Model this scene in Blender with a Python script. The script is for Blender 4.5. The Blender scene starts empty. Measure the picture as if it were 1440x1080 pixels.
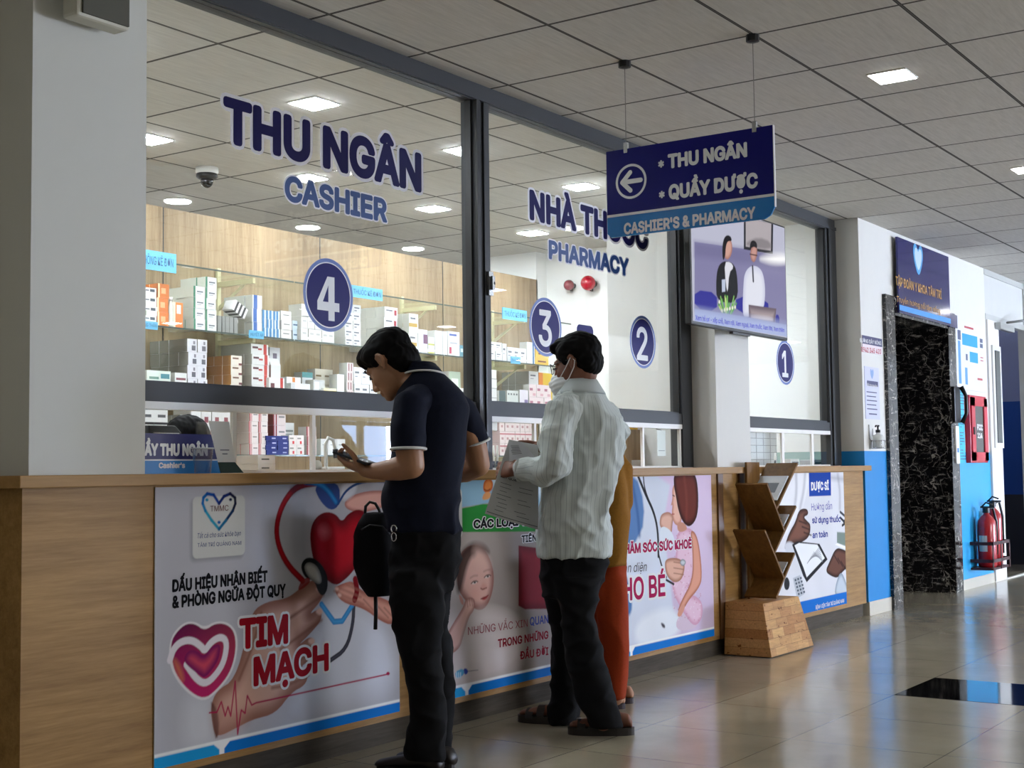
import bpy, bmesh, math, random
import numpy as np
from mathutils import Vector, Matrix, noise, geometry
random.seed(7)
D = bpy.data
SC = bpy.context.scene
COL = SC.collection

# ------------------------------------------------------------------ camera, light, exposure
F_PX, YAW, PITCH, ROLL = 1927.87, 0.969792, 0.0627596, -0.0123813
CAM = Vector((0, 0, 1.15))
_f = Vector((math.sin(YAW)*math.cos(PITCH), math.cos(YAW)*math.cos(PITCH), math.sin(PITCH)))
_r = Vector((math.cos(YAW), -math.sin(YAW), 0)); _u = _r.cross(_f)
RIGHT = _r*math.cos(ROLL) + _u*math.sin(ROLL); UP = -_r*math.sin(ROLL) + _u*math.cos(ROLL); FWD = _f
cam = D.cameras.new('camera'); cam.sensor_width = 36; cam.lens = F_PX/1440*36; cam.clip_start = .05
camo = D.objects.new('camera', cam); COL.objects.link(camo); SC.camera = camo
camo.matrix_world = Matrix(((RIGHT.x, UP.x, -FWD.x, CAM.x), (RIGHT.y, UP.y, -FWD.y, CAM.y), (RIGHT.z, UP.z, -FWD.z, CAM.z), (0, 0, 0, 1)))
SC.view_settings.view_transform = 'Standard'; SC.view_settings.look = 'None'
SC.view_settings.gamma = 1; SC.view_settings.exposure = EXPOSURE = 0.5
try: SC.view_settings.use_curve_mapping = False
except Exception: pass
CEIL = 3.086
TILE = 0.66864; GX, GY = 5.6078, 2.5063        # ceiling grid pitch and origin
LAMP_IN, LAMP_OUT, DAY = 150.0, 27.0, 80.0       # panel emission inside / in the hall, daylight through the glazed walls
FILL_SOUTH = 14.0  # strength of the added fill pane in the south wall
W = D.worlds.new('world'); SC.world = W; W.use_nodes = True
W.node_tree.nodes['Background'].inputs[0].default_value = (.75, .85, 1, 1)
W.node_tree.nodes['Background'].inputs[1].default_value = .05

def ray(x, y): return FWD + RIGHT*((x-720)/F_PX) + UP*((540-y)/F_PX)
def at(x, y, Y):                                # point of the photo's pixel on the vertical plane at Y
    d = ray(x, y); return CAM + d*(Y/d.y)
def atx(x, y, X): d = ray(x, y); return CAM + d*((X-CAM.x)/d.x)
def atz(x, y, z): d = ray(x, y); return CAM + d*((z-CAM.z)/d.z)

# ------------------------------------------------------------------ materials
def lin(c):
    if isinstance(c, str): c = tuple(int(c[i:i+2], 16)/255 for i in (0, 2, 4))
    return tuple(v/12.92 if v <= .04045 else ((v+.055)/1.055)**2.4 for v in c[:3])
class NT:
    def __init__(s, name):
        s.m = D.materials.new(name); s.m.use_nodes = True; s.t = s.m.node_tree; s.p = s.t.nodes['Principled BSDF']
    def n(s, typ, **kw):
        nd = s.t.nodes.new(typ)
        for k, v in kw.items(): setattr(nd, k, v)
        return nd
    def link(s, a, b): s.t.links.new(a, b)
    def math(s, op, a, b=None, c=None):
        nd = s.n('ShaderNodeMath', operation=op)
        for i, v in enumerate((a, b, c)):
            if v is None: continue
            if isinstance(v, (int, float)): nd.inputs[i].default_value = v
            else: s.link(v, nd.inputs[i])
        return nd.outputs[0]
    def mix(s, f, a, b):
        nd = s.n('ShaderNodeMix', data_type='RGBA')
        for v, i in ((f, 0), (a, 6), (b, 7)):
            if isinstance(v, (int, float)): nd.inputs[i].default_value = v
            elif isinstance(v, tuple): nd.inputs[i].default_value = (*v, 1)
            else: s.link(v, nd.inputs[i])
        return nd.outputs[2]
    def coord(s, scale=(1, 1, 1), rot=(0, 0, 0)):
        tc = s.n('ShaderNodeTexCoord'); mp = s.n('ShaderNodeMapping'); mp.inputs['Scale'].default_value = scale; mp.inputs['Rotation'].default_value = rot
        s.link(tc.outputs['Object'], mp.inputs[0]); return mp.outputs[0]
    def noise(s, vec, scale=5, detail=3, rough=.5):
        nd = s.n('ShaderNodeTexNoise'); nd.inputs['Scale'].default_value = scale; nd.inputs['Detail'].default_value = detail; nd.inputs['Roughness'].default_value = rough
        s.link(vec, nd.inputs['Vector']); return nd.outputs['Fac']
    def ramp(s, f, *stops):
        nd = s.n('ShaderNodeValToRGB'); el = nd.color_ramp.elements
        while len(el) < len(stops): el.new(.5)
        for e, (p, c) in zip(el, stops): e.position = p; e.color = (*c, 1)
        s.link(f, nd.inputs[0]); return nd.outputs[0]
    def bump(s, h, strength=.2, dist=.01):
        b = s.n('ShaderNodeBump'); b.inputs['Strength'].default_value = strength; b.inputs['Distance'].default_value = dist
        s.link(h, b.inputs['Height']); s.link(b.outputs[0], s.p.inputs['Normal'])
_mc = {}
def mat(c, rough=.55, metal=0, emit=0, spec=.5, var=.04, name=None, coat=0):
    key = (c, rough, metal, emit, spec, var, coat)
    if key in _mc: return _mc[key]
    k = NT(name or 'paint_' + str(c)); col = lin(c)
    k.p.inputs['Roughness'].default_value = rough; k.p.inputs['Metallic'].default_value = metal; k.p.inputs['Specular IOR Level'].default_value = spec
    k.p.inputs['Coat Weight'].default_value = coat
    if var:
        f = k.noise(k.coord(), 9, 4)
        k.link(k.mix(f, tuple(v*(1-var) for v in col), tuple(min(1, v*(1+var)) for v in col)), k.p.inputs['Base Color'])
    else: k.p.inputs['Base Color'].default_value = (*col, 1)
    if emit:
        k.p.inputs['Emission Color'].default_value = (*col, 1); k.p.inputs['Emission Strength'].default_value = emit
    _mc[key] = k.m; return k.m
def wood(name, c0, c1, axis='x', scale=1.0, rough=.45, spec=.4):
    k = NT(name); s = {'x': (.9, 14, 14), 'z': (14, 14, .9), 'y': (14, .9, 14)}[axis]
    v = k.coord(tuple(a*scale for a in s))
    n1 = k.noise(v, 2.2, 6, .65)
    v2 = k.coord(tuple(a*scale*3.2 for a in s)); n2 = k.noise(v2, 3, 3, .6)
    v3 = k.coord(tuple(a*.35*scale for a in s)); n3 = k.noise(v3, 1.6, 2)
    f = k.math('ADD', k.math('MULTIPLY', n1, .55), k.math('ADD', k.math('MULTIPLY', n2, .25), k.math('MULTIPLY', n3, .35)))
    k.link(k.ramp(f, (.32, lin(c0)), (.78, lin(c1))), k.p.inputs['Base Color'])
    k.p.inputs['Roughness'].default_value = rough; k.p.inputs['Specular IOR Level'].default_value = spec
    k.bump(n2, .08, .002); return k.m
def attr_mat(name, rough=.6, emit=0, coat=0, spec=.06):
    k = NT(name); a = k.n('ShaderNodeVertexColor'); a.layer_name = 'Col'
    k.p.inputs['Roughness'].default_value = rough; k.p.inputs['Coat Weight'].default_value = coat; k.p.inputs['Specular IOR Level'].default_value = spec
    if emit:
        k.p.inputs['Base Color'].default_value = (.01, .01, .01, 1)
        k.link(a.outputs[0], k.p.inputs['Emission Color']); k.p.inputs['Emission Strength'].default_value = emit
    else: k.link(a.outputs[0], k.p.inputs['Base Color'])
    return k.m
def glass(name, tint=(.97, .99, .98), f0=.04, boost=1.0):
    k = NT(name); t = k.t; out = t.nodes['Material Output']; t.nodes.remove(k.p)
    tr = k.n('ShaderNodeBsdfTransparent'); tr.inputs[0].default_value = (*tint, 1)
    gl = k.n('ShaderNodeBsdfGlossy'); gl.inputs['Roughness'].default_value = .015; gl.inputs[0].default_value = (1, 1, 1, 1)
    g = k.n('ShaderNodeNewGeometry'); d = k.n('ShaderNodeVectorMath', operation='DOT_PRODUCT'); k.link(g.outputs['Normal'], d.inputs[0]); k.link(g.outputs['Incoming'], d.inputs[1])
    c = k.math('SUBTRACT', 1.0, k.math('ABSOLUTE', d.outputs['Value']))
    fr = k.math('ADD', f0, k.math('MULTIPLY', k.math('POWER', c, 5), (1-f0)*boost))
    mx = k.n('ShaderNodeMixShader'); k.link(fr, mx.inputs[0]); k.link(tr.outputs[0], mx.inputs[1]); k.link(gl.outputs[0], mx.inputs[2]); k.link(mx.outputs[0], out.inputs[0])
    return k.m

def m_ceiling():
    k = NT('mineral_ceiling_tiles'); tc = k.n('ShaderNodeTexCoord'); sp = k.n('ShaderNodeSeparateXYZ'); k.link(tc.outputs['Object'], sp.inputs[0])
    dd = []
    for ax, o in ((0, GX), (1, GY)):
        u = k.math('FRACT', k.math('ADD', k.math('DIVIDE', k.math('SUBTRACT', sp.outputs[ax], o), TILE), 100.5))
        dd.append(k.math('MULTIPLY', k.math('ABSOLUTE', k.math('SUBTRACT', u, .5)), TILE))
    dmin = k.math('MINIMUM', dd[0], dd[1])
    groove = k.math('LESS_THAN', dmin, .0085); core = k.math('LESS_THAN', dmin, .003)
    n = k.noise(k.coord((1.2, 14, 1)), 6, 4, .6)
    base = k.ramp(n, (.3, lin('b6b3ac')), (.7, lin('c7c4bd')))
    c = k.mix(groove, base, lin('2c2a27')); c = k.mix(core, c, lin('55524c'))
    k.link(c, k.p.inputs['Base Color']); k.p.inputs['Roughness'].default_value = .85
    k.bump(n, .06, .003); return k.m
def m_floor():
    k = NT('polished_floor_tiles'); tc = k.n('ShaderNodeTexCoord'); sp = k.n('ShaderNodeSeparateXYZ'); k.link(tc.outputs['Object'], sp.inputs[0])
    dd = []; t = .655
    for ax, o in ((0, 6.82), (1, 1.72)):
        u = k.math('FRACT', k.math('ADD', k.math('DIVIDE', k.math('SUBTRACT', sp.outputs[ax], o), t), 100.5))
        dd.append(k.math('MULTIPLY', k.math('ABSOLUTE', k.math('SUBTRACT', u, .5)), t))
    line = k.math('LESS_THAN', k.math('MINIMUM', dd[0], dd[1]), .0022)
    n = k.noise(k.coord(), 2.5, 5, .6); n2 = k.noise(k.coord((3, 3, 3)), 30, 2)
    base = k.ramp(n, (.3, lin('a39a84')), (.7, lin('b3aa94')))
    k.link(k.mix(k.math('MULTIPLY', line, .75), base, lin('4d4840')), k.p.inputs['Base Color'])
    r = k.math('ADD', .12, k.math('MULTIPLY', n2, .08)); k.link(r, k.p.inputs['Roughness'])
    k.p.inputs['Specular IOR Level'].default_value = .62
    k.bump(k.noise(k.coord(), 3, 2), .035, .02); return k.m
def m_marble():
    k = NT('black_veined_marble'); v = k.coord((1, 1, .8), (.4, .3, .5))
    d = k.n('ShaderNodeTexNoise'); d.inputs['Scale'].default_value = 4.0; d.inputs['Detail'].default_value = 5; k.link(v, d.inputs['Vector'])
    add = k.n('ShaderNodeVectorMath', operation='MULTIPLY_ADD'); k.link(d.outputs['Color'], add.inputs[0]); add.inputs[1].default_value = (.5, .5, .5); k.link(v, add.inputs[2])
    veins = []
    for sc, w, lo in ((7, .03, .5), (15, .04, .52)):
        vo = k.n('ShaderNodeTexVoronoi', feature='DISTANCE_TO_EDGE'); vo.inputs['Scale'].default_value = sc; k.link(add.outputs[0], vo.inputs['Vector'])
        vein = k.ramp(vo.outputs['Distance'], (0, (.8, .8, .8)), (w, (0, 0, 0)))
        veins.append(k.math('MULTIPLY', vein, k.ramp(k.noise(v, sc*1.1, 3, .6), (lo-.03, (0, 0, 0)), (lo+.09, (1, 1, 1)))))
    mp = k.coord((3, 3, 13), (.5, .2, .3)); cl = k.ramp(k.noise(mp, 3.2, 5, .7), (.57, (0, 0, 0)), (.68, (.8, .8, .8)))
    f = k.math('ADD', k.math('ADD', veins[0], k.math('MULTIPLY', veins[1], .5)), k.math('MULTIPLY', cl, .8))
    k.link(k.mix(f, lin('141214'), lin('d2ccc2')), k.p.inputs['Base Color']); k.p.inputs['Roughness'].default_value = .1
    return k.m

M = dict(
    ceiling=m_ceiling(), floor=m_floor(), marble=m_marble(),
    wall=mat('dcdcd8', .8, spec=.1, var=.02, name='white_wall_paint'), cream=mat('e6dcc0', .75, var=.03, name='cream_wall_paint'), column=mat('d4d5cf', .75, spec=.1, var=.02, name='column_paint'),
    blue=mat('1f86cc', .5, spec=.2, var=.03, name='blue_dado_paint'), teal=mat('8fb0a8', .5, name='teal_dado_paint'),
    alu=mat('3f4144', .5, .1, spec=.25, var=.03, name='grey_aluminium'), alud=mat('2c2d2e', .4, .3, name='dark_aluminium'), white=mat('e9e9e6', .4, name='white_plastic'),
    black=mat('0d0d0e', .4, name='black_plastic'), steel=mat('b9babb', .25, .9, name='steel'), red=mat('b3121d', .3, name='red_enamel', coat=.3),
    laminate=wood('oak_laminate', '735227', 'b48c54', 'x', spec=.2), laminate_top=wood('oak_worktop', '8a673a', 'ad8651', 'x', .8, spec=.2), panel=wood('oak_wall_panel', '6c553a', 'b09a7a', 'z', .8, .5, .2),
    kick=wood('grey_kickboard', '3c3833', '625c54', 'x', 1, .8, .05), walnut=wood('walnut_board', '52381a', '86602f', 'z', 1.2, .55, .15),
    glass=glass('window_glass', boost=.85), sash=glass('sash_glass', boost=.5), shelfglass=glass('shelf_glass', (.94, .97, .955), .03, .6), acrylic=glass('clear_plastic', (.93, .94, .95), .06),
    navy=mat('14145c', .35, name='navy_vinyl'), sky=mat('0b78c4', .35, name='blue_vinyl'), letter=mat('d9dadd', .4, name='white_vinyl'),
    tile=mat('cfc9b9', .3, name='skirting_tile'))

# ------------------------------------------------------------------ mesh helpers
class MB:
    def __init__(s): s.v = []; s.f = []; s.mi = []
    def quad(s, pts, m=0):
        i = len(s.v); s.v += [tuple(p) for p in pts]; s.f.append(tuple(range(i, i+len(pts)))); s.mi.append(m); return s
    def box(s, a, b, m=0, ms=None):              # ms: material per face -X +X -Y +Y -Z +Z
        x0, y0, z0 = (min(a[i], b[i]) for i in range(3)); x1, y1, z1 = (max(a[i], b[i]) for i in range(3))
        i = len(s.v); s.v += [(x0, y0, z0), (x1, y0, z0), (x1, y1, z0), (x0, y1, z0), (x0, y0, z1), (x1, y0, z1), (x1, y1, z1), (x0, y1, z1)]
        for k, f in enumerate(((0, 4, 7, 3), (1, 2, 6, 5), (0, 1, 5, 4), (2, 3, 7, 6), (0, 3, 2, 1), (4, 5, 6, 7))):
            s.f.append(tuple(i+j for j in f)); s.mi.append(ms[k] if ms else m)
        return s
    def loft(s, rings, m=0, caps=True):
        i = len(s.v); n = len(rings[0])
        for r in rings: s.v += [tuple(p) for p in r]
        for a in range(len(rings)-1):
            for j in range(n):
                k = (j+1) % n; s.f.append((i+a*n+j, i+a*n+k, i+(a+1)*n+k, i+(a+1)*n+j)); s.mi.append(m)
        if caps:
            s.f.append(tuple(i+j for j in range(n))[::-1]); s.mi.append(m)
            s.f.append(tuple(i+(len(rings)-1)*n+j for j in range(n))); s.mi.append(m)
        return s
    def tube(s, pts, r, n=10, m=0, caps=True):
        pts = [Vector(p) for p in pts]; rs = r if isinstance(r, (list, tuple)) else [r]*len(pts); rings = []; up = None
        for i, p in enumerate(pts):
            t = (pts[min(i+1, len(pts)-1)] - pts[max(i-1, 0)]).normalized()
            if up is None: up = Vector((0, 0, 1)) if abs(t.z) < .9 else Vector((1, 0, 0))
            a = t.cross(up).normalized(); b = a.cross(t).normalized(); up = b
            rings.append([p + (a*math.cos(2*math.pi*k/n) + b*math.sin(2*math.pi*k/n))*rs[i] for k in range(n)])
        return s.loft(rings, m, caps)
    def lathe(s, prof, c=(0, 0, 0), n=24, m=0, axis=(0, 0, 1), caps=True):
        ax = Vector(axis).normalized(); a = ax.orthogonal().normalized(); b = ax.cross(a); c = Vector(c)
        return s.loft([[c + ax*h + (a*math.cos(2*math.pi*k/n) + b*math.sin(2*math.pi*k/n))*r for k in range(n)] for r, h in prof], m, caps)
    def prism(s, poly, d, m=0):                  # poly: list of 3D points, extruded by vector d
        d = Vector(d); return s.loft([[Vector(p) for p in poly], [Vector(p)+d for p in poly]], m)
    def build(s, name, mats, parent=None, smooth=False, bevel=0, world=True):
        me = D.meshes.new(name); me.from_pydata([tuple(v) for v in s.v], [], s.f)
        for mm in (mats if isinstance(mats, (list, tuple)) else [mats]): me.materials.append(mm)
        me.polygons.foreach_set('material_index', s.mi)
        bm = bmesh.new(); bm.from_mesh(me); bmesh.ops.recalc_face_normals(bm, faces=bm.faces); bm.to_mesh(me); bm.free()
        if smooth: me.polygons.foreach_set('use_smooth', [True]*len(me.polygons))
        return link(name, me, parent, bevel)
def link(name, me, parent=None, bevel=0):
    o = D.objects.new(name, me); COL.objects.link(o)
    if parent is not None:
        o.parent = parent; o.matrix_parent_inverse = parent_world(parent).inverted()
    if bevel:
        b = o.modifiers.new('bevel', 'BEVEL'); b.width = bevel; b.segments = 2; b.limit_method = 'ANGLE'
    return o
def parent_world(o):
    m = Matrix.LocRotScale(o.location, o.rotation_euler, o.scale)
    return parent_world(o.parent) @ o.matrix_parent_inverse @ m if o.parent else m
def tag(o, label, cat, group=None):
    o['label'] = label; o['category'] = cat
    if group: o['group'] = group
    return o
def thing(name, loc, label, cat, group=None):
    o = D.objects.new(name, None); o.empty_display_size = .1; COL.objects.link(o); o.location = Vector(loc); return tag(o, label, cat, group)
def struct(o): o['kind'] = 'structure'; return o

# fonts and lettering
try:
    import os
    FONT = D.fonts.load(os.path.join(bpy.utils.resource_path('LOCAL'), 'datafiles', 'fonts', 'Inter.woff2'))
except Exception: FONT = None
def frame_mat(o, right, up):                     # local x -> right, y -> up, z -> towards the viewer
    right = Vector(right).normalized(); up = Vector(up).normalized(); n = right.cross(up)
    return Matrix(((right.x, up.x, n.x, o[0]), (right.y, up.y, n.y, o[1]), (right.z, up.z, n.z, o[2]), (0, 0, 0, 1)))
def text_mesh(body, bold=0, depth=0, shear=0, space=1, lines=None):
    """flat glyph outlines; bold adds a round-cornered margin of that width along every edge of the strokes"""
    c = D.curves.new('lettering', 'FONT'); c.body = body
    if FONT: c.font = FONT
    c.size = 1; c.shear = shear; c.space_character = space; c.resolution_u = 3
    if lines: c.align_x = lines
    o = D.objects.new('lettering', c); COL.objects.link(o)
    me = D.meshes.new_from_object(o.evaluated_get(bpy.context.evaluated_depsgraph_get()))
    D.objects.remove(o); D.curves.remove(c)
    if bold and len(me.vertices):
        bm = bmesh.new(); bm.from_mesh(me); V2 = [v.co.to_2d() for v in bm.verts]; F2 = [[v.index for v in f.verts] for f in bm.faces]
        F2 = [f if sum(V2[f[i]].x*V2[f[(i+1) % len(f)]].y-V2[f[(i+1) % len(f)]].x*V2[f[i]].y for i in range(len(f))) > 0 else f[::-1] for f in F2]
        seg = []; tri = [[V2[i] for i in f] for f in F2]
        for e in [e for e in bm.edges if len(e.link_faces) < 2]:
            p, q = e.verts[0].co.to_2d(), e.verts[1].co.to_2d(); d = q-p
            if d.length < 1e-4: continue
            t = d.normalized()*bold; n = Vector((-t.y, t.x)); k = len(V2); seg.append((p.x, p.y, q.x, q.y))
            V2 += [p+n, p+n*.7-t*.7, p-t, p-n*.7-t*.7, p-n, q-n, q-n*.7+t*.7, q+t, q+n*.7+t*.7, q+n]; F2.append(list(range(k, k+10)))
        bm.free()
        v, e, f, ov, oe, of = geometry.delaunay_2d_cdt(V2, [], F2, 0, 1e-6)
        c = np.array([[(v[t[0]][i]+v[t[1]][i]+v[t[2]][i])/3 for i in (0, 1)] for t in f]); keep = np.zeros(len(f), bool)
        for x0, y0, x1, y1 in seg:
            ex, ey = x1-x0, y1-y0; u = np.clip(((c[:, 0]-x0)*ex+(c[:, 1]-y0)*ey)/(ex*ex+ey*ey), 0, 1)
            keep |= (c[:, 0]-x0-u*ex)**2+(c[:, 1]-y0-u*ey)**2 < (bold*.975)**2
        for T in tri:
            if abs(sum(T[i].x*T[(i+1) % len(T)].y-T[(i+1) % len(T)].x*T[i].y for i in range(len(T)))) < 1e-6: continue
            ins = np.ones(len(f), bool)
            for i in range(len(T)):
                a, b = T[i], T[(i+1) % len(T)]; ins &= (b.x-a.x)*(c[:, 1]-a.y)-(b.y-a.y)*(c[:, 0]-a.x) >= 0
            keep |= ins
        nm = D.meshes.new('lettering'); nm.from_pydata([(a.x, a.y, 0) for a in v], [], [t for t, o in zip(f, keep) if o]); D.meshes.remove(me); me = nm
    return me
def front(Y): return frame_mat((0, Y, 0), (1, 0, 0), (0, 0, 1))    # plane facing the hall; local x = X, y = Z
_cap = {}
def cap_height():
    if not _cap:
        me = text_mesh('H'); co = np.empty(len(me.vertices)*3, 'f'); me.vertices.foreach_get('co', co); _cap['h'] = float(co.reshape(-1, 3)[:, 1].max()); D.meshes.remove(me)
    return _cap['h']
def lettering(body, frame, box, m, parent, bold=.02, shear=0, name='lettering', halo=0, halo_m=None, lift=.001, space=1, lines=None, slope=0):
    """text fitted to box=(x0,y0,x1,y1) of the frame's own plane: y0 baseline, y1 top of the capitals"""
    x0, y0, x1, y1 = box; out = None
    ch = cap_height()
    base = text_mesh(body, 0, 0, shear, space, lines)
    if not len(base.vertices): return None
    co = np.empty(len(base.vertices)*3, 'f'); base.vertices.foreach_get('co', co); co = co.reshape(-1, 3); a0, a1 = float(co[:, 0].min()), float(co[:, 0].max())
    D.meshes.remove(base)
    for hb, mm, dz, nm in (((bold+halo, halo_m, lift, name+'_outline'),) if halo else ()) + ((bold, m, lift+(.0008 if halo else 0), name),):
        me = text_mesh(body, hb, 0, shear, space, lines)
        n = len(me.vertices); co = np.empty(n*3, 'f'); me.vertices.foreach_get('co', co); co = co.reshape(-1, 3)
        co[:, 0] = x0 + (co[:, 0]-a0+bold)/(a1-a0+2*bold)*(x1-x0); co[:, 1] = y0 + (co[:, 1]+bold)/(ch+2*bold)*(y1-y0) + slope*(co[:, 0]-x0); co[:, 2] = dz
        w = np.array(frame)[:3, :3] @ co.T + np.array(frame)[:3, 3:4]
        me.vertices.foreach_set('co', w.T.astype('f').ravel()); me.update()
        me.materials.clear(); me.materials.append(mm); me.name = nm
        out = link(nm, me, parent)
    return out
def side(X): return frame_mat((X, 0, 0), (0, -1, 0), (0, 0, 1))    # plane facing -X; local x = -Y, y = Z
def plane_px(pl, x, y):
    q = at(x, y, pl[1]) if pl[0] == 'y' else atx(x, y, pl[1])
    return (q.x if pl[0] == 'y' else -q.y, q.z)
def write(body, pl, L, R, m, parent, flat=False, **kw):
    """L=(x, y_top, y_base) of the first letter, R=(x, y_base) of the last, traced on plane pl=('y',Y) or ('x',X)"""
    a = plane_px(pl, L[0], L[2]); t = plane_px(pl, L[0], L[1]); b = plane_px(pl, R[0], R[1])
    return lettering(body, front(pl[1]) if pl[0] == 'y' else side(pl[1]), (a[0], a[1], b[0], a[1]+(t[1]-a[1])), m, parent, slope=0 if flat else (b[1]-a[1])/(b[0]-a[0]), **kw)
def disc(pl, cx, cz, rx, rz, lift, name, m, parent, inner=0, n=64):
    fr = front(pl[1]) if pl[0] == 'y' else side(pl[1]); mb = MB()
    P = [fr @ Vector((cx+rx*math.cos(t), cz+rz*math.sin(t), lift)) for t in (2*math.pi*k/n for k in range(n))]
    if inner:
        Q = [fr @ Vector((cx+rx*inner*math.cos(t), cz+rz*inner*math.sin(t), lift)) for t in (2*math.pi*k/n for k in range(n))]
        for k in range(n): mb.quad([P[k], P[(k+1) % n], Q[(k+1) % n], Q[k]])
    else: mb.quad(P)
    return mb.build(name, m, parent)
def flat(pl, pts, lift, name, m, parent, curve=0, thick=0):
    """a flat cut-out on a plane from points in the plane's own coordinates"""
    fr = front(pl[1]) if pl[0] == 'y' else side(pl[1])
    P = chaikin(pts, curve) if curve else pts
    Q = [fr @ Vector((a, b, lift)) for a, b in P]
    if thick: return MB().prism(Q, (fr.to_3x3() @ Vector((0, 0, -thick)))).build(name, m, parent)
    return MB().quad(Q).build(name, m, parent)
def px_poly(pl, pts): return [plane_px(pl, *p) for p in pts]
def round_rect(x0, x1, z0, z1, r, n=5):
    out = []
    for cx, cz, a in ((x1-r, z1-r, 0), (x0+r, z1-r, 90), (x0+r, z0+r, 180), (x1-r, z0+r, 270)):
        out += [(cx+r*math.cos(math.radians(a+90*k/n)), cz+r*math.sin(math.radians(a+90*k/n))) for k in range(n+1)]
    return out

# a printed board: colours painted on a fine grid of the board's own plane (X, Z)
def chaikin(p, n=2, closed=True):
    p = np.array(p, float)
    for _ in range(n):
        q = np.roll(p, -1, 0) if closed else p[1:]
        b = p if closed else p[:-1]
        r = np.empty((len(b)*2, 2)); r[0::2] = b*.75+q*.25; r[1::2] = b*.25+q*.75
        p = r if closed else np.vstack([p[:1], r, p[-1:]])
    return p
class Print:
    def __init__(s, x0, x1, z0, z1, Y, step=.0035, bg='ffffff'):
        s.b = (x0, x1, z0, z1); s.Y = Y; s.nx = max(2, int((x1-x0)/step)); s.nz = max(2, int((z1-z0)/step))
        s.X, s.Z = np.meshgrid(np.linspace(x0, x1, s.nx), np.linspace(z0, z1, s.nz)); s.c = np.empty((s.nz, s.nx, 3)); s.c[:] = lin(bg); s.soft = step*1.2
    def pts(s, p): return np.array([(lambda q: (q.x, q.z))(at(a, b, s.Y)) for a, b in p])
    def sd(s, P):
        d = np.full(s.X.shape, 1e9); ins = np.zeros(s.X.shape, bool)
        for (ax, az), (bx, bz) in zip(P, np.roll(P, -1, 0)):
            ex, ez = bx-ax, bz-az; L = ex*ex+ez*ez+1e-15
            t = np.clip(((s.X-ax)*ex+(s.Z-az)*ez)/L, 0, 1); d = np.minimum(d, (s.X-ax-t*ex)**2+(s.Z-az-t*ez)**2)
            if ez: ins ^= ((az > s.Z) != (bz > s.Z)) & (s.X < ex*(s.Z-az)/ez+ax)
        d = np.sqrt(d); return np.where(ins, -d, d)
    def mixin(s, a, c): s.c[:] = s.c*(1-a[..., None]) + (np.array(lin(c)) if isinstance(c, str) else c)*a[..., None]
    def poly(s, p, c, curve=2, soft=None, alpha=1, core=None, depth=.03, raw=False):
        P = np.array(p) if raw else s.pts(p)
        if curve: P = chaikin(P, curve)
        d = s.sd(P); a = np.clip(.5-d/(soft or s.soft), 0, 1)*alpha
        if core:
            t = np.clip(-d/depth, 0, 1)[..., None]; t = t*t*(3-2*t); c = np.array(lin(c))*(1-t)+np.array(lin(core))*t
        s.mixin(a, c); return s
    def line(s, p, w, c, curve=2, soft=None, alpha=1, core=None, raw=False):
        P = np.array(p) if raw else s.pts(p)
        if curve: P = chaikin(P, curve, False)
        d = np.full(s.X.shape, 1e9)
        for (ax, az), (bx, bz) in zip(P[:-1], P[1:]):
            ex, ez = bx-ax, bz-az; t = np.clip(((s.X-ax)*ex+(s.Z-az)*ez)/(ex*ex+ez*ez+1e-15), 0, 1); d = np.minimum(d, (s.X-ax-t*ex)**2+(s.Z-az-t*ez)**2)
        d = np.sqrt(d)-w/2; a = np.clip(.5-d/(soft or s.soft), 0, 1)*alpha
        if core:
            t = np.clip(-d/(w/2), 0, 1)[..., None]; c = np.array(lin(c))*(1-t)+np.array(lin(core))*t
        s.mixin(a, c); return s
    def grad(s, fn): s.c[:] = fn(s.X, s.Z, s.c); return s
    def noise(s, amp, scale=8, seed=0):
        r = np.random.RandomState(seed); n = np.zeros(s.X.shape)
        for o in range(4):
            for _ in range(6):
                a = r.rand()*6.28; f = scale*2**o*(.6+r.rand()*.8); n += np.sin((s.X*np.cos(a)+s.Z*np.sin(a))*f+r.rand()*6.28)/2**o
        s.c[:] = np.clip(s.c*(1+amp*n[..., None]/4), 0, 1); return s
    def build(s, name, m, parent, thick=.004):
        nx, nz = s.nx, s.nz; x0, x1, z0, z1 = s.b
        co = np.empty((nz*nx, 3), 'f'); co[:, 0] = s.X.ravel(); co[:, 1] = s.Y; co[:, 2] = s.Z.ravel()
        i = (np.arange(nz-1)[:, None]*nx+np.arange(nx-1)[None]).ravel(); q = np.stack([i, i+1, i+nx+1, i+nx], 1).astype('i')
        k = nx*nz; cor = [(x0, s.Y, z0), (x1, s.Y, z0), (x1, s.Y, z1), (x0, s.Y, z1)]
        ex = np.array(cor + [(a, b+thick, c) for a, b, c in cor], 'f')
        side = np.array([(k, k+4, k+5, k+1), (k+1, k+5, k+6, k+2), (k+2, k+6, k+7, k+3), (k+3, k+7, k+4, k), (k+4, k+7, k+6, k+5)], 'i')
        co = np.vstack([co, ex]); q = np.vstack([q, side])
        me = D.meshes.new(name); me.vertices.add(len(co)); me.vertices.foreach_set('co', co.ravel()); me.loops.add(q.size); me.loops.foreach_set('vertex_index', q.ravel())
        me.polygons.add(len(q)); me.polygons.foreach_set('loop_start', np.arange(0, q.size, 4)); me.update(); me.validate()
        a = me.color_attributes.new('Col', 'FLOAT_COLOR', 'POINT'); cc = np.ones((len(co), 4), 'f'); cc[:k, :3] = s.c.reshape(-1, 3); cc[k:, :3] = .8; a.data.foreach_set('color', cc.ravel())
        me.materials.append(m); return link(name, me, parent)
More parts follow.
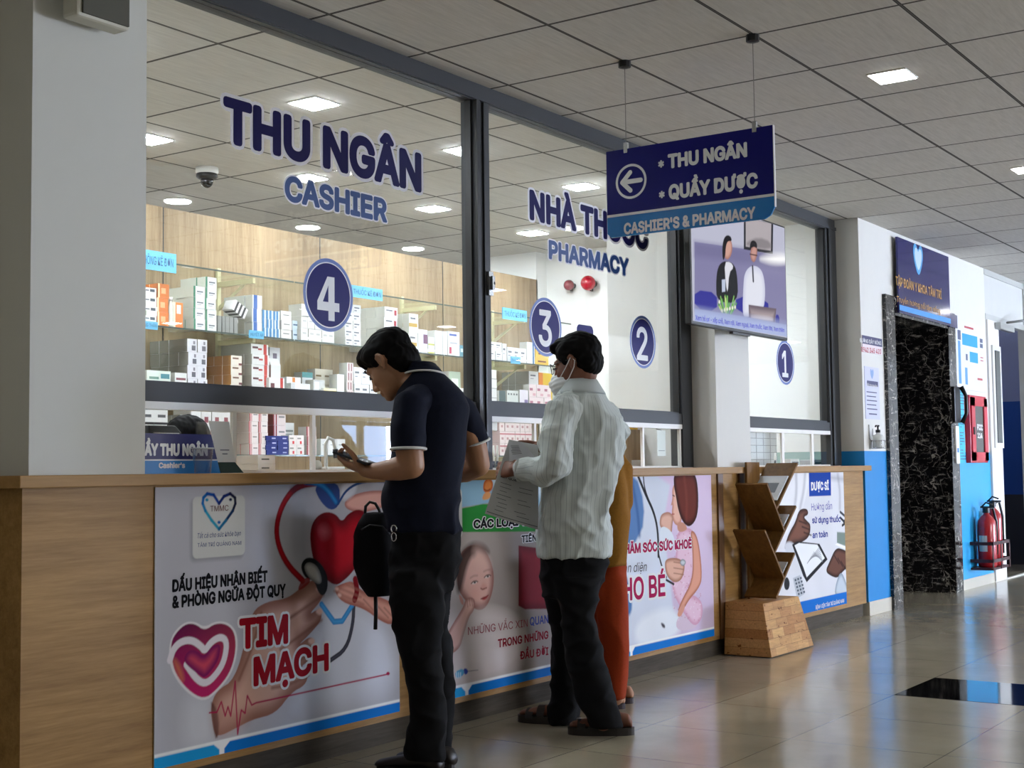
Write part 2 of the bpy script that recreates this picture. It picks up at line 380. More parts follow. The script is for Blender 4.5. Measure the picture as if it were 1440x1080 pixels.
# ------------------------------------------------------------------ the setting
YW, YC, YF = 3.76, 3.78, 3.95        # hall wall plane, column faces, window frame plane
XE, YB = 10.27, 6.65                 # pharmacy end wall, wood partition
struct(MB().box((-4, -9, -.1), (24.1, 12, 0)).build('floor', M['floor']))
struct(MB().quad([(-4, -9, CEIL), (-4, 12, CEIL), (24.1, 12, CEIL), (24.1, -9, CEIL)]).box((-4, -9, CEIL+.002), (24.1, 12, CEIL+.1)).build('ceiling', M['ceiling']))
struct(MB().box((6.82, 1.72, -.02), (7.475, 2.375, .0012)).build('floor_inlay_tile', mat('0a0a0c', .06, name='black_polished_tile', var=0)))
# hall enclosure behind and beside the camera
struct(MB().box((-4.1, -9, 0), (-4, 12, CEIL)).build('wall_west', M['wall']))
w = MB().box((-4, -6.4, 0), (8.2, -6.2, CEIL)).box((11.6, -6.4, 0), (15.6, -6.2, CEIL)).box((19.9, -6.4, 0), (24, -6.2, CEIL)).box((15.6, -6.4, 1.95), (19.9, -6.2, CEIL)).box((8.2, -6.4, 0), (11.6, -6.2, .6)).box((8.2, -6.4, 2.6), (11.6, -6.2, CEIL))
struct(w.build('wall_south', M['wall']))
win = struct(MB().box((8.2, -6.36, .6), (11.6, -6.34, 2.6)).build('window_4', mat('f2f5ff', .5, emit=FILL_SOUTH, name='south_fill_glow', var=0)))  # added glowing pane, frontal fill for the hall; no window is known here
fr = MB()
for x in (8.2, 9.3, 10.42, 11.54): fr.box((x, -6.3, .6), (x+.06, -6.22, 2.6))
fr.box((8.2, -6.3, .6), (11.6, -6.22, .66)).box((8.2, -6.3, 2.54), (11.6, -6.22, 2.6)).build('frame', M['alu'], win)
struct(MB().box((-4, 12, 0), (24.1, 12.1, CEIL)).build('wall_north', M['wall']))
struct(MB().box((24, -6.2, 0), (24.1, 12, CEIL)).build('wall_east', M['wall']))
# glazed entrance in the far corner of the hall, full of daylight
day = mat('d3e2ff', .5, emit=DAY, name='bright_daylight', var=0)
win = struct(MB().box((17.2, -6.36, .05), (19.9, -6.34, 1.95)).build('window_5', day))
MB().box((15.6, -6.36, 1.25), (17.2, -6.34, 1.95)).build('pane', mat('9fc0f5', .5, emit=7, name='pale_sky_glass', var=0), win); MB().box((15.6, -6.36, .05), (17.2, -6.34, 1.25)).build('pane', mat('a3aca0', .5, emit=3, name='pale_yard_glass', var=0), win)
fr = MB()
for x in (15.6, 16.4, 17.5, 18.6, 19.84): fr.box((x, -6.3, 0), (x+.07, -6.2, 1.95))
for z in (0, .55, 1.2, 1.88): fr.box((15.6, -6.3, z), (19.9, -6.22, z+.06))
fr.build('frame', M['alu'], win)

# left column, column under the screen, and the hall wall beyond the counter
struct(MB().box((2.76, YC, 1.152), (3.235, 4.3, CEIL)).build('wall_left_column', M['column']))
struct(MB().box((2.0, 4.1, 0), (2.76, 4.3, CEIL)).build('wall_left', M['cream']))
struct(MB().box((2.6, 4.3, 0), (2.7, 8.6, CEIL)).build('wall_left_inner', M['wall']))
struct(MB().box((7.762, YC, 1.152), (8.255, 4.55, CEIL)).build('wall_middle_column', M['wall']))
DX0, DX1, DZ = 10.99, 12.46, 2.40     # lift lobby opening
EXW, DADO = 13.765, 1.265
def wallseg(x0, x1, z0, z1, mm): return MB().box((x0, YW, z0), (x1, 4.6, z1)).build('wall_right', mm)
XC = 10.29
a = struct(wallseg(XC, DX0, DADO, CEIL, M['wall'])); b = struct(wallseg(XC, DX0, .1, DADO, M['blue']))
struct(MB().box((XC, YW-.008, 0), (DX0, 4.6, .105)).build('baseboard_right', M['tile']))
struct(wallseg(DX0, DX1, DZ, CEIL, M['wall']))
struct(wallseg(DX1, EXW, DADO, CEIL, M['wall'])); struct(wallseg(DX1, EXW, .09, DADO, mat('24a6e6', .42, name='cyan_dado_paint', var=.02)))
struct(MB().box((DX1, YW-.008, 0), (EXW, 4.6, .095)).build('baseboard_right', M['tile']))
# black marble lift lobby
struct(MB().box((DX1-.01, YW+.0, 0), (DX1+.05, 5.4, DZ)).build('wall_lobby_marble', M['marble']))
struct(MB().box((DX0-.05, YW+.0, 0), (DX0+.01, 5.4, DZ)).build('wall_lobby_marble', M['marble']))
struct(MB().box((DX0, 5.2, 0), (DX1, 5.4, DZ)).build('wall_lobby_marble', M['marble']))
struct(MB().box((DX0, YW, DZ-.02), (DX1, 5.4, DZ+.03)).build('ceiling_lobby', M['marble']))
jm = MB()
jm.box((10.79, YW-.03, 0), (DX0+.015, YW+.02, 2.535)).box((DX1-.02, YW-.03, 0), (12.66, YW+.02, 2.535)).box((DX0, YW-.03, DZ-.02), (DX1, YW+.02, 2.535))
struct(jm.build('trim_lobby_marble', M['marble']))

# doorway at the far end of the hall wall: transom panel, frame, open white leaf and the dark stairwell
X0, X1 = EXW, 15.6
dm = M['white']
struct(MB().box((X0, YW+.01, 2.64), (X1, YW+.05, CEIL)).build('door_1_transom', mat('c9cac6', .5, name='transom_board')))
f = MB().box((X0, YW-.005, 2.58), (X1, YW+.07, 2.64)).box((X0, YW-.005, 3.03), (X1, YW+.02, CEIL)).box((15.26, YW-.005, 0), (15.34, YW+.07, CEIL))
struct(f.build('door_1_frame', mat('b8bab6', .4, name='door_frame_paint')))
leaf = struct(MB().box((X0+.005, YW-.02, .01), (14.16, YW+.03, 2.58)).build('door_1', dm))
MB().box((13.86, YW-.035, 1.31), (14.16, YW-.019, 2.33)).build('window_frame', mat('d9dad8', .4), leaf)
MB().box((13.93, YW-.042, 1.36), (14.09, YW-.034, 2.28)).build('window_glass', mat('3c4340', .1, name='dark_glass'), leaf)
st = MB().box((14.16, 6.3, 0), (17.9, 6.4, 1.1)).build('wall_stairwell_dado', mat('0f4a9c', .5, name='dark_blue_dado')); struct(st)
struct(MB().box((14.16, 6.3, 1.1), (17.9, 6.4, CEIL)).build('wall_stairwell', mat('8b93b8', .7, name='stairwell_paint')))
struct(MB().box((14.1, 4.6, 0), (14.16, 6.4, CEIL)).build('wall_stairwell', mat('8b93b8', .7)))
struct(MB().box((EXW, 4.55, 0), (14.16, 4.6, CEIL)).build('wall_stairwell', mat('8b93b8', .7)))
struct(MB().box((16.3, 3.87, 1.87), (16.4, 6.4, CEIL)).build('wall_stairwell', mat('8b93b8', .7)))
struct(MB().box((16.3, 3.87, .8), (16.4, 6.4, 1.87)).build('wall_stairwell_dado', mat('0f4a9c', .5)))
struct(MB().box((16.3, 3.87, 0), (16.4, 6.4, .8)).build('wall_stairwell_base', mat('2b2a2c', .5)))
stp = MB()
for k in range(5): stp.box((14.2, 4.6+.28*k, 0), (16.29, 4.6+.28*(k+1), .13*(k+1)))
struct(stp.build('stairwell_steps', mat('2b2a2c', .4)))
lf = struct(MB().box((15.34, YW, .01), (16.2, YW+.05, 2.6)).build('door_2', mat('6f7577', .5, name='grey_door_leaf')))
for z in (1.95, 1.1, .45): MB().box((15.33, YW-.012, z), (15.37, YW, z+.09)).build('hinge', M['dark_m'] if 'dark_m' in M else M['black'], lf)
struct(MB().box((16.2, YW, 0), (24, YW+.1, CEIL)).build('wall_right_end', M['wall']))
struct(MB().box((EXW, YW-.012, -.01), (15.26, YW+.02, .012)).build('trim_threshold', mat('dedcd4', .3)))

# pharmacy interior
struct(MB().box((2.7, 4.56, 0), (XE, 8.5, .0015)).build('floor_pharmacy_bounce', mat('dcdcd6', .25, name='pale_bounce_floor')))  # unseen pale floor added to bounce neutral light onto the pharmacy ceiling
struct(MB().box((2.7, YB, 0), (10.12, YB+.04, 2.835)).build('wall_back_panelling', M['panel']))
seam = MB()
for x in (4.38, 5.83, 7.28, 8.73): seam.box((x-.004, YB-.0015, 0), (x+.004, YB+.01, 2.835))
struct(seam.build('trim_panel_joint', M['black']))
inner = mat('eeefec', .6, name='pharmacy_wall_paint', var=.015)
struct(MB().box((XE, 4.0, DADO), (XE+.02, 8.6, CEIL)).build('wall_pharmacy_end', inner))
struct(MB().box((XE+.005, 4.0, 0), (XE+.025, 8.6, DADO)).build('wall_pharmacy_end_dado', M['teal']))
struct(MB().box((10.1, YB, 0), (XE, YB+.5, CEIL)).build('wall_pharmacy_pier', inner))
struct(MB().box((2.76, 8.5, 0), (XE, 8.6, CEIL)).build('wall_pharmacy_back', inner))

# glazed front of the pharmacy: three bays between the columns
ZB0, ZB1, ZT = 1.42, 1.487, 2.995
def bay(n, x0, x1, posts, rails, panes):
    """posts: upright members (x0,x1,material); rails: small sliding sashes over the counter; panes: glass between posts"""
    fm = MB().box((x0, YF, ZB0), (x1, YF+.075, ZB1)).box((x0, YF, ZT), (x1, YF+.085, CEIL-.001))
    fm.box((x0, YF-.012, ZT+.005), (x1, YF, ZT+.03)).box((x0, YF+.02, ZB1), (x1, YF+.055, ZB1+.012))
    for a, b in posts: fm.box((a, YF-.005, 1.155), (b, YF+.08, ZT)); 
    root = struct(fm.build('window_%d' % n, M['alu']))
    for a, b in panes:
        MB().box((a, YF+.028, ZB1), (b, YF+.034, ZT)).build('pane', M['glass'], root)
        bd = MB()
        for q in (a, b-.012): bd.box((q, YF+.012, ZB1+.012), (q+.012, YF+.05, ZT))
        bd.build('glazing_bead', M['alud'], root)
    sh = MB().box((x0, YF-.002, ZB0-.028), (x1, YF+.05, ZB0)).box((x0, YF+.004, 1.152), (x1, YF+.05, 1.163))
    sh.build('sliding_sash_track', M['white'], root)
    for a, b in rails:
        s = MB().box((a, YF+.006, 1.163), (a+.02, YF+.022, ZB0-.028)).box((b-.02, YF+.006, 1.163), (b, YF+.022, ZB0-.028)).build('sliding_sash_frame', M['white'], root)
        MB().box((a+.02, YF+.012, 1.163), (b-.02, YF+.016, ZB0-.028)).build('sash_pane', M['sash'], s)
    return root
w1 = bay(1, 3.2, 7.77, [(5.452, 5.575), (7.625, 7.77)], [(3.2, 3.845), (4.28, 4.9), (5.555, 5.99), (7.13, 7.62)], [(3.2, 5.452), (5.575, 7.625)])
MB().box((5.452, YF-.02, 1.155), (5.476, YF-.004, ZT)).box((5.515, YF-.016, 1.155), (5.525, YF-.004, ZT)).build('post_groove', M['alud'], w1)
lt = MB().box((5.528, YF-.03, 2.02), (5.566, YF-.004, 2.14)).lathe([(.008, 0), (.008, .02)], (5.547, YF-.05, 2.08), axis=(0, 1, 0)).box((5.53, YF-.05, 2.045), (5.552, YF-.03, 2.115))
lt.build('latch', M['steel'], w1)
w3 = bay(2, 8.25, 10.3, [(10.08, 10.3)], [(8.25, 9.19), (9.19, 9.74), (9.74, 10.27)], [(8.25, 10.08)])
MB().box((10.11, YF-.02, 1.155), (10.17, YF-.004, ZT)).build('post_groove', M['alud'], w3)

# ------------------------------------------------------------------ lamps
def panel_light(x, y, rnd, where, strength, grp):
    t = thing('ceiling_light', (x, y, CEIL), where, 'light', grp)
    h = .1
    if rnd:
        MB().lathe([(h, -.006), (h, 0)], (x, y, CEIL), 28).build('rim', M['white'], t)
        MB().lathe([(h-.012, -.009), (h-.012, -.0062)], (x, y, CEIL), 28).build('diffuser', mat('f2f6ff' if strength > 90 else 'fdfcfa', .5, emit=strength, var=0), t)
    else:
        MB().box((x-h, y-h, CEIL-.006), (x+h, y+h, CEIL)).build('rim', M['white'], t, bevel=.003)
        MB().box((x-h+.01, y-h+.01, CEIL-.009), (x+h-.01, y+h-.01, CEIL-.0062)).build('diffuser', mat('f2f6ff' if strength > 90 else 'fdfcfa', .5, emit=strength, var=0), t)
ordn = ['first', 'second', 'third', 'fourth', 'fifth', 'sixth', 'seventh', 'eighth', 'ninth', 'tenth', 'eleventh', 'twelfth']
for r, (y, rn) in enumerate(((4.85, False), (6.13, False), (7.38, True))):
    for k, x in enumerate((3.94, 5.27, 6.6, 7.94, 9.27)):
        panel_light(x, y, rn, '%s light from the white pillar in the %s row of lights behind the pharmacy glass' % (ordn[k], ('front', 'middle', 'rear')[r]), LAMP_IN, 'lights inside the pharmacy')
for k, x in enumerate((-1.35, 1.32, 3.97, 6.62, 9.28, 11.95, 14.6, 17.3, 20.0)):
    for r, y in enumerate((2.22, -.45, -3.1, -5.5)):
        panel_light(x, y, False, '%s square ceiling light along the %s row in the public hall' % (ordn[k], ('counter-side', 'second', 'third', 'far')[r]), LAMP_OUT, 'square lights in the hall')

panel_light(15.2, 4.6, False, 'unseen square ceiling light added over the stairwell behind the open white door', 40, 'added stairwell light')  # unseen lamp, put in to brighten the stairwell walls

# ------------------------------------------------------------------ counter
ct = thing('service_counter', (6.5, 4.2, 0), 'long oak-laminate service counter with posters along its front', 'counter')
MB().box((2.73, YC-.01, .1), (10.27, 4.6, 1.112)).build('front_panel', M['laminate'], ct)
MB().box((2.76, YC+.012, 0), (10.25, 4.6, .1)).build('kickboard', M['kick'], ct)
MB().box((7.72, YC-.022, .1), (7.79, YC, 1.112)).box((8.03, YC-.022, .1), (8.09, YC, 1.112)).build('edge_strip', wood('dark_oak_strip', '4a321d', '6b4a2c', 'z'), ct)
wt = tag(MB().box((2.685, 3.72, 1.112), (10.33, 4.55, 1.152)).build('worktop', M['laminate_top'], bevel=.003), 'thin oak worktop running the whole length of the service counter', 'worktop')
# ------------------------------------------------------------------ printed posters on the counter front
PRINTM = attr_mat('poster_print', .6, spec=.06)
YP = YC-.016                                   # front of the boards
PL = ('y', YP)
def T1(*p, o=(200, 660), k=.389): return [(o[0]+k*a, o[1]+k*b) for a, b in p]
def L(c0, c1, t): return np.array(lin(c0))*(1-t)+np.array(lin(c1))*t
BAND = '0a74c9'
def band(pr, x0, x1, zb, zt, notch, teal='1b9bdb'):
    X, Z = pr.X, pr.Z
    pr.poly([(x0, zb-.01), (x1, zb-.01), (x1, zt+.012), (x0, zt+.012)], 'f2f4f6', 0, raw=True)
    h = zt-zb
    pr.poly([(x0-.01, zb-.01), (notch-.012, zb-.01), (notch-.012, zb+h*.45), (notch-.04, zt), (x0-.01, zt)], teal, 0, raw=True)
    pr.poly([(notch+.012, zb-.01), (x1+.01, zb-.01), (x1+.01, zt), (notch+.04, zt), (notch+.012, zb+h*.45)], BAND, 0, raw=True)
def logo_heart(pr, pts, w):
    """the hospital's heart outline: teal on one side turning to dark blue on the other"""
    P = pr.pts(pts); n = len(P)
    for i in range(n):
        a, b = P[i], P[(i+1) % n]; t = i/(n-1)
        c = ['2a9fc0', '1f86bd', '1669b5', '0f4fa8', '0d3f97', '14296e', '16193f', '181a38', '15345f', '1d6f9e'][i*10//n]
        pr.line([tuple(a), tuple(b)], w, c, 0, raw=True)
def soft_folds(pr, amp, seed):
    r = np.random.RandomState(seed); f = np.zeros(pr.X.shape)
    for _ in range(7):
        a = r.uniform(-.5, .5); f += np.sin((pr.X+a*pr.Z)*r.uniform(6, 22)+r.rand()*6)/7
    pr.c[:] = np.clip(pr.c*(1+amp*f[..., None]), 0, 1)

# 1: heart and stroke warning poster
pA = thing('poster', (3.93, YP, .6), 'poster with a big red heart and hands at the white pillar end', 'poster', 'posters on the counter front')
pr = Print(3.268, 4.612, .128, 1.105, YP, .0031, 'bdbdc6')
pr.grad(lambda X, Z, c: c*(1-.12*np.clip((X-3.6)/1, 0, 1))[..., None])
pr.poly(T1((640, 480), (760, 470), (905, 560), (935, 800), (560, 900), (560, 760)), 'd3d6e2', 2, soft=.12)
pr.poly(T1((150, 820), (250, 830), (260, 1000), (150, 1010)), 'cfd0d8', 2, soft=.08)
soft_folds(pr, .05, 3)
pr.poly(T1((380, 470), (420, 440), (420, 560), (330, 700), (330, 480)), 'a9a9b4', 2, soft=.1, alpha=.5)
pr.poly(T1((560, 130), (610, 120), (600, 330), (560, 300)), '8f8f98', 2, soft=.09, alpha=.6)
# hand of the other person, tie, tubes
pr.poly(T1((730, 118), (760, 92), (830, 75), (900, 80), (900, 128), (800, 158), (760, 152), (735, 140)), 'b8786f', 2, core='e4aca0', depth=.02)
pr.poly(T1((618, 55), (712, 40), (716, 130), (680, 152), (640, 112)), '1d3f86', 2, alpha=.95)
pr.poly(T1((716, 50), (780, 40), (770, 90), (722, 120)), 'dfe2ec', 2, soft=.02)
pr.line(T1((708, 125), (740, 70), (800, 42), (890, 45)), .011, '244a8a')
pr.line(T1((640, 48), (560, 58), (510, 118), (484, 200), (490, 272), (524, 345), (580, 402)), .027, '7a0c18', core='b3101f')
pr.line(T1((700, 118), (672, 75), (640, 50), (590, 46)), .024, '1a5fa6', core='2f8ad0')
pr.line(T1((605, 46), (570, 56), (545, 76)), .024, '2b1a2c', alpha=.8, soft=.03)
pr.line(T1((765, 488), (762, 560), (738, 650), (678, 692)), .02, '2b2b36', core='4d4d5c')
pr.line(T1((648, 488), (708, 572), (768, 478)), .024, '2f7fc4', 1, core='4aa3e0')
# the red heart
pr.poly(T1((610, 290), (606, 222), (624, 176), (660, 152), (700, 160), (722, 192), (745, 158), (790, 140), (830, 180), (810, 300), (760, 372), (730, 402), (700, 422), (660, 396), (625, 350)), '6e0614', 2, core='b60d22', depth=.07)
pr.poly(T1((640, 215), (665, 205), (678, 232), (655, 250)), 'e0707c', 2, soft=.05, alpha=.8)
pr.poly(T1((730, 260), (800, 200), (800, 300), (740, 380)), 'c21a2c', 2, soft=.05, alpha=.5)
# receiving hand below the heart
pr.poly(T1((690, 430), (725, 412), (762, 402), (792, 442), (900, 474), (930, 520), (905, 566), (860, 548), (800, 502), (720, 482)), 'a8655a', 2, core='dba090', depth=.03)
pr.line(T1((770, 398), (778, 440), (768, 470)), .03, '7d0a18')
for pts in (((700, 425), (740, 440), (790, 462)), ((694, 440), (740, 462), (800, 488)), ((740, 418), (790, 440), (850, 462))): pr.line(T1(*pts), .008, 'a5685c', soft=.012, alpha=.7)
for c in ((702, 432), (712, 455)): pr.poly(T1((c[0]-8, c[1]), (c[0], c[1]-9), (c[0]+10, c[1]), (c[0]+2, c[1]+9)), 'ecc2b6', 2, soft=.01)
for q in ((800, 470), (840, 482), (875, 500)): pr.line(T1(q, (q[0]+50, q[1]+55)), .004, 'a06a5e', soft=.01)
# big hand with the chest piece
pr.poly(T1((560, 440), (600, 402), (640, 404), (658, 440), (645, 478), (600, 528), (642, 500), (652, 540), (610, 592), (560, 640), (612, 598), (624, 640), (604, 692), (570, 716), (602, 742), (588, 782), (540, 806), (482, 884), (400, 904), (350, 930), (268, 972), (255, 930), (246, 860), (268, 800), (335, 760), (378, 600), (398, 512), (450, 478), (520, 468)), '9a6a5c', 2, core='d6ab9b', depth=.075)
for pts in (((655, 455), (560, 520), (500, 560)), ((648, 545), (560, 610), (500, 650)), ((618, 650), (560, 700), (500, 720)), ((600, 745), (530, 780), (470, 790)), ((430, 520), (400, 640), (350, 760))):
    pr.line(T1(*pts), .012, '855648', soft=.012, alpha=.75)
for c in ((640, 432), (640, 515), (612, 622)): pr.poly(T1((c[0]-16, c[1]), (c[0], c[1]-15), (c[0]+14, c[1]-4), (c[0]+4, c[1]+16)), 'e8c0b2', 2, soft=.01)
pr.poly(T1((246, 840), (262, 850), (278, 900), (275, 968), (262, 972)), '4a1f1c', 1, soft=.01)
pr.poly(T1((252, 830), (400, 880), (340, 940), (270, 972)), 'b88a7c', 2, soft=.08, alpha=.6)
pr.poly(T1((570, 350), (592, 316), (632, 324), (668, 372), (672, 430), (655, 460), (636, 446), (622, 400), (590, 396)), '1a1a1c', 2)
pr.poly(T1((582, 352), (600, 332), (634, 348), (652, 400), (640, 420), (600, 392)), '7c7a78', 2, core='b9b7b2', depth=.02)
pr.poly(T1((575, 400), (600, 390), (610, 405), (585, 430), (560, 440)), '8e2a2a', 2, alpha=.9)
# heart emblem and heartbeat line
pr.poly(T1((95, 682), (102, 604), (148, 553), (190, 549), (225, 572), (265, 548), (312, 552), (344, 590), (345, 664), (322, 744), (270, 806), (222, 843), (158, 806), (112, 744)), 'e6e2e6', 2)
P = pr.pts(T1((103, 650), (110, 606), (152, 560), (190, 557), (225, 584), (265, 556), (308, 560), (336, 592), (338, 664), (316, 738), (268, 798), (222, 832), (164, 798), (120, 738), (108, 690)))
d = pr.sd(chaikin(P, 2)); a = np.clip(.5-d/pr.soft, 0, 1)
zz = np.clip((pr.Z-.36)/.30, 0, 1); xx = np.clip((pr.X-3.37)/.40, 0, 1)
pr.mixin(a, (np.array(lin('c01f6a'))*(1-zz)[..., None]+np.array(lin('3d1440'))*zz[..., None])*(1-.35*xx)[..., None]+np.array(lin('d9603c'))*(.35*xx*(1-abs(zz-.55)))[..., None])
pr.poly(T1((112, 680), (140, 720), (150, 770), (130, 740)), 'e08a4a', 2, soft=.03, alpha=.8)
pr.line(T1((100, 690), (112, 650), (140, 622), (180, 616), (214, 640), (226, 658), (250, 622), (285, 604), (306, 622), (300, 680), (280, 726), (235, 776), (200, 764), (160, 706)), .026, 'e6e0e8')
pr.poly(T1((148, 690), (166, 654), (196, 654), (222, 680), (250, 640), (284, 628), (278, 684), (252, 726), (226, 754), (206, 742), (170, 716)), '7c1a5c', 2, core='d24a62', depth=.04)
pr.line(T1((243, 880), (270, 878), (286, 840), (300, 892), (310, 858), (320, 892), (336, 766), (345, 958), (358, 870), (372, 882), (380, 818), (396, 852), (412, 844), (890, 740)), .006, 'a8174a', 0)
pr.poly(T1((880, 738), (889, 730), (897, 738), (889, 747)), 'a8174a', 2)
# printed logo card
for off, cc, al in ((.010, '7a7a82', .55), (0, 'd2d3d0', 1)):
    x0, x1 = pr.pts([(271, 690)])[0][0], pr.pts([(344.5, 690)])[0][0]
    pr.poly(round_rect(x0-off, x1-off, .845-off, 1.068-off, .02), cc, 0, raw=True, soft=.02 if off else None, alpha=al)
K = (180, 530)
HT = [(512, 712), (540, 672), (575, 657), (602, 680), (604, 712), (590, 752), (552, 806), (512, 856), (470, 806), (435, 752), (420, 712), (424, 680), (446, 657), (482, 664)]
HT = [HT[7]]+HT[8:]+HT[:7]
logo_heart(pr, [(180+a*.25, 530+b*.25) for a, b in HT], .012)
for (a, b), c in (((444, 692), '1d8fb8'), ((577, 690), '14204a'), ((512, 818), '1560b0')): pr.poly([(180+(a+q)*.25, 530+(b+w)*.25) for q, w in ((-12, 0), (0, -12), (12, 0), (0, 12))], c, 2)
band(pr, 3.268, 4.612, .128, .168, 3.585)
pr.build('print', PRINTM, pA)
tb = mat('15151a', .6, spec=.05, name='black_print', var=0); tr_ = mat('9c0d1e', .6, spec=.05, name='red_print', var=0); tw = mat('dcdcde', .4, name='white_print', var=0); tn = mat('1b3a7a', .4, name='blue_print', var=0)
write('DẤU HIỆU NHẬN BIẾT', PL, (242, 815, 833), (376, 818.5), tb, pA, bold=0.04)
write('& PHÒNG NGỪA ĐỘT QUỴ', PL, (242, 838, 856), (401.5, 837), tb, pA, bold=0.04)
write('TIM', PL, (336, 870, 914), (405, 905), tr_, pA, bold=0.041, halo=.05, halo_m=tw)
write('MẠCH', PL, (356, 924, 966), (462, 943), tr_, pA, bold=0.038, halo=.05, halo_m=tw)
write('TMMC', PL, (295.5, 711.5, 719.5), (321, 718), mat('5b2a33', .6, spec=.05, var=0), pA, bold=0.000)
write('Tất cả cho sức khỏe bạn', PL, (277.5, 750, 757), (338.5, 753), tn, pA, bold=0, shear=.2)
write('TÂM TRÍ QUẢNG NAM', PL, (277.5, 764, 769.5), (339, 766), tn, pA, bold=0)

# 2: vaccine poster
pB = thing('poster', (5.35, YP, .6), 'vaccine poster with a newborn baby behind the standing men', 'poster', 'posters on the counter front')
def T2(*p): return T1(*p, o=(620, 640), k=.4074)
pr = Print(4.70, 6.02, .128, 1.105, YP, .0036, 'aca29e')
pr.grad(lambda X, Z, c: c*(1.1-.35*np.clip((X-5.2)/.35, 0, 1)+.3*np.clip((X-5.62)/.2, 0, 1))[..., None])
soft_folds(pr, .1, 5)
pr.poly(T2((-140, 540), (60, 560), (200, 540), (300, 600), (260, 770), (-140, 860)), 'cdc2c0', 2, soft=.1)
pr.poly(T2((-140, 60), (500, 60), (500, 205), (165, 165), (-140, 215)), '93bcd6', 0)
pr.poly(T2((-140, 220), (85, 182), (165, 164), (260, 190), (500, 225), (500, 262), (-140, 268)), '2c8c3c', 1)
pr.poly(T2((110, 75), (330, 60), (500, 110), (300, 160)), 'd3e4ee', 2, soft=.04, alpha=.7)
pr.poly(T2((145, 110), (150, 88), (166, 78), (181, 92), (178, 120), (160, 132), (148, 126)), 'c4581f', 2, core='e08a48', depth=.02)
pr.poly(T2((150, 128), (172, 126), (170, 152), (140, 156)), 'e2a06a', 1)
pr.line(T2((150, 118), (160, 124), (170, 117)), .004, '6a2a12')
# baby
pr.poly(T2((58, 470), (54, 400), (66, 335), (108, 305), (152, 322), (180, 385), (184, 445), (168, 508), (142, 538), (108, 528)), '9a6b64', 2, core='e0b4aa', depth=.05)
pr.poly(T2((56, 480), (50, 410), (64, 340), (104, 300), (148, 306), (172, 340), (150, 334), (128, 330), (118, 350), (104, 352), (88, 392), (78, 440), (70, 470)), '33231f', 2, soft=.03, alpha=.9)
pr.poly(T2((110, 320), (140, 312), (176, 380), (160, 400), (120, 380)), 'e9c4ba', 2, soft=.06, alpha=.6)
pr.poly(T2((100, 455), (130, 450), (132, 490), (108, 494)), 'e0a79c', 2, soft=.05, alpha=.7)
for c, r_ in (((116, 441), -.12), ((161, 420), -.3)):
    pr.poly(T2((c[0]-10, c[1]+3), (c[0]-4, c[1]-4), (c[0]+5, c[1]-6), (c[0]+10, c[1]-3), (c[0]+4, c[1]+3), (c[0]-4, c[1]+5)), 'e8dcd8', 2, soft=.005)
    pr.poly(T2((c[0]-4, c[1]), (c[0], c[1]-5), (c[0]+5, c[1]-3), (c[0]+3, c[1]+3)), '221614', 2, soft=.005)
    pr.line(T2((c[0]-11, c[1]+2), (c[0]-4, c[1]-5), (c[0]+5, c[1]-7), (c[0]+11, c[1]-4)), .005, '4a302c', soft=.006)
pr.line(T2((102, 424), (114, 416), (126, 416)), .006, '9a7068', soft=.01, alpha=.6); pr.line(T2((148, 402), (160, 396), (170, 396)), .006, '9a7068', soft=.01, alpha=.6)
pr.poly(T2((136, 456), (144, 440), (152, 442), (160, 452), (152, 464), (142, 464)), 'd9a296', 2, soft=.02); pr.line(T2((138, 460), (144, 464), (150, 461)), .006, '8c4f48', soft=.006); pr.line(T2((152, 460), (158, 458)), .005, '8c4f48', soft=.006)
pr.poly(T2((138, 496), (148, 488), (156, 488), (164, 482), (160, 494), (148, 502)), 'b0484a', 2, soft=.008); pr.line(T2((138, 496), (150, 493), (164, 483)), .004, '74262a', soft=.005)
pr.poly(T2((60, 476), (76, 494), (80, 520), (68, 512)), 'c08a80', 2)
pr.poly(T2((78, 524), (84, 500), (96, 490), (112, 492), (120, 512), (112, 540), (98, 556), (82, 610), (62, 680), (-20, 700), (30, 600)), 'a87870', 2, core='deb4aa', depth=.025)
for q in ((90, 498), (98, 494), (106, 495), (113, 500)): pr.line(T2(q, (q[0]+3, q[1]+26)), .004, '98655c', soft=.006, alpha=.8)
pr.poly(T2((112, 545), (180, 528), (260, 560), (300, 640), (200, 740), (70, 740), (70, 640)), 'd8cecd', 2, soft=.07, alpha=.8)
# red panel and syringe
pr.poly(T2((268, 312), (345, 322), (430, 320), (430, 530), (290, 532), (268, 520)), '6f1a28', 0, core='8c2333', depth=.05)
pr.poly(T2((48, 748), (78, 735), (82, 758), (52, 772)), '5aa4cc', 1); pr.poly(T2((78, 735), (92, 738), (94, 752), (82, 760)), '2b3f94', 1); pr.line(T2((94, 746), (128, 742)), .003, '6a6a70', 0)
for q in (54, 61, 68): pr.line(T2((q, 768), (q, 752)), .008, 'b7d6e6', 0)
pr.poly(round_rect(4.82, 5.072, .845, 1.068, .02), 'd2d3d0', 0, raw=True)
for i_, c_ in enumerate(('2a9fc0', '1669b5', '14296e', '0f4fa8')):
    hq = [(0, -.075), (-.058, 0), (-.05, .035), (-.025, .04), (0, .012), (.025, .04), (.05, .035), (.058, 0), (0, -.075)][i_*2:i_*2+3]
    pr.line([(4.946+a_, .985+b_) for a_, b_ in hq], .011, c_, 0, raw=True)
for z_, w_ in ((.89, .09), (.868, .095)): pr.line([(4.946-w_, z_), (4.946+w_, z_)], .008, '7d86a0', 0, raw=True, alpha=.8)
band(pr, 4.70, 6.02, .128, .170, 5.095)
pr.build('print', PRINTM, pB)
write('CÁC LOẠI VẮC XIN', PL, (665.5, 731, 743.5), (782, 736), tb, pB, bold=0.038, halo=.06, halo_m=tw)
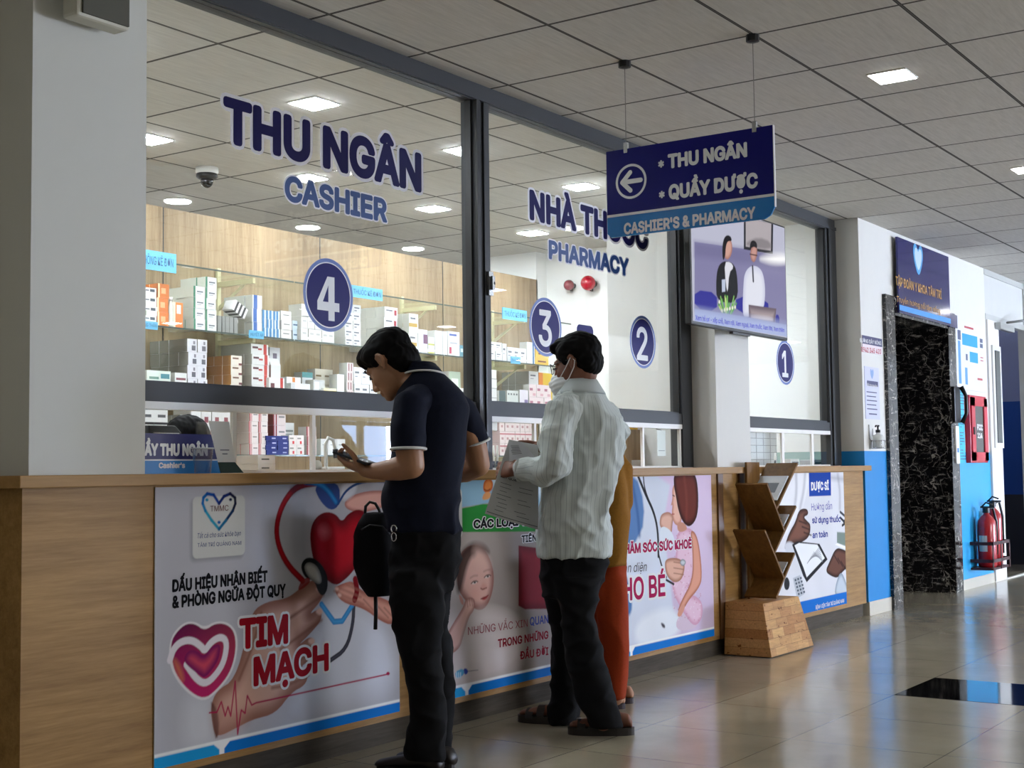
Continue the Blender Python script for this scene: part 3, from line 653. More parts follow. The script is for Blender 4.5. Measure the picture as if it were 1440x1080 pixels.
write('TIÊN', PL, (733, 753, 763.5), (754, 761), tb, pB, bold=0.030, halo=.05, halo_m=tw)
write('NHỮNG VẮC XIN', PL, (658, 882, 893), (742, 881), mat('9a4a56', .6, spec=.05, var=0), pB, bold=0.000)
write('QUAN', PL, (745, 868, 880), (771, 876), mat('3f4d92', .6, spec=.05, var=0), pB, bold=0.022)
write('TRONG NHỮNG', PL, (700, 899, 911), (771, 898), mat('8c1f30', .6, spec=.05, var=0), pB, bold=0.026)
write('ĐẦU ĐỜI', PL, (731, 916, 927.5), (771, 921), mat('8c1f30', .6, spec=.05, var=0), pB, bold=0.026)

# 3: child care poster
pC = thing('poster', (6.97, YP, .6), 'pink-toned poster of a girl being examined, beside the magazine rack', 'poster', 'posters on the counter front')
def T3(*p): return T1(*p, o=(840, 560), k=.3704)
pr = Print(6.305, 7.635, .128, 1.105, YP, .0036, 'd8c4de')
pr.grad(lambda X, Z, c: c*(.92+.14*np.clip((Z-.3)/.8, 0, 1))[..., None])
pr.poly(T3((-60, 270), (285, 280), (250, 480), (270, 640), (300, 900), (-60, 990)), 'd4dbe8', 1, soft=.03)
pr.poly(T3((140, 840), (300, 780), (330, 900), (150, 960)), 'e6ebf2', 2, soft=.05)
soft_folds(pr, .045, 8)
pr.poly(T3((60, 290), (145, 285), (180, 400), (170, 520), (60, 640)), '5b82b6', 1, soft=.02)
pr.poly(T3((95, 640), (120, 700), (136, 800), (112, 840), (60, 700)), '4f7cb6', 2, soft=.02)
pr.line(T3((126, 290), (152, 420), (160, 520)), .02, '3d5f96', soft=.03)
pr.line(T3((150, 284), (185, 370), (214, 430), (230, 500), (232, 600)), .021, '121216', core='2c2c32')
pr.line(T3((174, 284), (178, 340), (200, 400), (216, 440)), .012, '1a1a20')
pr.line(T3((232, 590), (245, 640), (262, 680)), .014, '24242a')
# girl: body, dress, arm, face, hair
pr.poly(T3((300, 830), (372, 796), (390, 872), (300, 888)), 'd7c3d3', 2)
pr.poly(T3((300, 500), (362, 488), (372, 560), (366, 690), (336, 740), (396, 760), (402, 830), (370, 872), (330, 820), (276, 720), (300, 600)), 'd39db8', 2, core='e6c3d6', depth=.04)
r = np.random.RandomState(4)
for _ in range(150):
    a, b = r.uniform(285, 395), r.uniform(500, 850)
    if a < 372 or b > 740: pr.poly(T3((a-3, b), (a, b-3), (a+3, b), (a, b+3)), 'f3e4ee' if r.rand() < .6 else 'c2788f', 1, alpha=.6)
pr.poly(T3((352, 500), (372, 508), (388, 560), (399, 680), (386, 722), (342, 772), (316, 830), (304, 812), (318, 770), (362, 690), (362, 580)), 'b06a50', 2, core='e0a088', depth=.025)
pr.poly(T3((320, 780), (336, 786), (318, 832), (300, 826)), 'd89a84', 2)
pr.poly(T3((286, 400), (278, 412), (286, 380), (283, 350), (294, 318), (322, 340), (322, 470), (306, 486), (290, 474), (282, 440)), 'c48570', 2, core='e6b7a4', depth=.03)
pr.poly(T3((302, 470), (330, 470), (345, 500), (306, 512)), 'c98f7a', 2)
pr.poly(T3((290, 292), (306, 283), (340, 279), (372, 283), (384, 350), (382, 450), (352, 492), (326, 474), (308, 430), (298, 370), (290, 330)), '33140f', 2, core='6a2c20', depth=.05)
pr.line(T3((330, 300), (340, 380), (338, 460)), .02, '8a4432', soft=.03, alpha=.5)
pr.line(T3((286, 368), (293, 372)), .006, '241512', soft=.005); pr.line(T3((283, 440), (292, 440)), .006, 'a84a48', soft=.005)
# doctor's hands
pr.poly(T3((238, 452), (248, 436), (274, 430), (290, 450), (285, 480), (282, 520), (250, 500), (236, 484)), 'b07c68', 2, core='e0b3a0', depth=.03)
pr.poly(T3((236, 480), (282, 500), (300, 560), (240, 570)), 'dfe5ee', 2)
pr.poly(T3((254, 620), (272, 606), (308, 606), (332, 626), (330, 660), (318, 692), (292, 702), (262, 676)), 'a8745e', 2, core='deae98', depth=.03)
for q in (622, 644, 664): pr.line(T3((290, q), (328, q+6)), .005, '9a6854', soft=.006)
pr.poly(T3((312, 620), (324, 608), (338, 620), (330, 638), (318, 636)), '7d8288', 2, core='c9ced2', depth=.015)
pr.line(T3((262, 690), (290, 706)), .014, '2a2a2e')
pr.poly(T3((240, 850), (256, 858), (258, 874), (246, 870)), '4a4650', 2, soft=.01)
band(pr, 6.305, 7.635, .128, .172, 6.614)
pr.build('print', PRINTM, pC)
mg = mat('a3174f', .6, spec=.05, name='magenta_print', var=0)
write('CHĂM SÓC SỨC KHOẺ', PL, (870.5, 765.5, 780), (972.5, 771), mg, pC, bold=0.038, halo=.05, halo_m=tw)
write('toàn diện', PL, (868, 793, 806), (909.5, 803), mat('4a4650', .6, spec=.05, var=0), pC, bold=0, shear=.25)
write('CHO BÉ', PL, (859, 815, 848), (935.5, 838), mg, pC, bold=0.022, halo=.06, halo_m=tw)

# 4: pharmacist poster
pD = thing('poster', (9.2, YP, .6), 'pharmacist poster with clipboard and calculator photo behind the magazine rack', 'poster', 'posters on the counter front')
def T4(*p): return T1(*p, o=(980, 620), k=.2872)
pr = Print(8.36, 9.845, .133, 1.105, YP, .004, 'dcdde2')
soft_folds(pr, .08, 11)
pr.poly(T4((480, 150), (560, 150), (520, 330), (500, 340), (420, 500), (400, 300)), 'e9eaee', 1, soft=.03)
for x0, y0, x1, y1 in ((486, 170, 478, 330), (530, 160, 505, 330), (655, 180, 735, 190), (690, 170, 700, 330)): pr.line(T4((x0, y0), ((x0+x1)/2+6, (y0+y1)/2), (x1, y1)), .03, '8e8f9a', soft=.04, alpha=.6)
pr.poly(T4((425, 540), (440, 480), (458, 438), (482, 398), (498, 342), (520, 330), (542, 334), (546, 362), (522, 372), (540, 392), (558, 410), (552, 470), (510, 500), (470, 505)), '3a231c', 2, core='7a5040', depth=.05)
for q in ((500, 392), (515, 420), (524, 448)): pr.line(T4(q, (q[0]+36, q[1]+14)), .01, '331d17', soft=.012)
pr.poly(T4((424, 500), (470, 490), (500, 560), (440, 560)), 'cfd2da', 2, soft=.02)
pr.poly(T4((466, 508), (492, 492), (600, 504), (640, 580), (538, 692), (520, 660)), '1c1c20', 0)
pr.poly(T4((478, 512), (500, 500), (590, 508), (626, 574), (538, 668), (522, 620)), 'eceef0', 0)
for k in range(9): pr.line(T4((540+k*4, 560+k*2-k*9+40), (600+k*2, 520+k*9)), .005, '8e9096', 0)
pr.poly(T4((470, 672), (506, 656), (526, 750), (490, 772)), 'b9bec6', 0)
for i in range(3):
    for j in range(5): pr.poly(T4(*[(478+i*13+j*4+a, 678-i*5+j*17+b) for a, b in ((0, 0), (8, -3), (10, 7), (2, 10))]), '4c5663', 0)
pr.poly(T4((425, 690), (440, 660), (456, 690), (450, 730), (430, 730)), '2a2a2e', 2)
pr.poly(T4((686, 446), (740, 450), (742, 520), (686, 500)), '7b8a82', 0, soft=.01)
pr.poly(T4((628, 640), (650, 590), (680, 522), (716, 530), (746, 548), (748, 610), (710, 644), (690, 672), (660, 664)), '2f1c17', 2, core='6a4436', depth=.04)
for q in ((672, 560), (690, 575), (706, 590)): pr.line(T4(q, (q[0]+24, q[1]+40)), .01, '2a1813', soft=.012)
pr.poly(T4((676, 508), (688, 500), (745, 524), (742, 536)), 'f2f2f2', 0)
pr.poly(T4((672, 768), (682, 690), (706, 634), (730, 690), (750, 760)), '8f9cab', 2, core='c3cdd6', depth=.04)
pr.line(T4((702, 348), (736, 378), (718, 396)), .02, '3a3d44', 0); pr.line(T4((702, 376), (728, 402), (712, 414)), .02, '23252c', 0)
pr.poly(T4((548, 150), (655, 150), (657, 268), (550, 272)), '0c3f9e', 0)
pr.poly([(8.3, .1), (9.9, .1), (9.9, .22), (8.3, .22)], '0f6cc4', 0, raw=True)
pr.build('print', PRINTM, pD)
write('DƯỢC SĨ', PL, (1140.5, 678, 690), (1165.5, 689), tw, pD, bold=0.038)
write('Hướng dẫn', PL, (1141, 708, 718), (1170, 716), mat('4a4aa0', .6, spec=.05, var=0), pD, bold=0.000)
write('sử dụng thuốc', PL, (1142, 727, 736), (1182, 734), mat('25358c', .6, spec=.05, var=0), pD, bold=0.022)
write('an toàn', PL, (1142.5, 748, 757), (1164, 755), mat('25358c', .6, spec=.05, var=0), pD, bold=0.022)
write('BỆNH VIỆN TÂM TRÍ QUẢNG NAM', PL, (1147, 851.5, 857), (1187, 847), tw, pD, bold=0.015)
# ------------------------------------------------------------------ vinyl lettering and number discs on the glass
GL = ('y', YF+.0275)
halo = mat('dcdde6', .4, name='pale_vinyl', var=0); nv = mat('0f0c4e', .4, name='navy_vinyl_letters', var=0, spec=.15); bv = mat('083c7c', .4, name='blue_vinyl_letters', var=0)
def glassword(name, body, label, Lp, Rp, m, bold, hl):
    a = plane_px(GL, Lp[0], Lp[2]); t = thing(name, (a[0], GL[1], a[1]), label, 'sign', 'lettering on the glass')
    write(body, GL, Lp, Rp, m, t, bold=bold, halo=hl, halo_m=halo, flat=True)
glassword('window_lettering', 'THU NGÂN', 'large navy vinyl word THU NGÂN on the glass above CASHIER', (313.5, 134, 200), (592.5, 268), nv, .04, .045)
glassword('window_lettering', 'CASHIER', 'blue vinyl word CASHIER on the glass below THU NGÂN', (400, 245.5, 282), (544, 311), bv, .038, .035)
glassword('window_lettering', 'NHÀ THUỐC', 'large navy vinyl words NHÀ THUỐC on the glass partly behind the hanging sign', (744.5, 266, 309), (911, 350), nv, .04, .045)
glassword('window_lettering', 'PHARMACY', 'blue vinyl word PHARMACY on the glass below NHÀ THUỐC', (771.5, 337, 364), (884, 387), bv, .038, .04)
ringm = mat('5b74b8', .35, name='pale_blue_vinyl', var=0); discm = mat('1c1a66', .3, name='navy_disc_vinyl', var=0, spec=.15); whitev = mat('e4e5ea', .4, name='white_vinyl_print', var=0)
for num, (x0, x1, y0, y1), nb, lab in (('4', (427, 497, 363.5, 466.5), (446, 477, 386.5, 449), 'navy disc with a white 4 on the cashier glass'),
                                  ('3', (745, 789.5, 418, 502), (757.5, 776, 434.5, 486), 'navy disc with a white 3 below the word PHARMACY'),
                                  ('2', (886, 922, 444, 518), (895.5, 911, 459, 506), 'navy disc with a white 2 next to the dark window post'),
                                  ('1', (1092, 1117, 479, 541), (1100, 1108.5, 492.5, 530), 'navy disc with a white 1 below the TV')):
    cx, cz = plane_px(GL, (x0+x1)/2, (y0+y1)/2); rx = (plane_px(GL, x1, (y0+y1)/2)[0]-plane_px(GL, x0, (y0+y1)/2)[0])/2; rz = (plane_px(GL, (x0+x1)/2, y0)[1]-plane_px(GL, (x0+x1)/2, y1)[1])/2
    r = (rx+rz)/2
    t = thing('number_sticker', (cx, GL[1], cz), lab, 'sign', 'counter number stickers')
    disc(GL, cx, cz, r, r, .0005, 'rim', ringm, t, .9); disc(GL, cx, cz, r*.9, r*.9, .0006, 'line', whitev, t, .965); disc(GL, cx, cz, r*.87, r*.87, .0004, 'disc', discm, t)
    a = plane_px(GL, nb[0], nb[3]); b = plane_px(GL, nb[1], nb[3]); c = plane_px(GL, nb[0], nb[2])
    if num == '4':
        u = lambda p, q: front(GL[1]) @ Vector((a[0]+(b[0]-a[0])*p, a[1]+(c[1]-a[1])*q, .0012)); n4 = MB()
        for P4 in (((.5, 0), (.78, 0), (.78, .22), (.5, .22)), ((0, .22), (.5, .22), (.78, .22), (1, .22), (1, .42), (.78, .42), (.5, .42), (.25, .42), (0, .42)), ((.5, .42), (.78, .42), (.78, 1), (.5, 1), (.5, .8)), ((0, .42), (.25, .42), (.5, .8), (.5, 1), (.46, 1))): n4.quad([u(*q) for q in P4])
        n4.build('numeral', whitev, t); continue
    lettering(num, front(GL[1]), (a[0], a[1], b[0], c[1]), whitev, t, bold=.016, name='numeral', lift=.0012)
x0, z0 = plane_px(GL, 811.5, 500); x1, z1 = plane_px(GL, 834, 459)
t = thing('window_sticker', (x0, GL[1], z0), 'small plain navy sticker on the glass beside the number 3 disc', 'sign')
flat(GL, round_rect(x0, x1, z0-.08, z1, .03), .0006, 'vinyl', discm, t)

# ------------------------------------------------------------------ hanging direction sign
SX = 5.608; PS = ('x', SX-.006)
hs = thing('hanging_sign', (SX, 2.85, 2.25), 'navy hanging sign with a white arrow on two wires below the hall ceiling', 'sign')
ya, yb, zt, zm, zb = 3.279, 2.424, 2.663, 2.352, 2.247
MB().box((SX-.005, yb, zm), (SX+.005, ya, zt)).build('board', mat('15156a', .25, name='navy_sign_face', var=0, spec=.2), hs)
poly = [(-ya, zm), (-ya+.0, zb+.02), (-ya+.02, zb), (-yb-.05, zb), (-yb-.02, zb+.015), (-yb, zb+.05), (-yb, zm)]
flat(PS, poly, -.001, 'blue_strip', mat('0d6fb6', .25, name='blue_sign_face', var=0), hs, thick=.01)
MB().box((SX-.0072, yb, zm-.008), (SX-.005, ya, zm+.004)).box((SX-.0075, yb-.004, zb+.05), (SX+.006, yb, zt)).build('white_edge', M['letter'], hs)
write('THU NGÂN', PS, (939.5, 217, 237.5), (1051, 222.5), M['letter'], hs, bold=0.044, flat=True)
write('QUẦY DƯỢC', PS, (940.5, 260, 281), (1066, 266), M['letter'], hs, bold=0.044, flat=True)
write("CASHIER'S & PHARMACY", PS, (877.5, 314, 330), (1062.5, 306), M['letter'], hs, bold=0.036, flat=True)
for q in ((926, 226, 243), (927, 269, 286)): write('*', PS, q, (q[0]+8, q[2]-2), M['letter'], hs, bold=0.024, flat=True)
cy, cz = plane_px(PS, 887.5, 255); disc(PS, cy, cz, .083, .083, .0008, 'arrow_ring', M['letter'], hs, .86)
def bar(p, q, w):
    d = Vector((q[0]-p[0], q[1]-p[1])); n = Vector((-d.y, d.x)).normalized()*w/2; e = d.normalized()*w/2
    out = []
    for c, s in ((q, 1), (p, -1)):
        for k in range(9):
            a = -math.pi/2+math.pi*k/8; v = e*(s*math.cos(a)) + n*(s*math.sin(a)); out.append((c[0]+v.x, c[1]+v.y))
    return out
fr = side(PS[1]); V2 = []; F2 = []
for p, q in (((cy-.045, cz), (cy+.052, cz)), ((cy-.048, cz), (cy-.004, cz+.043)), ((cy-.048, cz), (cy-.004, cz-.043))):
    b_ = bar(p, q, .022); F2.append(list(range(len(V2), len(V2)+len(b_)))); V2 += [Vector(v) for v in b_]
v, e, f, ov, oe, of = geometry.delaunay_2d_cdt(V2, [], F2, 0, 1e-6)
ar = MB(); ar.v = [fr @ Vector((a.x, a.y, .0009)) for a in v]; ar.f = [t for t, o in zip(f, of) if o]; ar.mi = [0]*len(ar.f)
ar.build('arrow', M['letter'], hs)
for y in (3.172, 2.512):
    wr = MB().tube([(SX, y, zt+.02), (SX, y, CEIL-.02)], .0022, 6).build('wire', M['steel'], hs)
    MB().box((SX-.008, y-.01, zt-.02), (SX+.008, y+.01, zt+.03)).build('wire_clip', M['steel'], hs)
    MB().lathe([(.012, -.035), (.03, -.03), (.03, 0)], (SX, y, CEIL), 10).build('ceiling_hook', M['black'], hs)

# ------------------------------------------------------------------ TV
TY = 3.62
tv = thing('television', (7.85, TY, 1.99), 'wall-mounted TV showing two presenters, on the middle pillar', 'television')
MB().box((7.13, TY, 1.985), (8.53, TY+.04, 2.752)).build('housing', M['black'], tv, bevel=.006)
MB().box((7.5, TY+.04, 2.2), (8.2, TY+.075, 2.6)).build('back_cover', M['black'], tv)
MB().box((7.8, TY+.07, 2.25), (8.2, YC, 2.55)).build('wall_bracket', M['alud'], tv)
MB().box((7.7, TY+.005, 1.972), (7.95, TY+.03, 1.986)).build('sensor_bar', M['black'], tv)
PT = ('y', TY-.002)
def T5(*p): return T1(*p, o=(940, 300), k=1/3)
s = Print(7.15, 8.515, 2.005, 2.74, TY-.0015, .0045, 'c3c4d8')
s.poly(T5((110, 120), (320, 150), (500, 190), (500, 480), (110, 420)), '8884ad', 0)
s.poly(T5((110, 120), (320, 150), (500, 190), (500, 240), (110, 180)), '76729c', 0, soft=.05, alpha=.8)
s.poly(T5((110, 322), (205, 335), (205, 415), (110, 400)), '2b2a9c', 1); s.poly(T5((285, 345), (420, 360), (425, 440), (285, 420)), '2b2a9c', 1); s.poly(T5((452, 425), (468, 430), (468, 475), (452, 470)), '2b2a9c', 1)
s.poly(T5((318, 20), (442, 40), (440, 172), (318, 152)), '20202a', 0); s.poly(T5((326, 20), (434, 42), (432, 158), (326, 140)), 'b8b0b4', 0)
s.poly(T5((330, 120), (380, 100), (432, 120), (432, 156), (330, 138)), '8f888c', 1, soft=.02)
s.poly(T5((380, 190), (440, 172), (500, 176), (500, 210), (440, 212), (400, 200)), 'ffffff', 2, soft=.05)
# woman in a dark jacket
s.poly(T5((204, 375), (200, 290), (208, 225), (232, 200), (270, 206), (290, 245), (295, 380)), '15151c', 2)
s.poly(T5((236, 205), (262, 205), (276, 228), (256, 250), (250, 340), (242, 300)), 'e8e8f2', 1)
s.poly(T5((236, 120), (250, 100), (268, 118), (270, 160), (258, 192), (240, 196), (232, 160)), 'b07c70', 2, core='d9a898', depth=.03)
s.poly(T5((230, 205), (226, 150), (233, 105), (248, 90), (264, 98), (268, 118), (250, 116), (242, 140), (240, 180)), '141018', 2)
s.poly(T5((225, 280), (240, 278), (240, 330), (226, 332)), 'c9d2ea', 0)
# man in a white coat
s.poly(T5((312, 430), (316, 300), (322, 250), (345, 222), (375, 222), (400, 250), (410, 330), (400, 420), (330, 440)), 'd8daf0', 2, core='eceefa', depth=.06)
s.poly(T5((348, 150), (355, 130), (372, 132), (376, 170), (364, 210), (350, 200), (344, 175)), 'a8746a', 2, core='cf9c90', depth=.03)
s.poly(T5((342, 150), (346, 120), (360, 112), (374, 126), (374, 150), (362, 140), (350, 146)), '16131a', 2)
s.line(T5((344, 172), (374, 178)), .008, '402028', 0); s.line(T5((355, 225), (358, 285)), .022, '3a3a48', 0)
s.poly(T5((338, 385), (455, 402), (448, 465), (340, 448)), '6a5a66', 0, core='b0a0a4', depth=.06); s.poly(T5((350, 430), (440, 440), (440, 460), (350, 446)), 'f0e6e6', 2, soft=.03)
r = np.random.RandomState(2)
for k in range(26):
    a = r.uniform(200, 290); s.line(T5((a*.4+148, 430), (a, r.uniform(345, 415))), .012, ['5fae4a', '8fd06a', '3c8436', 'c9e08a'][k % 4], 0)
for k in range(7): s.poly(T5(*[(a+215+k*11, b+375+(k*37) % 40) for a, b in ((-5, 0), (0, -12), (5, 0), (0, 8))]), 'f4f4e0', 1)
s.poly(T5((110, 402), (300, 432), (500, 470), (500, 520), (110, 460)), 'aebbe6', 0)
s.poly(T5((110, 390), (500, 455), (500, 478), (110, 408)), '9aa2cc', 0, soft=.03, alpha=.6)
s.build('screen', attr_mat('tv_screen', .15, emit=.62), tv, .001)
write('Xem hồ sơ - xếp chỗ, Xem nội, Xem ngoại, Xem thuốc, Xem Nhi, Xem thêm', PT, (978, 443, 450), (1103, 467.5), mat('2b2a9c', .4, emit=.3, var=0), tv, bold=0.024)

# wall speaker high on the left pillar
sp = thing('wall_speaker', (2.9, 3.7, 2.63), 'dark-fronted speaker cut by the top of the picture on the white pillar', 'speaker')
MB().box((2.84, 3.66, 2.66), (3.06, 3.74, 3.02)).box((2.9, 3.74, 2.8), (3.0, 3.781, 2.95)).build('cabinet', mat('cfcdbd', .5, name='cream_plastic'), sp, bevel=.012)
MB().box((2.86, 3.652, 2.672), (3.05, 3.662, 3.0)).build('grille', mat('4b4a3e', .6, name='speaker_cloth'), sp)

# ------------------------------------------------------------------ hall wall fittings
PW = ('y', YW)
ls = thing('lobby_sign', (11.7, YW, 2.4), 'navy sign board with gold letters and a heart above the black marble lift lobby', 'sign')
MB().box((11.06, YW-.05, 2.405), (12.45, YW-.033, 3.035)).build('board', mat('1c1a5c', .12, name='glossy_navy_board', var=0), ls)
PB = ('y', YW-.051); gold = mat('b98a35', .35, .4, name='gold_letter', var=0)
write('TẬP ĐOÀN Y KHOA TÂM TRÍ', PB, (1259.5, 388, 401), (1324, 416), gold, ls, bold=0.024, flat=True)
write('Truyền hương nối tâm sống', PB, (1261, 416, 424), (1322, 437), gold, ls, bold=0.008, flat=True)
cxh, czh = plane_px(PB, 1291, 363)
hp = [(0, -.17), (-.1, -.06), (-.135, .04), (-.11, .11), (-.05, .12), (0, .06), (.05, .12), (.11, .11), (.135, .04), (.1, -.06)]
flat(PB, [(cxh+a, czh+b) for a, b in hp], .0012, 'heart_logo', mat('4aa3d8', .3, var=0), ls, 2); flat(PB, [(cxh+a*.72, czh+b*.72) for a, b in hp], .002, 'heart_logo_centre', mat('c9e0f2', .3, var=0), ls, 2)
MB().box((11.06, YW-.053, 2.425), (12.45, YW-.0505, 2.47)).build('blue_stripe', mat('2a8fd8', .3, var=0), ls)
MB().box((12.45, YW-.045, 2.40), (12.68, YW-.031, 2.52)).build('plate', mat('20205e', .2, var=0), ls)

ht = thing('hotline_sign', (10.5, YW, 2.04), 'small navy and white hotline sign beside the lift lobby', 'sign')
MB().box((10.26+.04, YW-.006, 2.035), (10.74, YW, 2.165)).build('board', mat('e8dfe4', .7, spec=.05, var=0), ht)
MB().box((10.30, YW-.008, 2.10), (10.74, YW-.005, 2.165)).build('navy_band', M['navy'], ht)
write('ĐƯỜNG DÂY NÓNG', ('y', YW-.0085), (1209, 475.5, 481), (1239, 485.5), M['letter'], ht, bold=0.016)
write('0942 345 420', ('y', YW-.0065), (1211, 487.5, 494.5), (1239, 498), mat('b01c3c', .4, var=0), ht, bold=0.016)
nb = thing('notice', (10.5, YW, 1.5), 'pale lavender notice with a dark heading above the sanitizer bottle', 'notice')
x0, x1 = at(1215, 520, YW).x, at(1237, 590, YW).x
MB().box((x0, YW-.004, 1.515), (x1, YW, 1.925)).build('sheet', mat('cfd2e8', .7, spec=.05, name='lavender_paper', var=0), nb)
MB().box((x0+.05, YW-.006, 1.775), (x1-.03, YW-.004, 1.815)).build('heading_bar', M['navy'], nb)
write('NỘI QUY KHÁM', ('y', YW-.0065), (1218.5, 539, 543), (1233.5, 546), M['letter'], nb, bold=0.016)
lm = MB()
for k in range(5): lm.quad([(x0+.03, YW-.0046, 1.73-.033*k), (x1-.06-.02*(k % 2), YW-.0046, 1.73-.033*k), (x1-.06-.02*(k % 2), YW-.0046, 1.722-.033*k), (x0+.03, YW-.0046, 1.722-.033*k)])
lm.quad([(x0+.07, YW-.0046, 1.55), (x1-.07, YW-.0046, 1.55), (x1-.07, YW-.0046, 1.56), (x0+.07, YW-.0046, 1.56)])
lm.build('text_line', M['navy'], nb)
flat(('y', YW-.0046), [((x0+x1)/2+a*.3, 1.875+b*.3) for a, b in hp], .0008, 'heart_logo', mat('7f9fd0', .4, var=0), nb, 2)

# hand sanitizer in a wire bracket
sx = at(1235, 620, YW-.06).x
sb = thing('sanitizer_bracket', (sx, YW-.02, 1.29), 'chrome wire bracket holding a sanitizer bottle on the wall', 'bracket')
wm = MB()
for z in (1.285, 1.345):
    ring = [(sx+.055*math.cos(a), YW-.06+.055*math.sin(a), z) for a in np.linspace(0, 2*math.pi, 25)]; wm.tube(ring, .003, 6)
for a in np.linspace(0, 2*math.pi, 9)[:-1]: wm.tube([(sx+.055*math.cos(a), YW-.06+.055*math.sin(a), 1.345), (sx+.055*math.cos(a), YW-.06+.055*math.sin(a), 1.285), (sx, YW-.06, 1.284)], .002, 5)
wm.tube([(sx-.04, YW-.02, 1.345), (sx-.04, YW-.003, 1.36), (sx-.04, YW-.003, 1.47)], .003, 6).tube([(sx+.04, YW-.02, 1.345), (sx+.04, YW-.003, 1.36), (sx+.04, YW-.003, 1.44)], .003, 6)
wm.build('wire_rack', M['steel'], sb, True)
bo = thing('sanitizer_bottle', (sx, YW-.06, 1.288), 'clear pump bottle with a black pump in the wall bracket', 'bottle')
MB().lathe([(.001, 0), (.042, 0), (.045, .01), (.045, .08), (.035, .1), (.016, .108), (.016, .12)], (sx, YW-.06, 1.289), 20).build('body', mat('d6d9d8', .15, name='frosted_clear_plastic'), bo, True)
MB().lathe([(.019, .118), (.019, .14), (.007, .142), (.007, .165), (.013, .166), (.013, .176), (.001, .178)], (sx, YW-.06, 1.289), 14).tube([(sx, YW-.06, 1.461), (sx-.045, YW-.06, 1.46), (sx-.055, YW-.06, 1.452)], .006, 8).build('pump', M['black'], bo, True)

# lift call handset and plate on the right jamb
hsx = 12.56; HSY = YW-.03
ph = thing('wall_handset', (hsx, HSY, 1.55), 'black curved handset on the marble jamb right of the lift lobby', 'intercom')
MB().prism([(hsx-.09, HSY, 1.86), (hsx+.09, HSY, 1.86), (hsx+.09, HSY, 1.53), (hsx-.09, HSY, 1.53)], (0, -.03, 0)).build('body', M['black'], ph, bevel=.008)
MB().tube([(hsx+.06, HSY-.045, 1.53), (hsx+.075, HSY-.085, 1.62), (hsx+.075, HSY-.085, 1.77), (hsx+.06, HSY-.045, 1.86)], [.022, .015, .015, .022], 10).build('handset', M['black'], ph, True)
pl = thing('wall_plate', (hsx, HSY, 1.2), 'narrow white plate below the black handset on the marble jamb', 'plate')
MB().box((hsx-.03, HSY-.012, 1.16), (hsx+.07, HSY, 1.5)).build('plate', M['white'], pl); MB().box((hsx, HSY-.015, 1.26), (hsx+.04, HSY-.012, 1.3)).build('blue_mark', M['sky'], pl)

# board of notices, cyan sheet, fire hose cabinet
nt = thing('notice_board', (13.2, YW, 1.86), 'white information board with blue blocks above the red hose cabinet', 'notice')
bx0, bx1 = 12.72, 13.72; YN = YW-.001
MB().box((bx0, YW-.012, 1.85), (bx1, YW-.001, 2.5)).build('board', mat('dfe2e8', .7, spec=.05, name='white_board', var=0), nt)
def blocks(name, lst, m, parent, y):
    b = MB()
    for a0, a1, z0, z1 in lst: b.quad([(a0, y, z0), (a1, y, z0), (a1, y, z1), (a0, y, z1)])
    return b.build(name, m, parent)
cy_ = mat('4fa6da', .7, spec=.05, name='cyan_print', var=0)
blocks('blue_print', [(12.92, 13.42, 2.27, 2.38), (13.15, 13.42, 2.12, 2.22)], cy_, nt, YW-.0126)
blocks('vertical_text', [(12.78, 12.86, 1.90, 2.30), (12.98, 13.06, 1.90, 2.06)], mat('4a92cc', .4, var=0), nt, YW-.0126)
blocks('small_print', [(12.78, 12.88, 2.31, 2.40), (13.02, 13.08, 2.13, 2.19), (13.5, 13.6, 2.33, 2.37), (13.5, 13.6, 2.28, 2.32)], mat('3a4a70', .4, var=0), nt, YW-.0127)
blocks('grey_sheet', [(13.3, 13.62, 1.88, 2.05)], mat('d8d6d2', .4, var=0), nt, YW-.0126)
blocks('red_print', [(13.0, 13.3, 2.435, 2.455), (13.5, 13.6, 2.18, 2.19), (13.5, 13.6, 2.15, 2.16), (13.38, 13.55, 1.96, 1.98)], mat('b0303a', .4, var=0), nt, YW-.0128)
cs = thing('cyan_sheet', (12.9, YW, 1.16), 'tall cyan text sheet beside the red hose cabinet', 'notice')
MB().box((12.70, YW-.006, 1.165), (min(13.1, at(1365, 600, YW-.06).x-.01), YW, 1.86)).build('sheet', mat('5fc3e6', .7, spec=.05, name='cyan_paper', var=.02), cs)
r = random.Random(5); blocks('text_line', [(12.77, 12.77+r.uniform(.06, .2), 1.82-.027*k, 1.827-.027*k) for k in range(24) if k not in (5, 13, 19)], M['navy'], cs, YW-.0066)
hc = thing('hose_cabinet', (13.4, YW, 1.16), 'red fire hose cabinet with a dark glass door on the white wall', 'cabinet')
cx0, cx1 = at(1366, 600, YW-.06).x, at(1389.5, 600, YW-.06).x
MB().box((cx0, YW-.05, 1.165), (cx1, YW, 1.80)).build('case', mat('c01f35', .35, name='red_cabinet_paint'), hc, bevel=.006)
d = MB(); a0, a1 = cx0+.02, cx1-.02
for bx in (((a0, 1.185), (a0+.11, 1.78)), ((a1-.11, 1.185), (a1, 1.78)), ((a0, 1.185), (a1, 1.265)), ((a0, 1.70), (a1, 1.78))): d.box((bx[0][0], YW-.064, bx[0][1]), (bx[1][0], YW-.05, bx[1][1]))
dd = d.build('door', mat('c9233a', .35, name='red_door_paint'), hc)
MB().box((a0+.11, YW-.056, 1.265), (a1-.11, YW-.051, 1.70)).build('glass', mat('3a3531', .12, name='dark_cabinet_glass'), dd)
MB().box((a0+.03, YW-.074, 1.43), (a0+.06, YW-.064, 1.5)).build('handle', M['black'], dd)
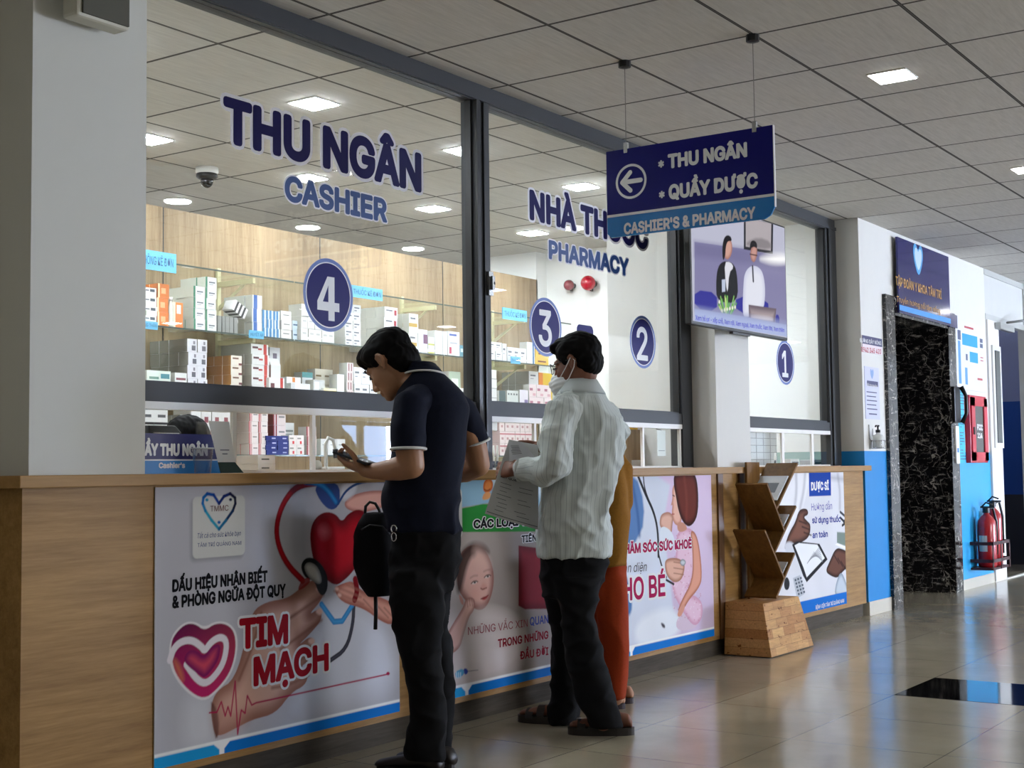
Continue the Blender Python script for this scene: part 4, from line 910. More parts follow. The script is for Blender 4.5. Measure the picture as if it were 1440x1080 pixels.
write('PCCC', ('y', YW-.0565), (1374.2, 596, 605), (1382, 606), M['letter'], hc, bold=0.040); write('114', ('y', YW-.0565), (1374.8, 608, 616), (1381.5, 617), M['letter'], hc, bold=0.040)

# two extinguishers in a floor bracket on the wall
eb = thing('extinguisher_bracket', (13.3, YW-.1, .25), 'dark red metal basket bracket holding two fire extinguishers', 'bracket')
ex0, ex1, ey = 13.0, 13.6, YW-.2
e = MB().box((ex0, ey, .17), (ex1, YW, .19))
for z in (.24, .40): e.box((ex0, ey-.006, z), (ex1, ey, z+.03)).box((ex0-.006, ey, z), (ex0, YW, z+.03)).box((ex1, ey, z), (ex1+.006, YW, z+.03))
for x in (ex0, (ex0+ex1)/2-.02, ex1-.03): e.box((x, ey-.006, .17), (x+.03, ey, .43))
e.build('basket', mat('3a0f12', .45, name='dark_red_metal'), eb)
def extinguisher(x, y, h, r, label):
    t = thing('fire_extinguisher', (x, y, .19), label, 'fire extinguisher', 'extinguishers in the bracket')
    MB().lathe([(r*.9, 0), (r, .02), (r, h-.11), (r*.92, h-.06), (r*.6, h-.02), (r*.32, h), (r*.3, h+.02)], (x, y, .191), 24).build('cylinder', M['red'], t, True)
    MB().lathe([(r*.4, h+.015), (r*.4, h+.06), (r*.2, h+.07)], (x, y, .191), 12).box((x-.012, y-.08, .191+h+.06), (x+.012, y+.05, .191+h+.075)).build('valve', M['black'], t)
    MB().tube([(x-.01, y-.06, .191+h+.09), (x, y+.0, .191+h+.11), (x, y+.04, .191+h+.07)], .008, 8).build('lever', M['black'], t, True)
    MB().tube([(x+.02, y, .191+h+.045), (x+.12, y-.03, .191+h+.06), (x+r+.07, y-.05, .191+h-.08), (x+r+.045, y-.05, .3)], [.012, .012, .012, .014], 8).build('hose', M['black'], t, True)
    lb = MB()
    for k in range(4):
        a, b = (math.radians(140+14*k+14*j) for j in (0, 1)); R = r+.0015
        lb.quad([(x+R*math.cos(q), y+R*math.sin(q), .191+h*z) for q, z in ((a, .3), (b, .3), (b, .6), (a, .6))])
    lb.build('label', mat('cfc8be', .5, var=0), t)
extinguisher(13.17, YW-.11, .49, .085, 'red fire extinguisher at the cyan sheet side of the wall bracket')
extinguisher(13.43, YW-.1, .54, .08, 'taller red fire extinguisher at the door side of the wall bracket')

# door closer arm
dc = thing('door_closer', (14.2, YW-.06, 2.6), 'grey door closer with a long arm above the white door leaf', 'door closer')
MB().box((14.02, YW-.08, 2.5), (14.55, YW-.02, 2.57)).build('body', mat('a9aba8', .35, .5), dc, bevel=.008)
MB().tube([(14.3, YW-.07, 2.585), (14.85, YW-.28, 2.66)], .012, 8).tube([(14.85, YW-.28, 2.66), (15.25, YW-.02, 2.6)], .01, 8).build('arm', mat('6a6c6a', .35, .5), dc, True)
# ------------------------------------------------------------------ people
ACROSS = Vector((math.cos(YAW), -math.sin(YAW), 0)); ALONG = Vector((math.sin(YAW), math.cos(YAW), 0))
def rings_mb(rs, n=28, power=2.3):
    """closed body volume from rings (x, y, z, half width across, half depth along)"""
    mb = MB(); out = []
    for x, y, z, w, t in rs:
        c = Vector((x, y, z)); out.append([c + ACROSS*w*math.copysign(abs(math.cos(a))**(2/power), math.cos(a)) + ALONG*t*math.copysign(abs(math.sin(a))**(2/power), math.sin(a)) for a in (2*math.pi*k/n for k in range(n))])
    return mb.loft(out)
def limb(mb, pts, rs, n=16, flat_end=False):
    pts = [Vector(p) for p in pts]; P = [pts[0]]; Rr = [rs[0]*.02]
    d0 = (pts[0]-pts[1]).normalized(); d1 = (pts[-1]-pts[-2]).normalized()
    A = [(pts[0]+d0*rs[0]*math.cos(a), rs[0]*max(.02, math.sin(a))) for a in (0, .4, .8, 1.2)]
    B = [(pts[-1]+d1*rs[-1]*math.sin(a), rs[-1]*max(.02, math.cos(a))) for a in (.4, .8, 1.2, math.pi/2)]
    if flat_end: B = [(pts[-1]+d1*.001, rs[-1]*.5)]
    seq = A + list(zip(pts, rs)) + B
    return mb.tube([p for p, r in seq], [r for p, r in seq], n)
def ball(mb, c, r, n=14):
    r = (r,)*3 if isinstance(r, (int, float)) else r; c = Vector(c); rings = []
    for i in range(n+1):
        a = math.pi*i/n; s = max(math.sin(a), .02)
        rings.append([c + Vector((r[0]*s*math.cos(b), r[1]*s*math.sin(b), -r[2]*math.cos(a))) for b in (2*math.pi*k/(n*2) for k in range(n*2))])
    return mb.loft(rings)
def fuse(name, mb, voxel, m, parent, smooth=3, fold=None):
    """one continuous surface from overlapping volumes"""
    me = D.meshes.new(name); me.from_pydata([tuple(v) for v in mb.v], [], mb.f)
    bm = bmesh.new(); bm.from_mesh(me); bmesh.ops.recalc_face_normals(bm, faces=bm.faces); bm.to_mesh(me); bm.free()
    o = D.objects.new(name, me); COL.objects.link(o)
    md = o.modifiers.new('remesh', 'REMESH'); md.mode = 'VOXEL'; md.voxel_size = voxel
    nm = D.meshes.new_from_object(o.evaluated_get(bpy.context.evaluated_depsgraph_get()))
    D.objects.remove(o); D.meshes.remove(me)
    n = len(nm.vertices); co = np.empty(n*3, 'f'); nm.vertices.foreach_get('co', co); co = co.reshape(-1, 3)
    ed = np.empty(len(nm.edges)*2, 'i'); nm.edges.foreach_get('vertices', ed); ed = ed.reshape(-1, 2)
    deg = np.bincount(ed.ravel(), minlength=n)[:, None]
    for k in range(smooth):
        s = np.zeros_like(co)
        for i in range(3): s[:, i] = np.bincount(ed[:, 0], co[ed[:, 1], i], n)+np.bincount(ed[:, 1], co[ed[:, 0], i], n)
        co = co*.45+(s/np.maximum(deg, 1))*.55
    nm.vertices.foreach_set('co', co.astype('f').ravel()); nm.update()
    if fold:
        nor = np.empty(n*3, 'f'); nm.vertices.foreach_get('normal', nor); nor = nor.reshape(-1, 3)
        dd = np.array([fold(Vector(c)) for c in co]); co = co+nor*dd[:, None]
        nm.vertices.foreach_set('co', co.astype('f').ravel()); nm.update()
    nm.polygons.foreach_set('use_smooth', [True]*len(nm.polygons)); nm.materials.clear(); nm.materials.append(m); nm.name = name
    return link(name, nm, parent)
def folds(amp, sx, sz, seed=0, zone=None):
    off = Vector((seed*7.3, seed*3.1, seed*1.7))
    def f(c):
        v = Vector((c.x*sx, c.y*sx, c.z*sz))+off
        r = noise.noise(v); r2 = noise.noise(v*2.3+off)
        k = (1-abs(r))**3*1.1-.55 + .35*r2
        return amp*k*(zone(c) if zone else 1)
    return f
def head_parts(mb, M4, face=True):
    """skull, jaw, nose, lips and ears in the head's own frame (y forward, z up), placed by M4"""
    h = MB()
    ball(h, (0, -.014, .035), (.075, .098, .088)); ball(h, (0, .03, -.03), (.062, .064, .085)); ball(h, (0, .04, -.082), (.047, .048, .036)); ball(h, (0, .076, -.1), (.022, .02, .02))
    limb(h, [(0, .092, .012), (0, .102, -.02), (0, .109, -.038)], [.009, .0105, .0135]); ball(h, (.012, .1, -.045), .0095); ball(h, (-.012, .1, -.045), .0095)
    limb(h, [(-.04, .074, .022), (-.02, .088, .024), (.02, .088, .024), (.04, .074, .022)], [.011]*4)
    limb(h, [(-.02, .088, -.07), (0, .098, -.068), (.02, .088, -.07)], [.0055, .0075, .0055]); limb(h, [(-.017, .086, -.08), (0, .096, -.08), (.017, .086, -.08)], [.0055, .008, .0055])
    ball(h, (.036, .07, -.035), (.02, .018, .022)); ball(h, (-.036, .07, -.035), (.02, .018, .022))
    for s in (1, -1):
        limb(h, [(s*.076, -.004, -.032), (s*.084, -.016, -.012), (s*.088, -.022, .012), (s*.084, -.008, .03), (s*.078, .006, .02)], [.007, .0075, .008, .0075, .006], 10); ball(h, (s*.077, -.006, .0), (.006, .016, .026))
    i = len(mb.v); mb.v += [tuple(M4 @ Vector(v)) for v in h.v]; mb.f += [tuple(k+i for k in f) for f in h.f]; mb.mi += h.mi
def hand_parts(mb, M4, left, curls, spread=.0, thumb=(.6, .62, -.25), thumb_curl=.5):
    """palm, four jointed fingers and a thumb; own frame: y to the fingers, palm faces -z, thumb on +x for a left hand"""
    h = MB(); rings = []
    for y, w, t in ((-.012, .024, .019), (.01, .029, .018), (.045, .038, .0155), (.078, .041, .0135), (.092, .038, .0115)):
        rings.append([Vector((w*math.copysign(abs(math.cos(a))**.75, math.cos(a)), y, t*math.copysign(abs(math.sin(a))**.75, math.sin(a)))) for a in (2*math.pi*k/20 for k in range(20))])
    h.loft(rings); ball(h, (.022, .03, -.008), (.018, .03, .014))
    for k, (bx, ln, c) in enumerate(zip((.0305, .0105, -.0105, -.029), (.074, .083, .076, .06), curls)):
        p = Vector((bx, .084, 0)); ang = c*.45; pts = [p-Vector((0, .015, 0)), p]; sx = spread*(1.5-k)
        for seg, kk in ((.45, 1.0), (.31, 1.35), (.24, .9)):
            d = Vector((math.sin(sx), math.cos(ang)*math.cos(sx), -math.sin(ang))); p = p+d*ln*seg; pts.append(p); ang += c*kk
        limb(h, pts, [.0095, .0094, .0086, .0078, .0066], 10)
    d = Vector(thumb).normalized(); p = Vector((.03, .02, -.004)); pts = [p, p+d*.042]; d2 = (d+Vector((-.5*thumb_curl, .45, -.35*thumb_curl))).normalized(); pts.append(pts[-1]+d2*.034); pts.append(pts[-1]+(d2+Vector((-.25*thumb_curl, .2, 0))).normalized()*.027)
    limb(h, pts, [.0135, .0115, .0098, .0078], 10)
    sg = 1 if left else -1
    i = len(mb.v); mb.v += [tuple(M4 @ Vector((v[0]*sg, v[1], v[2]))) for v in h.v]; mb.f += [tuple(k+i for k in f) for f in h.f]; mb.mi += h.mi
def pose(o, fwd, up):                            # frame with y along fwd and z near up
    y = Vector(fwd).normalized(); x = y.cross(Vector(up)).normalized(); z = x.cross(y)
    return Matrix(((x.x, y.x, z.x, o[0]), (x.y, y.y, z.y, o[1]), (x.z, y.z, z.z, o[2]), (0, 0, 0, 1)))
def hair_cap(name, M4, m, parent, parts, voxel=.0045, amp=.004):
    h = MB()
    for c, r in parts: ball(h, c, r)
    h.v = [tuple(M4 @ Vector(v)) for v in h.v]
    def strands(c):
        l = M4.inverted() @ c
        return amp*(noise.noise(Vector((l.x*90, l.y*30, l.z*45)))+.6*noise.noise(Vector((l.x*40+5, l.y*40, l.z*40))))
    return fuse(name, h, voxel, m, parent, 2, strands)
def foot_shape(mb, heel, toe, w=.042, z0=.0, h=.062):
    heel, toe = Vector(heel), Vector(toe); d = (toe-heel); L_ = d.length; d.normalize(); s = d.cross(Vector((0, 0, 1)))
    rings = []
    for t, ww, hh in ((0, .5, .5), (.06, .72, .95), (.3, .78, 1.15), (.55, .9, .8), (.8, 1.0, .55), (.95, .8, .4), (1.0, .45, .25)):
        c = heel+d*L_*t
        rings.append([c + s*w*ww*math.cos(a) + Vector((0, 0, z0+h*hh*(.5+.5*math.sin(a)))) for a in (2*math.pi*k/16 for k in range(16))])
    return mb.loft(rings)
def sole(mb, heel, toe, w, z0, z1, n=28):
    heel, toe = Vector(heel), Vector(toe); d = toe-heel; c = (heel+toe)/2; u = d.normalized(); s = u.cross(Vector((0, 0, 1)))
    P = []
    for k in range(n):
        a = 2*math.pi*k/n; ca, sa = math.cos(a), math.sin(a)
        P.append(c + u*d.length/2*math.copysign(abs(ca)**.8, ca) + s*w*(1+.14*ca)*math.copysign(abs(sa)**.8, sa))
    return mb.prism([p+Vector((0, 0, z0)) for p in P], (0, 0, z1-z0))

def skin(name, c, c2):
    k = NT(name); f = k.noise(k.coord(), 18, 4); k.link(k.mix(f, lin(c), lin(c2)), k.p.inputs['Base Color'])
    k.p.inputs['Roughness'].default_value = .5; k.p.inputs['Subsurface Weight'].default_value = .06; k.p.inputs['Subsurface Radius'].default_value = (.012, .005, .003); return k.m
def cloth(name, c, c2, sc=40):
    k = NT(name); f = k.noise(k.coord((sc, sc, sc)), 3, 2); k.link(k.mix(f, lin(c), lin(c2)), k.p.inputs['Base Color']); k.p.inputs['Roughness'].default_value = .85
    k.p.inputs['Specular IOR Level'].default_value = .2; k.bump(k.noise(k.coord((sc*6, sc*6, sc*6)), 4, 2), .12, .002); return k.m
hairm = mat('070606', .7, spec=.12, name='black_hair', var=.2)
trim_w = mat('d8d8d6', .7, name='white_trim', var=0)
blackcloth = cloth('black_trouser_cloth', '08080a', '0d0d10'); navycloth = cloth('navy_pique', '0a0e1c', '10162a')

# ---- man in the navy polo shirt
SK1 = skin('warm_skin', '9c6f50', 'b0815f')
man = tag(D.objects.new('person', None), 'man in a navy polo shirt and black trousers looking down at a phone', 'person', 'people at the counter'); COL.objects.link(man); man.location = (4.2, 3.3, 0)
hm = pose((4.116, 3.394, 1.567), Vector((-.12, .80, -.60)), Vector((-.05, .60, .80)))
b = MB(); head_parts(b, hm)
limb(b, [hm @ Vector((0, -.02, -.03)), (4.144, 3.325, 1.516), (4.157, 3.276, 1.453), (4.168, 3.258, 1.321)], [.058, .056, .066, .09])
b2 = rings_mb([(4.176, 3.243, 1.348, 0.0931, 0.1), (4.178, 3.259, 1.185, 0.1027, 0.1), (4.173, 3.287, 0.9934, 0.0931, 0.09), (4.185, 3.29, 0.802, 0.0863, 0.08)]); i0 = len(b.v); b.v += b2.v; b.f += [tuple(k+i0 for k in f) for f in b2.f]; b.mi += b2.mi
# near arm: bent at the elbow, forearm forward, palm up under the phone
limb(b, [(4.133, 3.231, 1.374), (4.026, 3.215, 1.333), (3.992, 3.205, 1.232), (4, 3.2, 1.171)], [.045, .045, .053, .049])
limb(b, [(4, 3.2, 1.171), (3.996, 3.261, 1.161), (3.997, 3.331, 1.154), (3.993, 3.39, 1.152), (3.99, 3.42, 1.155)], [.049, .046, .037, .029, .025])
hw = pose((3.99, 3.412, 1.155), Vector((3.983, 3.481, 1.174))-Vector((3.99, 3.412, 1.155)), Vector((-.25, -.2, -1)))
hand_parts(b, hw, True, (.75, .7, .7, .75), .05, (.55, .5, -.7), -.25)
# far arm: elbow out behind, forearm towards the counter
limb(b, [(4.268, 3.248, 1.365), (4.359, 3.223, 1.352), (4.406, 3.203, 1.24), (4.417, 3.194, 1.172)], [.06, .05, .05, .046])
limb(b, [(4.417, 3.194, 1.172), (4.438, 3.273, 1.147), (4.449, 3.364, 1.133), (4.459, 3.422, 1.131)], [.046, .044, .036, .028])
hand_parts(b, pose((4.459, 3.43, 1.131), ALONG*.75-ACROSS*.5, Vector((.1, 0, 1))), False, (.4, .4, .45, .5), .03)
for pts, rr in ((((4.153, 3.287, 0.7771), (4.125, 3.274, 0.6182), (4.129, 3.264, 0.4979), (4.148, 3.253, 0.3496), (4.171, 3.264, 0.1052)), (.045, .042, .042, .036, .034)), (((4.236, 3.29, 0.7715), (4.283, 3.311, 0.602), (4.302, 3.316, 0.4758), (4.313, 3.316, 0.3228), (4.325, 3.327, 0.0726)), (.042, .034, .032, .032, .03))): limb(b, pts, rr)
F1 = [((4.185, 3.215, 0), (4.12, 3.475, 0)), ((4.29, 3.235, 0), (4.27, 3.49, 0))]
for a, c in F1: foot_shape(b, Vector(a)+Vector((0, .015, 0)), Vector(c)-Vector((0, .012, 0)), .038, .022)
fuse('body', b, .0048, SK1, man, 2)
hair_cap('hair', hm, hairm, man, [((0, -.022, .050), (.083, .104, .088)), ((0, -.06, -.015), (.078, .062, .075)), ((0, .04, .085), (.068, .056, .042)), ((.05, .015, .055), (.036, .06, .05)), ((-.05, .015, .055), (.036, .06, .05)), ((-.03, .076, .07), (.036, .024, .036)), ((.03, .076, .07), (.036, .024, .036)), ((.073, .022, .022), (.009, .016, .03)), ((-.073, .022, .022), (.009, .016, .03))])
for s in (-1, 1):
    limb_ = MB(); limb(limb_, [hm @ Vector((s*.044, .086, .03)), hm @ Vector((s*.028, .097, .036)), hm @ Vector((s*.014, .098, .03))], [.003, .0042, .0035], 8); limb_.build('eyebrow', hairm, man, True)
    e = MB(); limb(e, [hm @ Vector((s*.044, .083, -.002)), hm @ Vector((s*.031, .092, -.006)), hm @ Vector((s*.018, .09, -.004))], [.002, .0045, .002], 8); e.build('eye', mat('1a1412', .3, var=0), man, True)
t = rings_mb([(4.18, 3.267, 1.559, 0.0427, 0.06), (4.176, 3.259, 1.525, 0.0632, 0.085), (4.172, 3.251, 1.491, 0.0947, 0.115), (4.173, 3.245, 1.453, 0.1275, 0.135), (4.176, 3.238, 1.397, 0.1465, 0.148), (4.178, 3.244, 1.307, 0.1383, 0.15), (4.176, 3.258, 1.212, 0.1438, 0.145), (4.171, 3.274, 1.13, 0.1506, 0.14), (4.167, 3.286, 1.075, 0.152, 0.138), (4.168, 3.291, 1.015, 0.1493, 0.135), (4.173, 3.289, 0.9661, 0.1465, 0.135), (4.183, 3.281, 0.914, 0.1452, 0.135)])
sl1 = MB(); limb(sl1, [(4.091, 3.217, 1.421), (4.012, 3.21, 1.397), (3.987, 3.204, 1.311), (3.983, 3.201, 1.229)], [.068, .069, .067, .066], flat_end=True); sl2 = MB(); limb(sl2, [(4.277, 3.23, 1.417), (4.349, 3.218, 1.38), (4.395, 3.211, 1.316), (4.413, 3.203, 1.256)], [.06, .06, .058, .057], flat_end=True)
fuse('polo_shirt', t, .008, navycloth, man, 4, folds(.011, 7, 6, 1, lambda c: .25+1.2*max(0, min(1, (1.2-c.z)/.25))))
for q in (sl1, sl2): fuse('sleeve', q, .007, navycloth, man, 4, folds(.004, 9, 6, 3))
def hoop(name, c, nrm, r, w, m, parent, squash=1.0):
    nrm = Vector(nrm).normalized(); a = nrm.orthogonal().normalized(); q = nrm.cross(a); c = Vector(c)
    pts = [c + a*r*math.cos(2*math.pi*k/40) + q*r*squash*math.sin(2*math.pi*k/40) for k in range(41)]
    return MB().tube(pts, w, 8).build(name, m, parent, True)
hoop('sleeve_trim', (3.982, 3.201, 1.233), Vector((3.987, 3.204, 1.311))-Vector((3.983, 3.201, 1.229)), .0655, .0055, trim_w, man)
hoop('sleeve_trim', (4.412, 3.203, 1.261), Vector((4.395, 3.211, 1.316))-Vector((4.413, 3.203, 1.256)), .0565, .005, trim_w, man)
# collar: a turned-down band around the neck with a white edge
cb = MB(); N = 36; c0 = Vector((4.166, 3.272, 1.531)); cr = []
axn = Vector((-.08, .42, 1)).normalized(); ca = ACROSS; cbv = axn.cross(ca).normalized()
for rr, hh in ((.06, .03), (.064, .033), (.075, .004), (.08, -.012), (.074, -.016), (.064, -.0)):
    cr.append([c0 + axn*hh + ca*rr*.98*math.cos(2*math.pi*k/N) + cbv*rr*1.02*math.sin(2*math.pi*k/N) for k in range(N)])
cb.loft(cr, 0, False); cb.build('collar', navycloth, man, True)
MB().tube([c0 + axn*-.012 + ca*.0805*math.cos(2*math.pi*k/N) + cbv*.083*math.sin(2*math.pi*k/N) for k in range(N+1)], .004, 8).build('collar_trim', trim_w, man, True)
t = rings_mb([(4.186, 3.275, 0.9331, 0.1356, 0.125), (4.187, 3.282, 0.8566, 0.1397, 0.13), (4.188, 3.288, 0.7883, 0.1383, 0.13), (4.184, 3.299, 0.7338, 0.126, 0.12), (4.184, 3.305, 0.6874, 0.115, 0.1)])
for rs in ([(4.114, 3.291, 0.7795, 0.0866, 0.09), (4.119, 3.275, 0.6991, 0.1081, 0.09), (4.117, 3.269, 0.6057, 0.1011, 0.085), (4.121, 3.271, 0.5384, 0.0917, 0.08), (4.125, 3.272, 0.4765, 0.0836, 0.078), (4.14, 3.259, 0.3955, 0.0715, 0.075), (4.146, 3.257, 0.3416, 0.0688, 0.075), (4.153, 3.255, 0.2661, 0.0674, 0.074), (4.159, 3.253, 0.2068, 0.0647, 0.074), (4.156, 3.263, 0.1558, 0.0769, 0.078), (4.156, 3.269, 0.102, 0.0809, 0.08), (4.159, 3.269, 0.0589, 0.0782, 0.078)],
           [(4.272, 3.291, 0.7691, 0.0846, 0.09), (4.273, 3.317, 0.6854, 0.0681, 0.09), (4.283, 3.331, 0.5873, 0.0641, 0.085), (4.286, 3.333, 0.5289, 0.0599, 0.08), (4.296, 3.323, 0.4898, 0.0627, 0.08), (4.306, 3.316, 0.4174, 0.0613, 0.078), (4.313, 3.315, 0.3395, 0.0585, 0.076), (4.32, 3.316, 0.2365, 0.0571, 0.075), (4.323, 3.32, 0.1587, 0.0515, 0.074), (4.322, 3.328, 0.1032, 0.0446, 0.072), (4.327, 3.326, 0.0503, 0.0501, 0.076)]):
    q = rings_mb(rs); i0 = len(t.v); t.v += q.v; t.f += [tuple(k+i0 for k in f) for f in q.f]; t.mi += q.mi
fuse('trousers', t, .008, blackcloth, man, 4, folds(.011, 8, 10, 2))
for a, c in F1:
    s = MB(); sole(s, a, c, .044, .0, .028); sh = s.build('shoe', mat('0f0e0e', .5, name='black_rubber'), man)
    u = MB(); foot_shape(u, Vector(a)-Vector((0, .004, 0)), Vector(c)+Vector((0, .004, 0)), .046, .02, .066); u.build('shoe_upper', mat('17100f', .45, name='black_leather'), sh, True)
kc = Vector((4.013, 3.298, 0.9133)); MB().tube([kc+Vector((0, 0, .022))+ACROSS*.01*math.cos(a)+Vector((0, 0, .014*math.sin(a))) for a in np.linspace(-.5, 4.2, 14)], .0025, 6).tube([kc-Vector((0, 0, .008))+ACROSS*.009*math.cos(a)+Vector((0, 0, .016*math.sin(a))) for a in np.linspace(0, 6.28, 18)], .002, 6).build('key_ring', M['steel'], man, True)

phone = thing('mobile_phone', (3.984, 3.46, 1.201), 'black mobile phone held in the hand of the man in navy', 'phone')
pa, pb = Vector((3.965, 3.555, 1.233)), Vector((3.99, 3.366, 1.173)); u = (pb-pa).normalized(); nn = (Vector((.05, -.35, 1))-u*Vector((.05, -.35, 1)).dot(u)).normalized(); s_ = u.cross(nn).normalized()
pc = (pa+pb)/2
def slab(c, hu, hs, hn): return [c+u*hu*i+s_*hs*j for i, j in ((-1, -1), (1, -1), (1, 1), (-1, 1))], nn*hn
q, d_ = slab(pc-nn*.004, .08, .037, .009); MB().prism(q, d_).build('case', M['black'], phone, bevel=.003)
q, d_ = slab(pc+nn*.0052, .076, .034, .0008); MB().prism(q, d_).build('screen', mat('1c2024', .08, name='phone_screen', var=0), phone)

bag = thing('backpack', (4.228, 3.581, 0.8197), 'small black backpack hanging at the front of the man in navy', 'bag')
t = rings_mb([(4.227, 3.562, 0.9869, 0.0526, 0.05), (4.226, 3.569, 0.9501, 0.0696, 0.07), (4.226, 3.574, 0.8991, 0.081, 0.07), (4.229, 3.577, 0.8339, 0.0867, 0.07), (4.235, 3.576, 0.7629, 0.0853, 0.07), (4.243, 3.571, 0.7004, 0.0725, 0.07), (4.25, 3.566, 0.6549, 0.0469, 0.06)])
fuse('bag_body', t, .008, cloth('black_nylon', '0b0b0d', '131317'), bag, 3, folds(.004, 9, 9, 4))
MB().tube([(4.194, 3.595, 0.9793), (4.194, 3.591, 1.013), (4.202, 3.576, 1.03), (4.215, 3.558, 1.024), (4.225, 3.547, 0.9984), (4.231, 3.542, 0.9729)], .006, 8).build('grab_handle', M['black'], bag, True)
MB().tube([(4.232, 3.574, 0.6617), (4.236, 3.576, 0.5937), (4.238, 3.581, 0.5229)], .0085, 6).build('loose_strap', M['black'], bag, True)
MB().tube([(4.127, 3.557, 0.9234), (4.141, 3.525, 0.9427), (4.17, 3.484, 0.9365), (4.193, 3.463, 0.9025)], .003, 6).build('zip_line', mat('26262a', .4, var=0), bag, True)

# ---- man in the striped shirt
SK2 = skin('brown_skin', '6d4230', '83533d')
man2 = tag(D.objects.new('person', None), 'man in a pale striped shirt, glasses and white face mask holding papers', 'person', 'people at the counter'); COL.objects.link(man2); man2.location = (5.15, 3.2, 0)
hm = pose((5.121, 3.164, 1.612), Vector((-.16, .96, -.2)), Vector((0, .2, 1)))
b = MB(); head_parts(b, hm)
limb(b, [hm @ Vector((0, -.025, -.04)), (5.133, 3.159, 1.509), (5.142, 3.155, 1.415)], [.062, .06, .075])
for rs in ([(5.145, 3.15, 1.431, 0.0938, 0.09), (5.157, 3.156, 1.212, 0.1142, 0.1), (5.146, 3.199, 0.9629, 0.097, 0.09), (5.152, 3.219, 0.7133, 0.0813, 0.08)],):
    b2 = rings_mb(rs); i0 = len(b.v); b.v += b2.v; b.f += [tuple(k+i0 for k in f) for f in b2.f]; b.mi += b2.mi
limb(b, [(5.078, 3.164, 1.383), (4.977, 3.178, 1.304), (4.974, 3.196, 1.182)], [.05, .05, .045]); limb(b, [(4.974, 3.196, 1.176), (4.967, 3.28, 1.152), (4.96, 3.361, 1.15), (4.958, 3.39, 1.153)], [.045, .04, .03, .026])
hand_parts(b, pose((4.961, 3.377, 1.153), Vector((4.964, 3.443, 1.154))-Vector((4.961, 3.377, 1.153)), Vector((-.75, -.3, .3))), True, (.55, .6, .65, .7), .04, (.5, .8, -.55), .6)
limb(b, [(5.269, 3.134, 1.371), (5.406, 3.176, 1.278), (5.443, 3.223, 1.165)], [.05, .048, .045]); limb(b, [(5.443, 3.223, 1.165), (5.343, 3.294, 1.199), (5.243, 3.365, 1.235), (5.197, 3.396, 1.248)], [.045, .042, .034, .028])
hand_parts(b, pose((5.197, 3.396, 1.248), Vector((5.153, 3.44, 1.262))-Vector((5.197, 3.396, 1.248)), Vector((.3, .2, 1))), False, (.45, .5, .55, .6), .03, (.6, .7, -.4), .5)
for pts, rr in ((((5.143, 3.184, 0.6686), (5.115, 3.15, 0.3811), (5.161, 3.084, 0.0608)), (.05, .05, .04)), (((5.2, 3.279, 0.6612), (5.279, 3.338, 0.3669), (5.319, 3.388, 0.024)), (.05, .05, .04))): limb(b, pts, rr)
F2 = [((5.26, 2.985, 0), (5.13, 3.245, 0)), ((5.345, 3.31, 0), (5.27, 3.60, 0))]
for a, c in F2: foot_shape(b, Vector(a)+Vector((0, .01, 0)), Vector(c)-Vector((0, .01, 0)), .038, .03)
fuse('body', b, .0048, SK2, man2, 2)
hair_cap('hair', hm, hairm, man2, [((0, -.02, .052), (.084, .106, .09)), ((0, -.06, .0), (.079, .062, .07)), ((0, .04, .09), (.068, .055, .042)), ((.054, .008, .055), (.034, .058, .055)), ((-.054, .008, .055), (.034, .058, .055)), ((-.02, .078, .088), (.045, .022, .026)), ((.076, .026, .022), (.009, .014, .032)), ((-.076, .026, .022), (.009, .014, .032))], amp=.004)
def hp_(*p): return [hm @ Vector(q) for q in p]
gf = mat('1a1512', .3, name='dark_spectacle_frame')
gl = MB()
for s in (-1, 1):
    gl.tube(hp_(*[(s*.033+.027*math.cos(a), .112-.012*abs(math.cos(a))*(1 if math.cos(a)*s > 0 else .2), .0+.023*math.sin(a)) for a in np.linspace(0, 2*math.pi, 25)]), .0018, 6)
    gl.tube(hp_((s*.056, .102, .008), (s*.076, .06, .012), (s*.085, -.01, .012), (s*.084, -.03, -.006)), .002, 6)
gl.tube(hp_((-.009, .113, .004), (0, .117, .007), (.009, .113, .004)), .002, 6)
sp_ = gl.build('spectacles', gf, man2, True)
for s in (-1, 1): MB().quad(hp_(*[(s*.033+.026*math.cos(a), .11-.008*max(0, math.cos(a)*s), .0+.022*math.sin(a)) for a in np.linspace(0, 2*math.pi, 21)[:-1]])).build('lens', M['acrylic'], sp_)
for s in (-1, 1):
    e = MB(); limb(e, hp_((s*.044, .083, -.001), (s*.031, .093, .0), (s*.018, .09, -.001)), [.002, .0055, .002], 8); e.build('eye', mat('1a1412', .3, var=0), man2, True)
mk = MB(); ball(mk, (0, .068, -.07), (.06, .062, .052)); limb(mk, [(0, .112, -.035), (0, .132, -.06), (0, .118, -.098)], [.016, .02, .02]); mk.v = [tuple(hm @ Vector(v)) for v in mk.v]
mo = fuse('face_mask', mk, .005, mat('d3d8da', .7, name='white_mask_fabric', var=.02), man2, 4, lambda c: .0016*math.sin((hm.inverted() @ c).z*330))
for s in (-1, 1): MB().tube(hp_((s*.052, .07, -.05), (s*.072, .03, -.02), (s*.088, -.012, .02), (s*.094, -.03, .0), (s*.086, -.018, -.025), (s*.066, .02, -.06), (s*.05, .06, -.09)), .0022, 6).build('ear_loop', trim_w, mo, True)
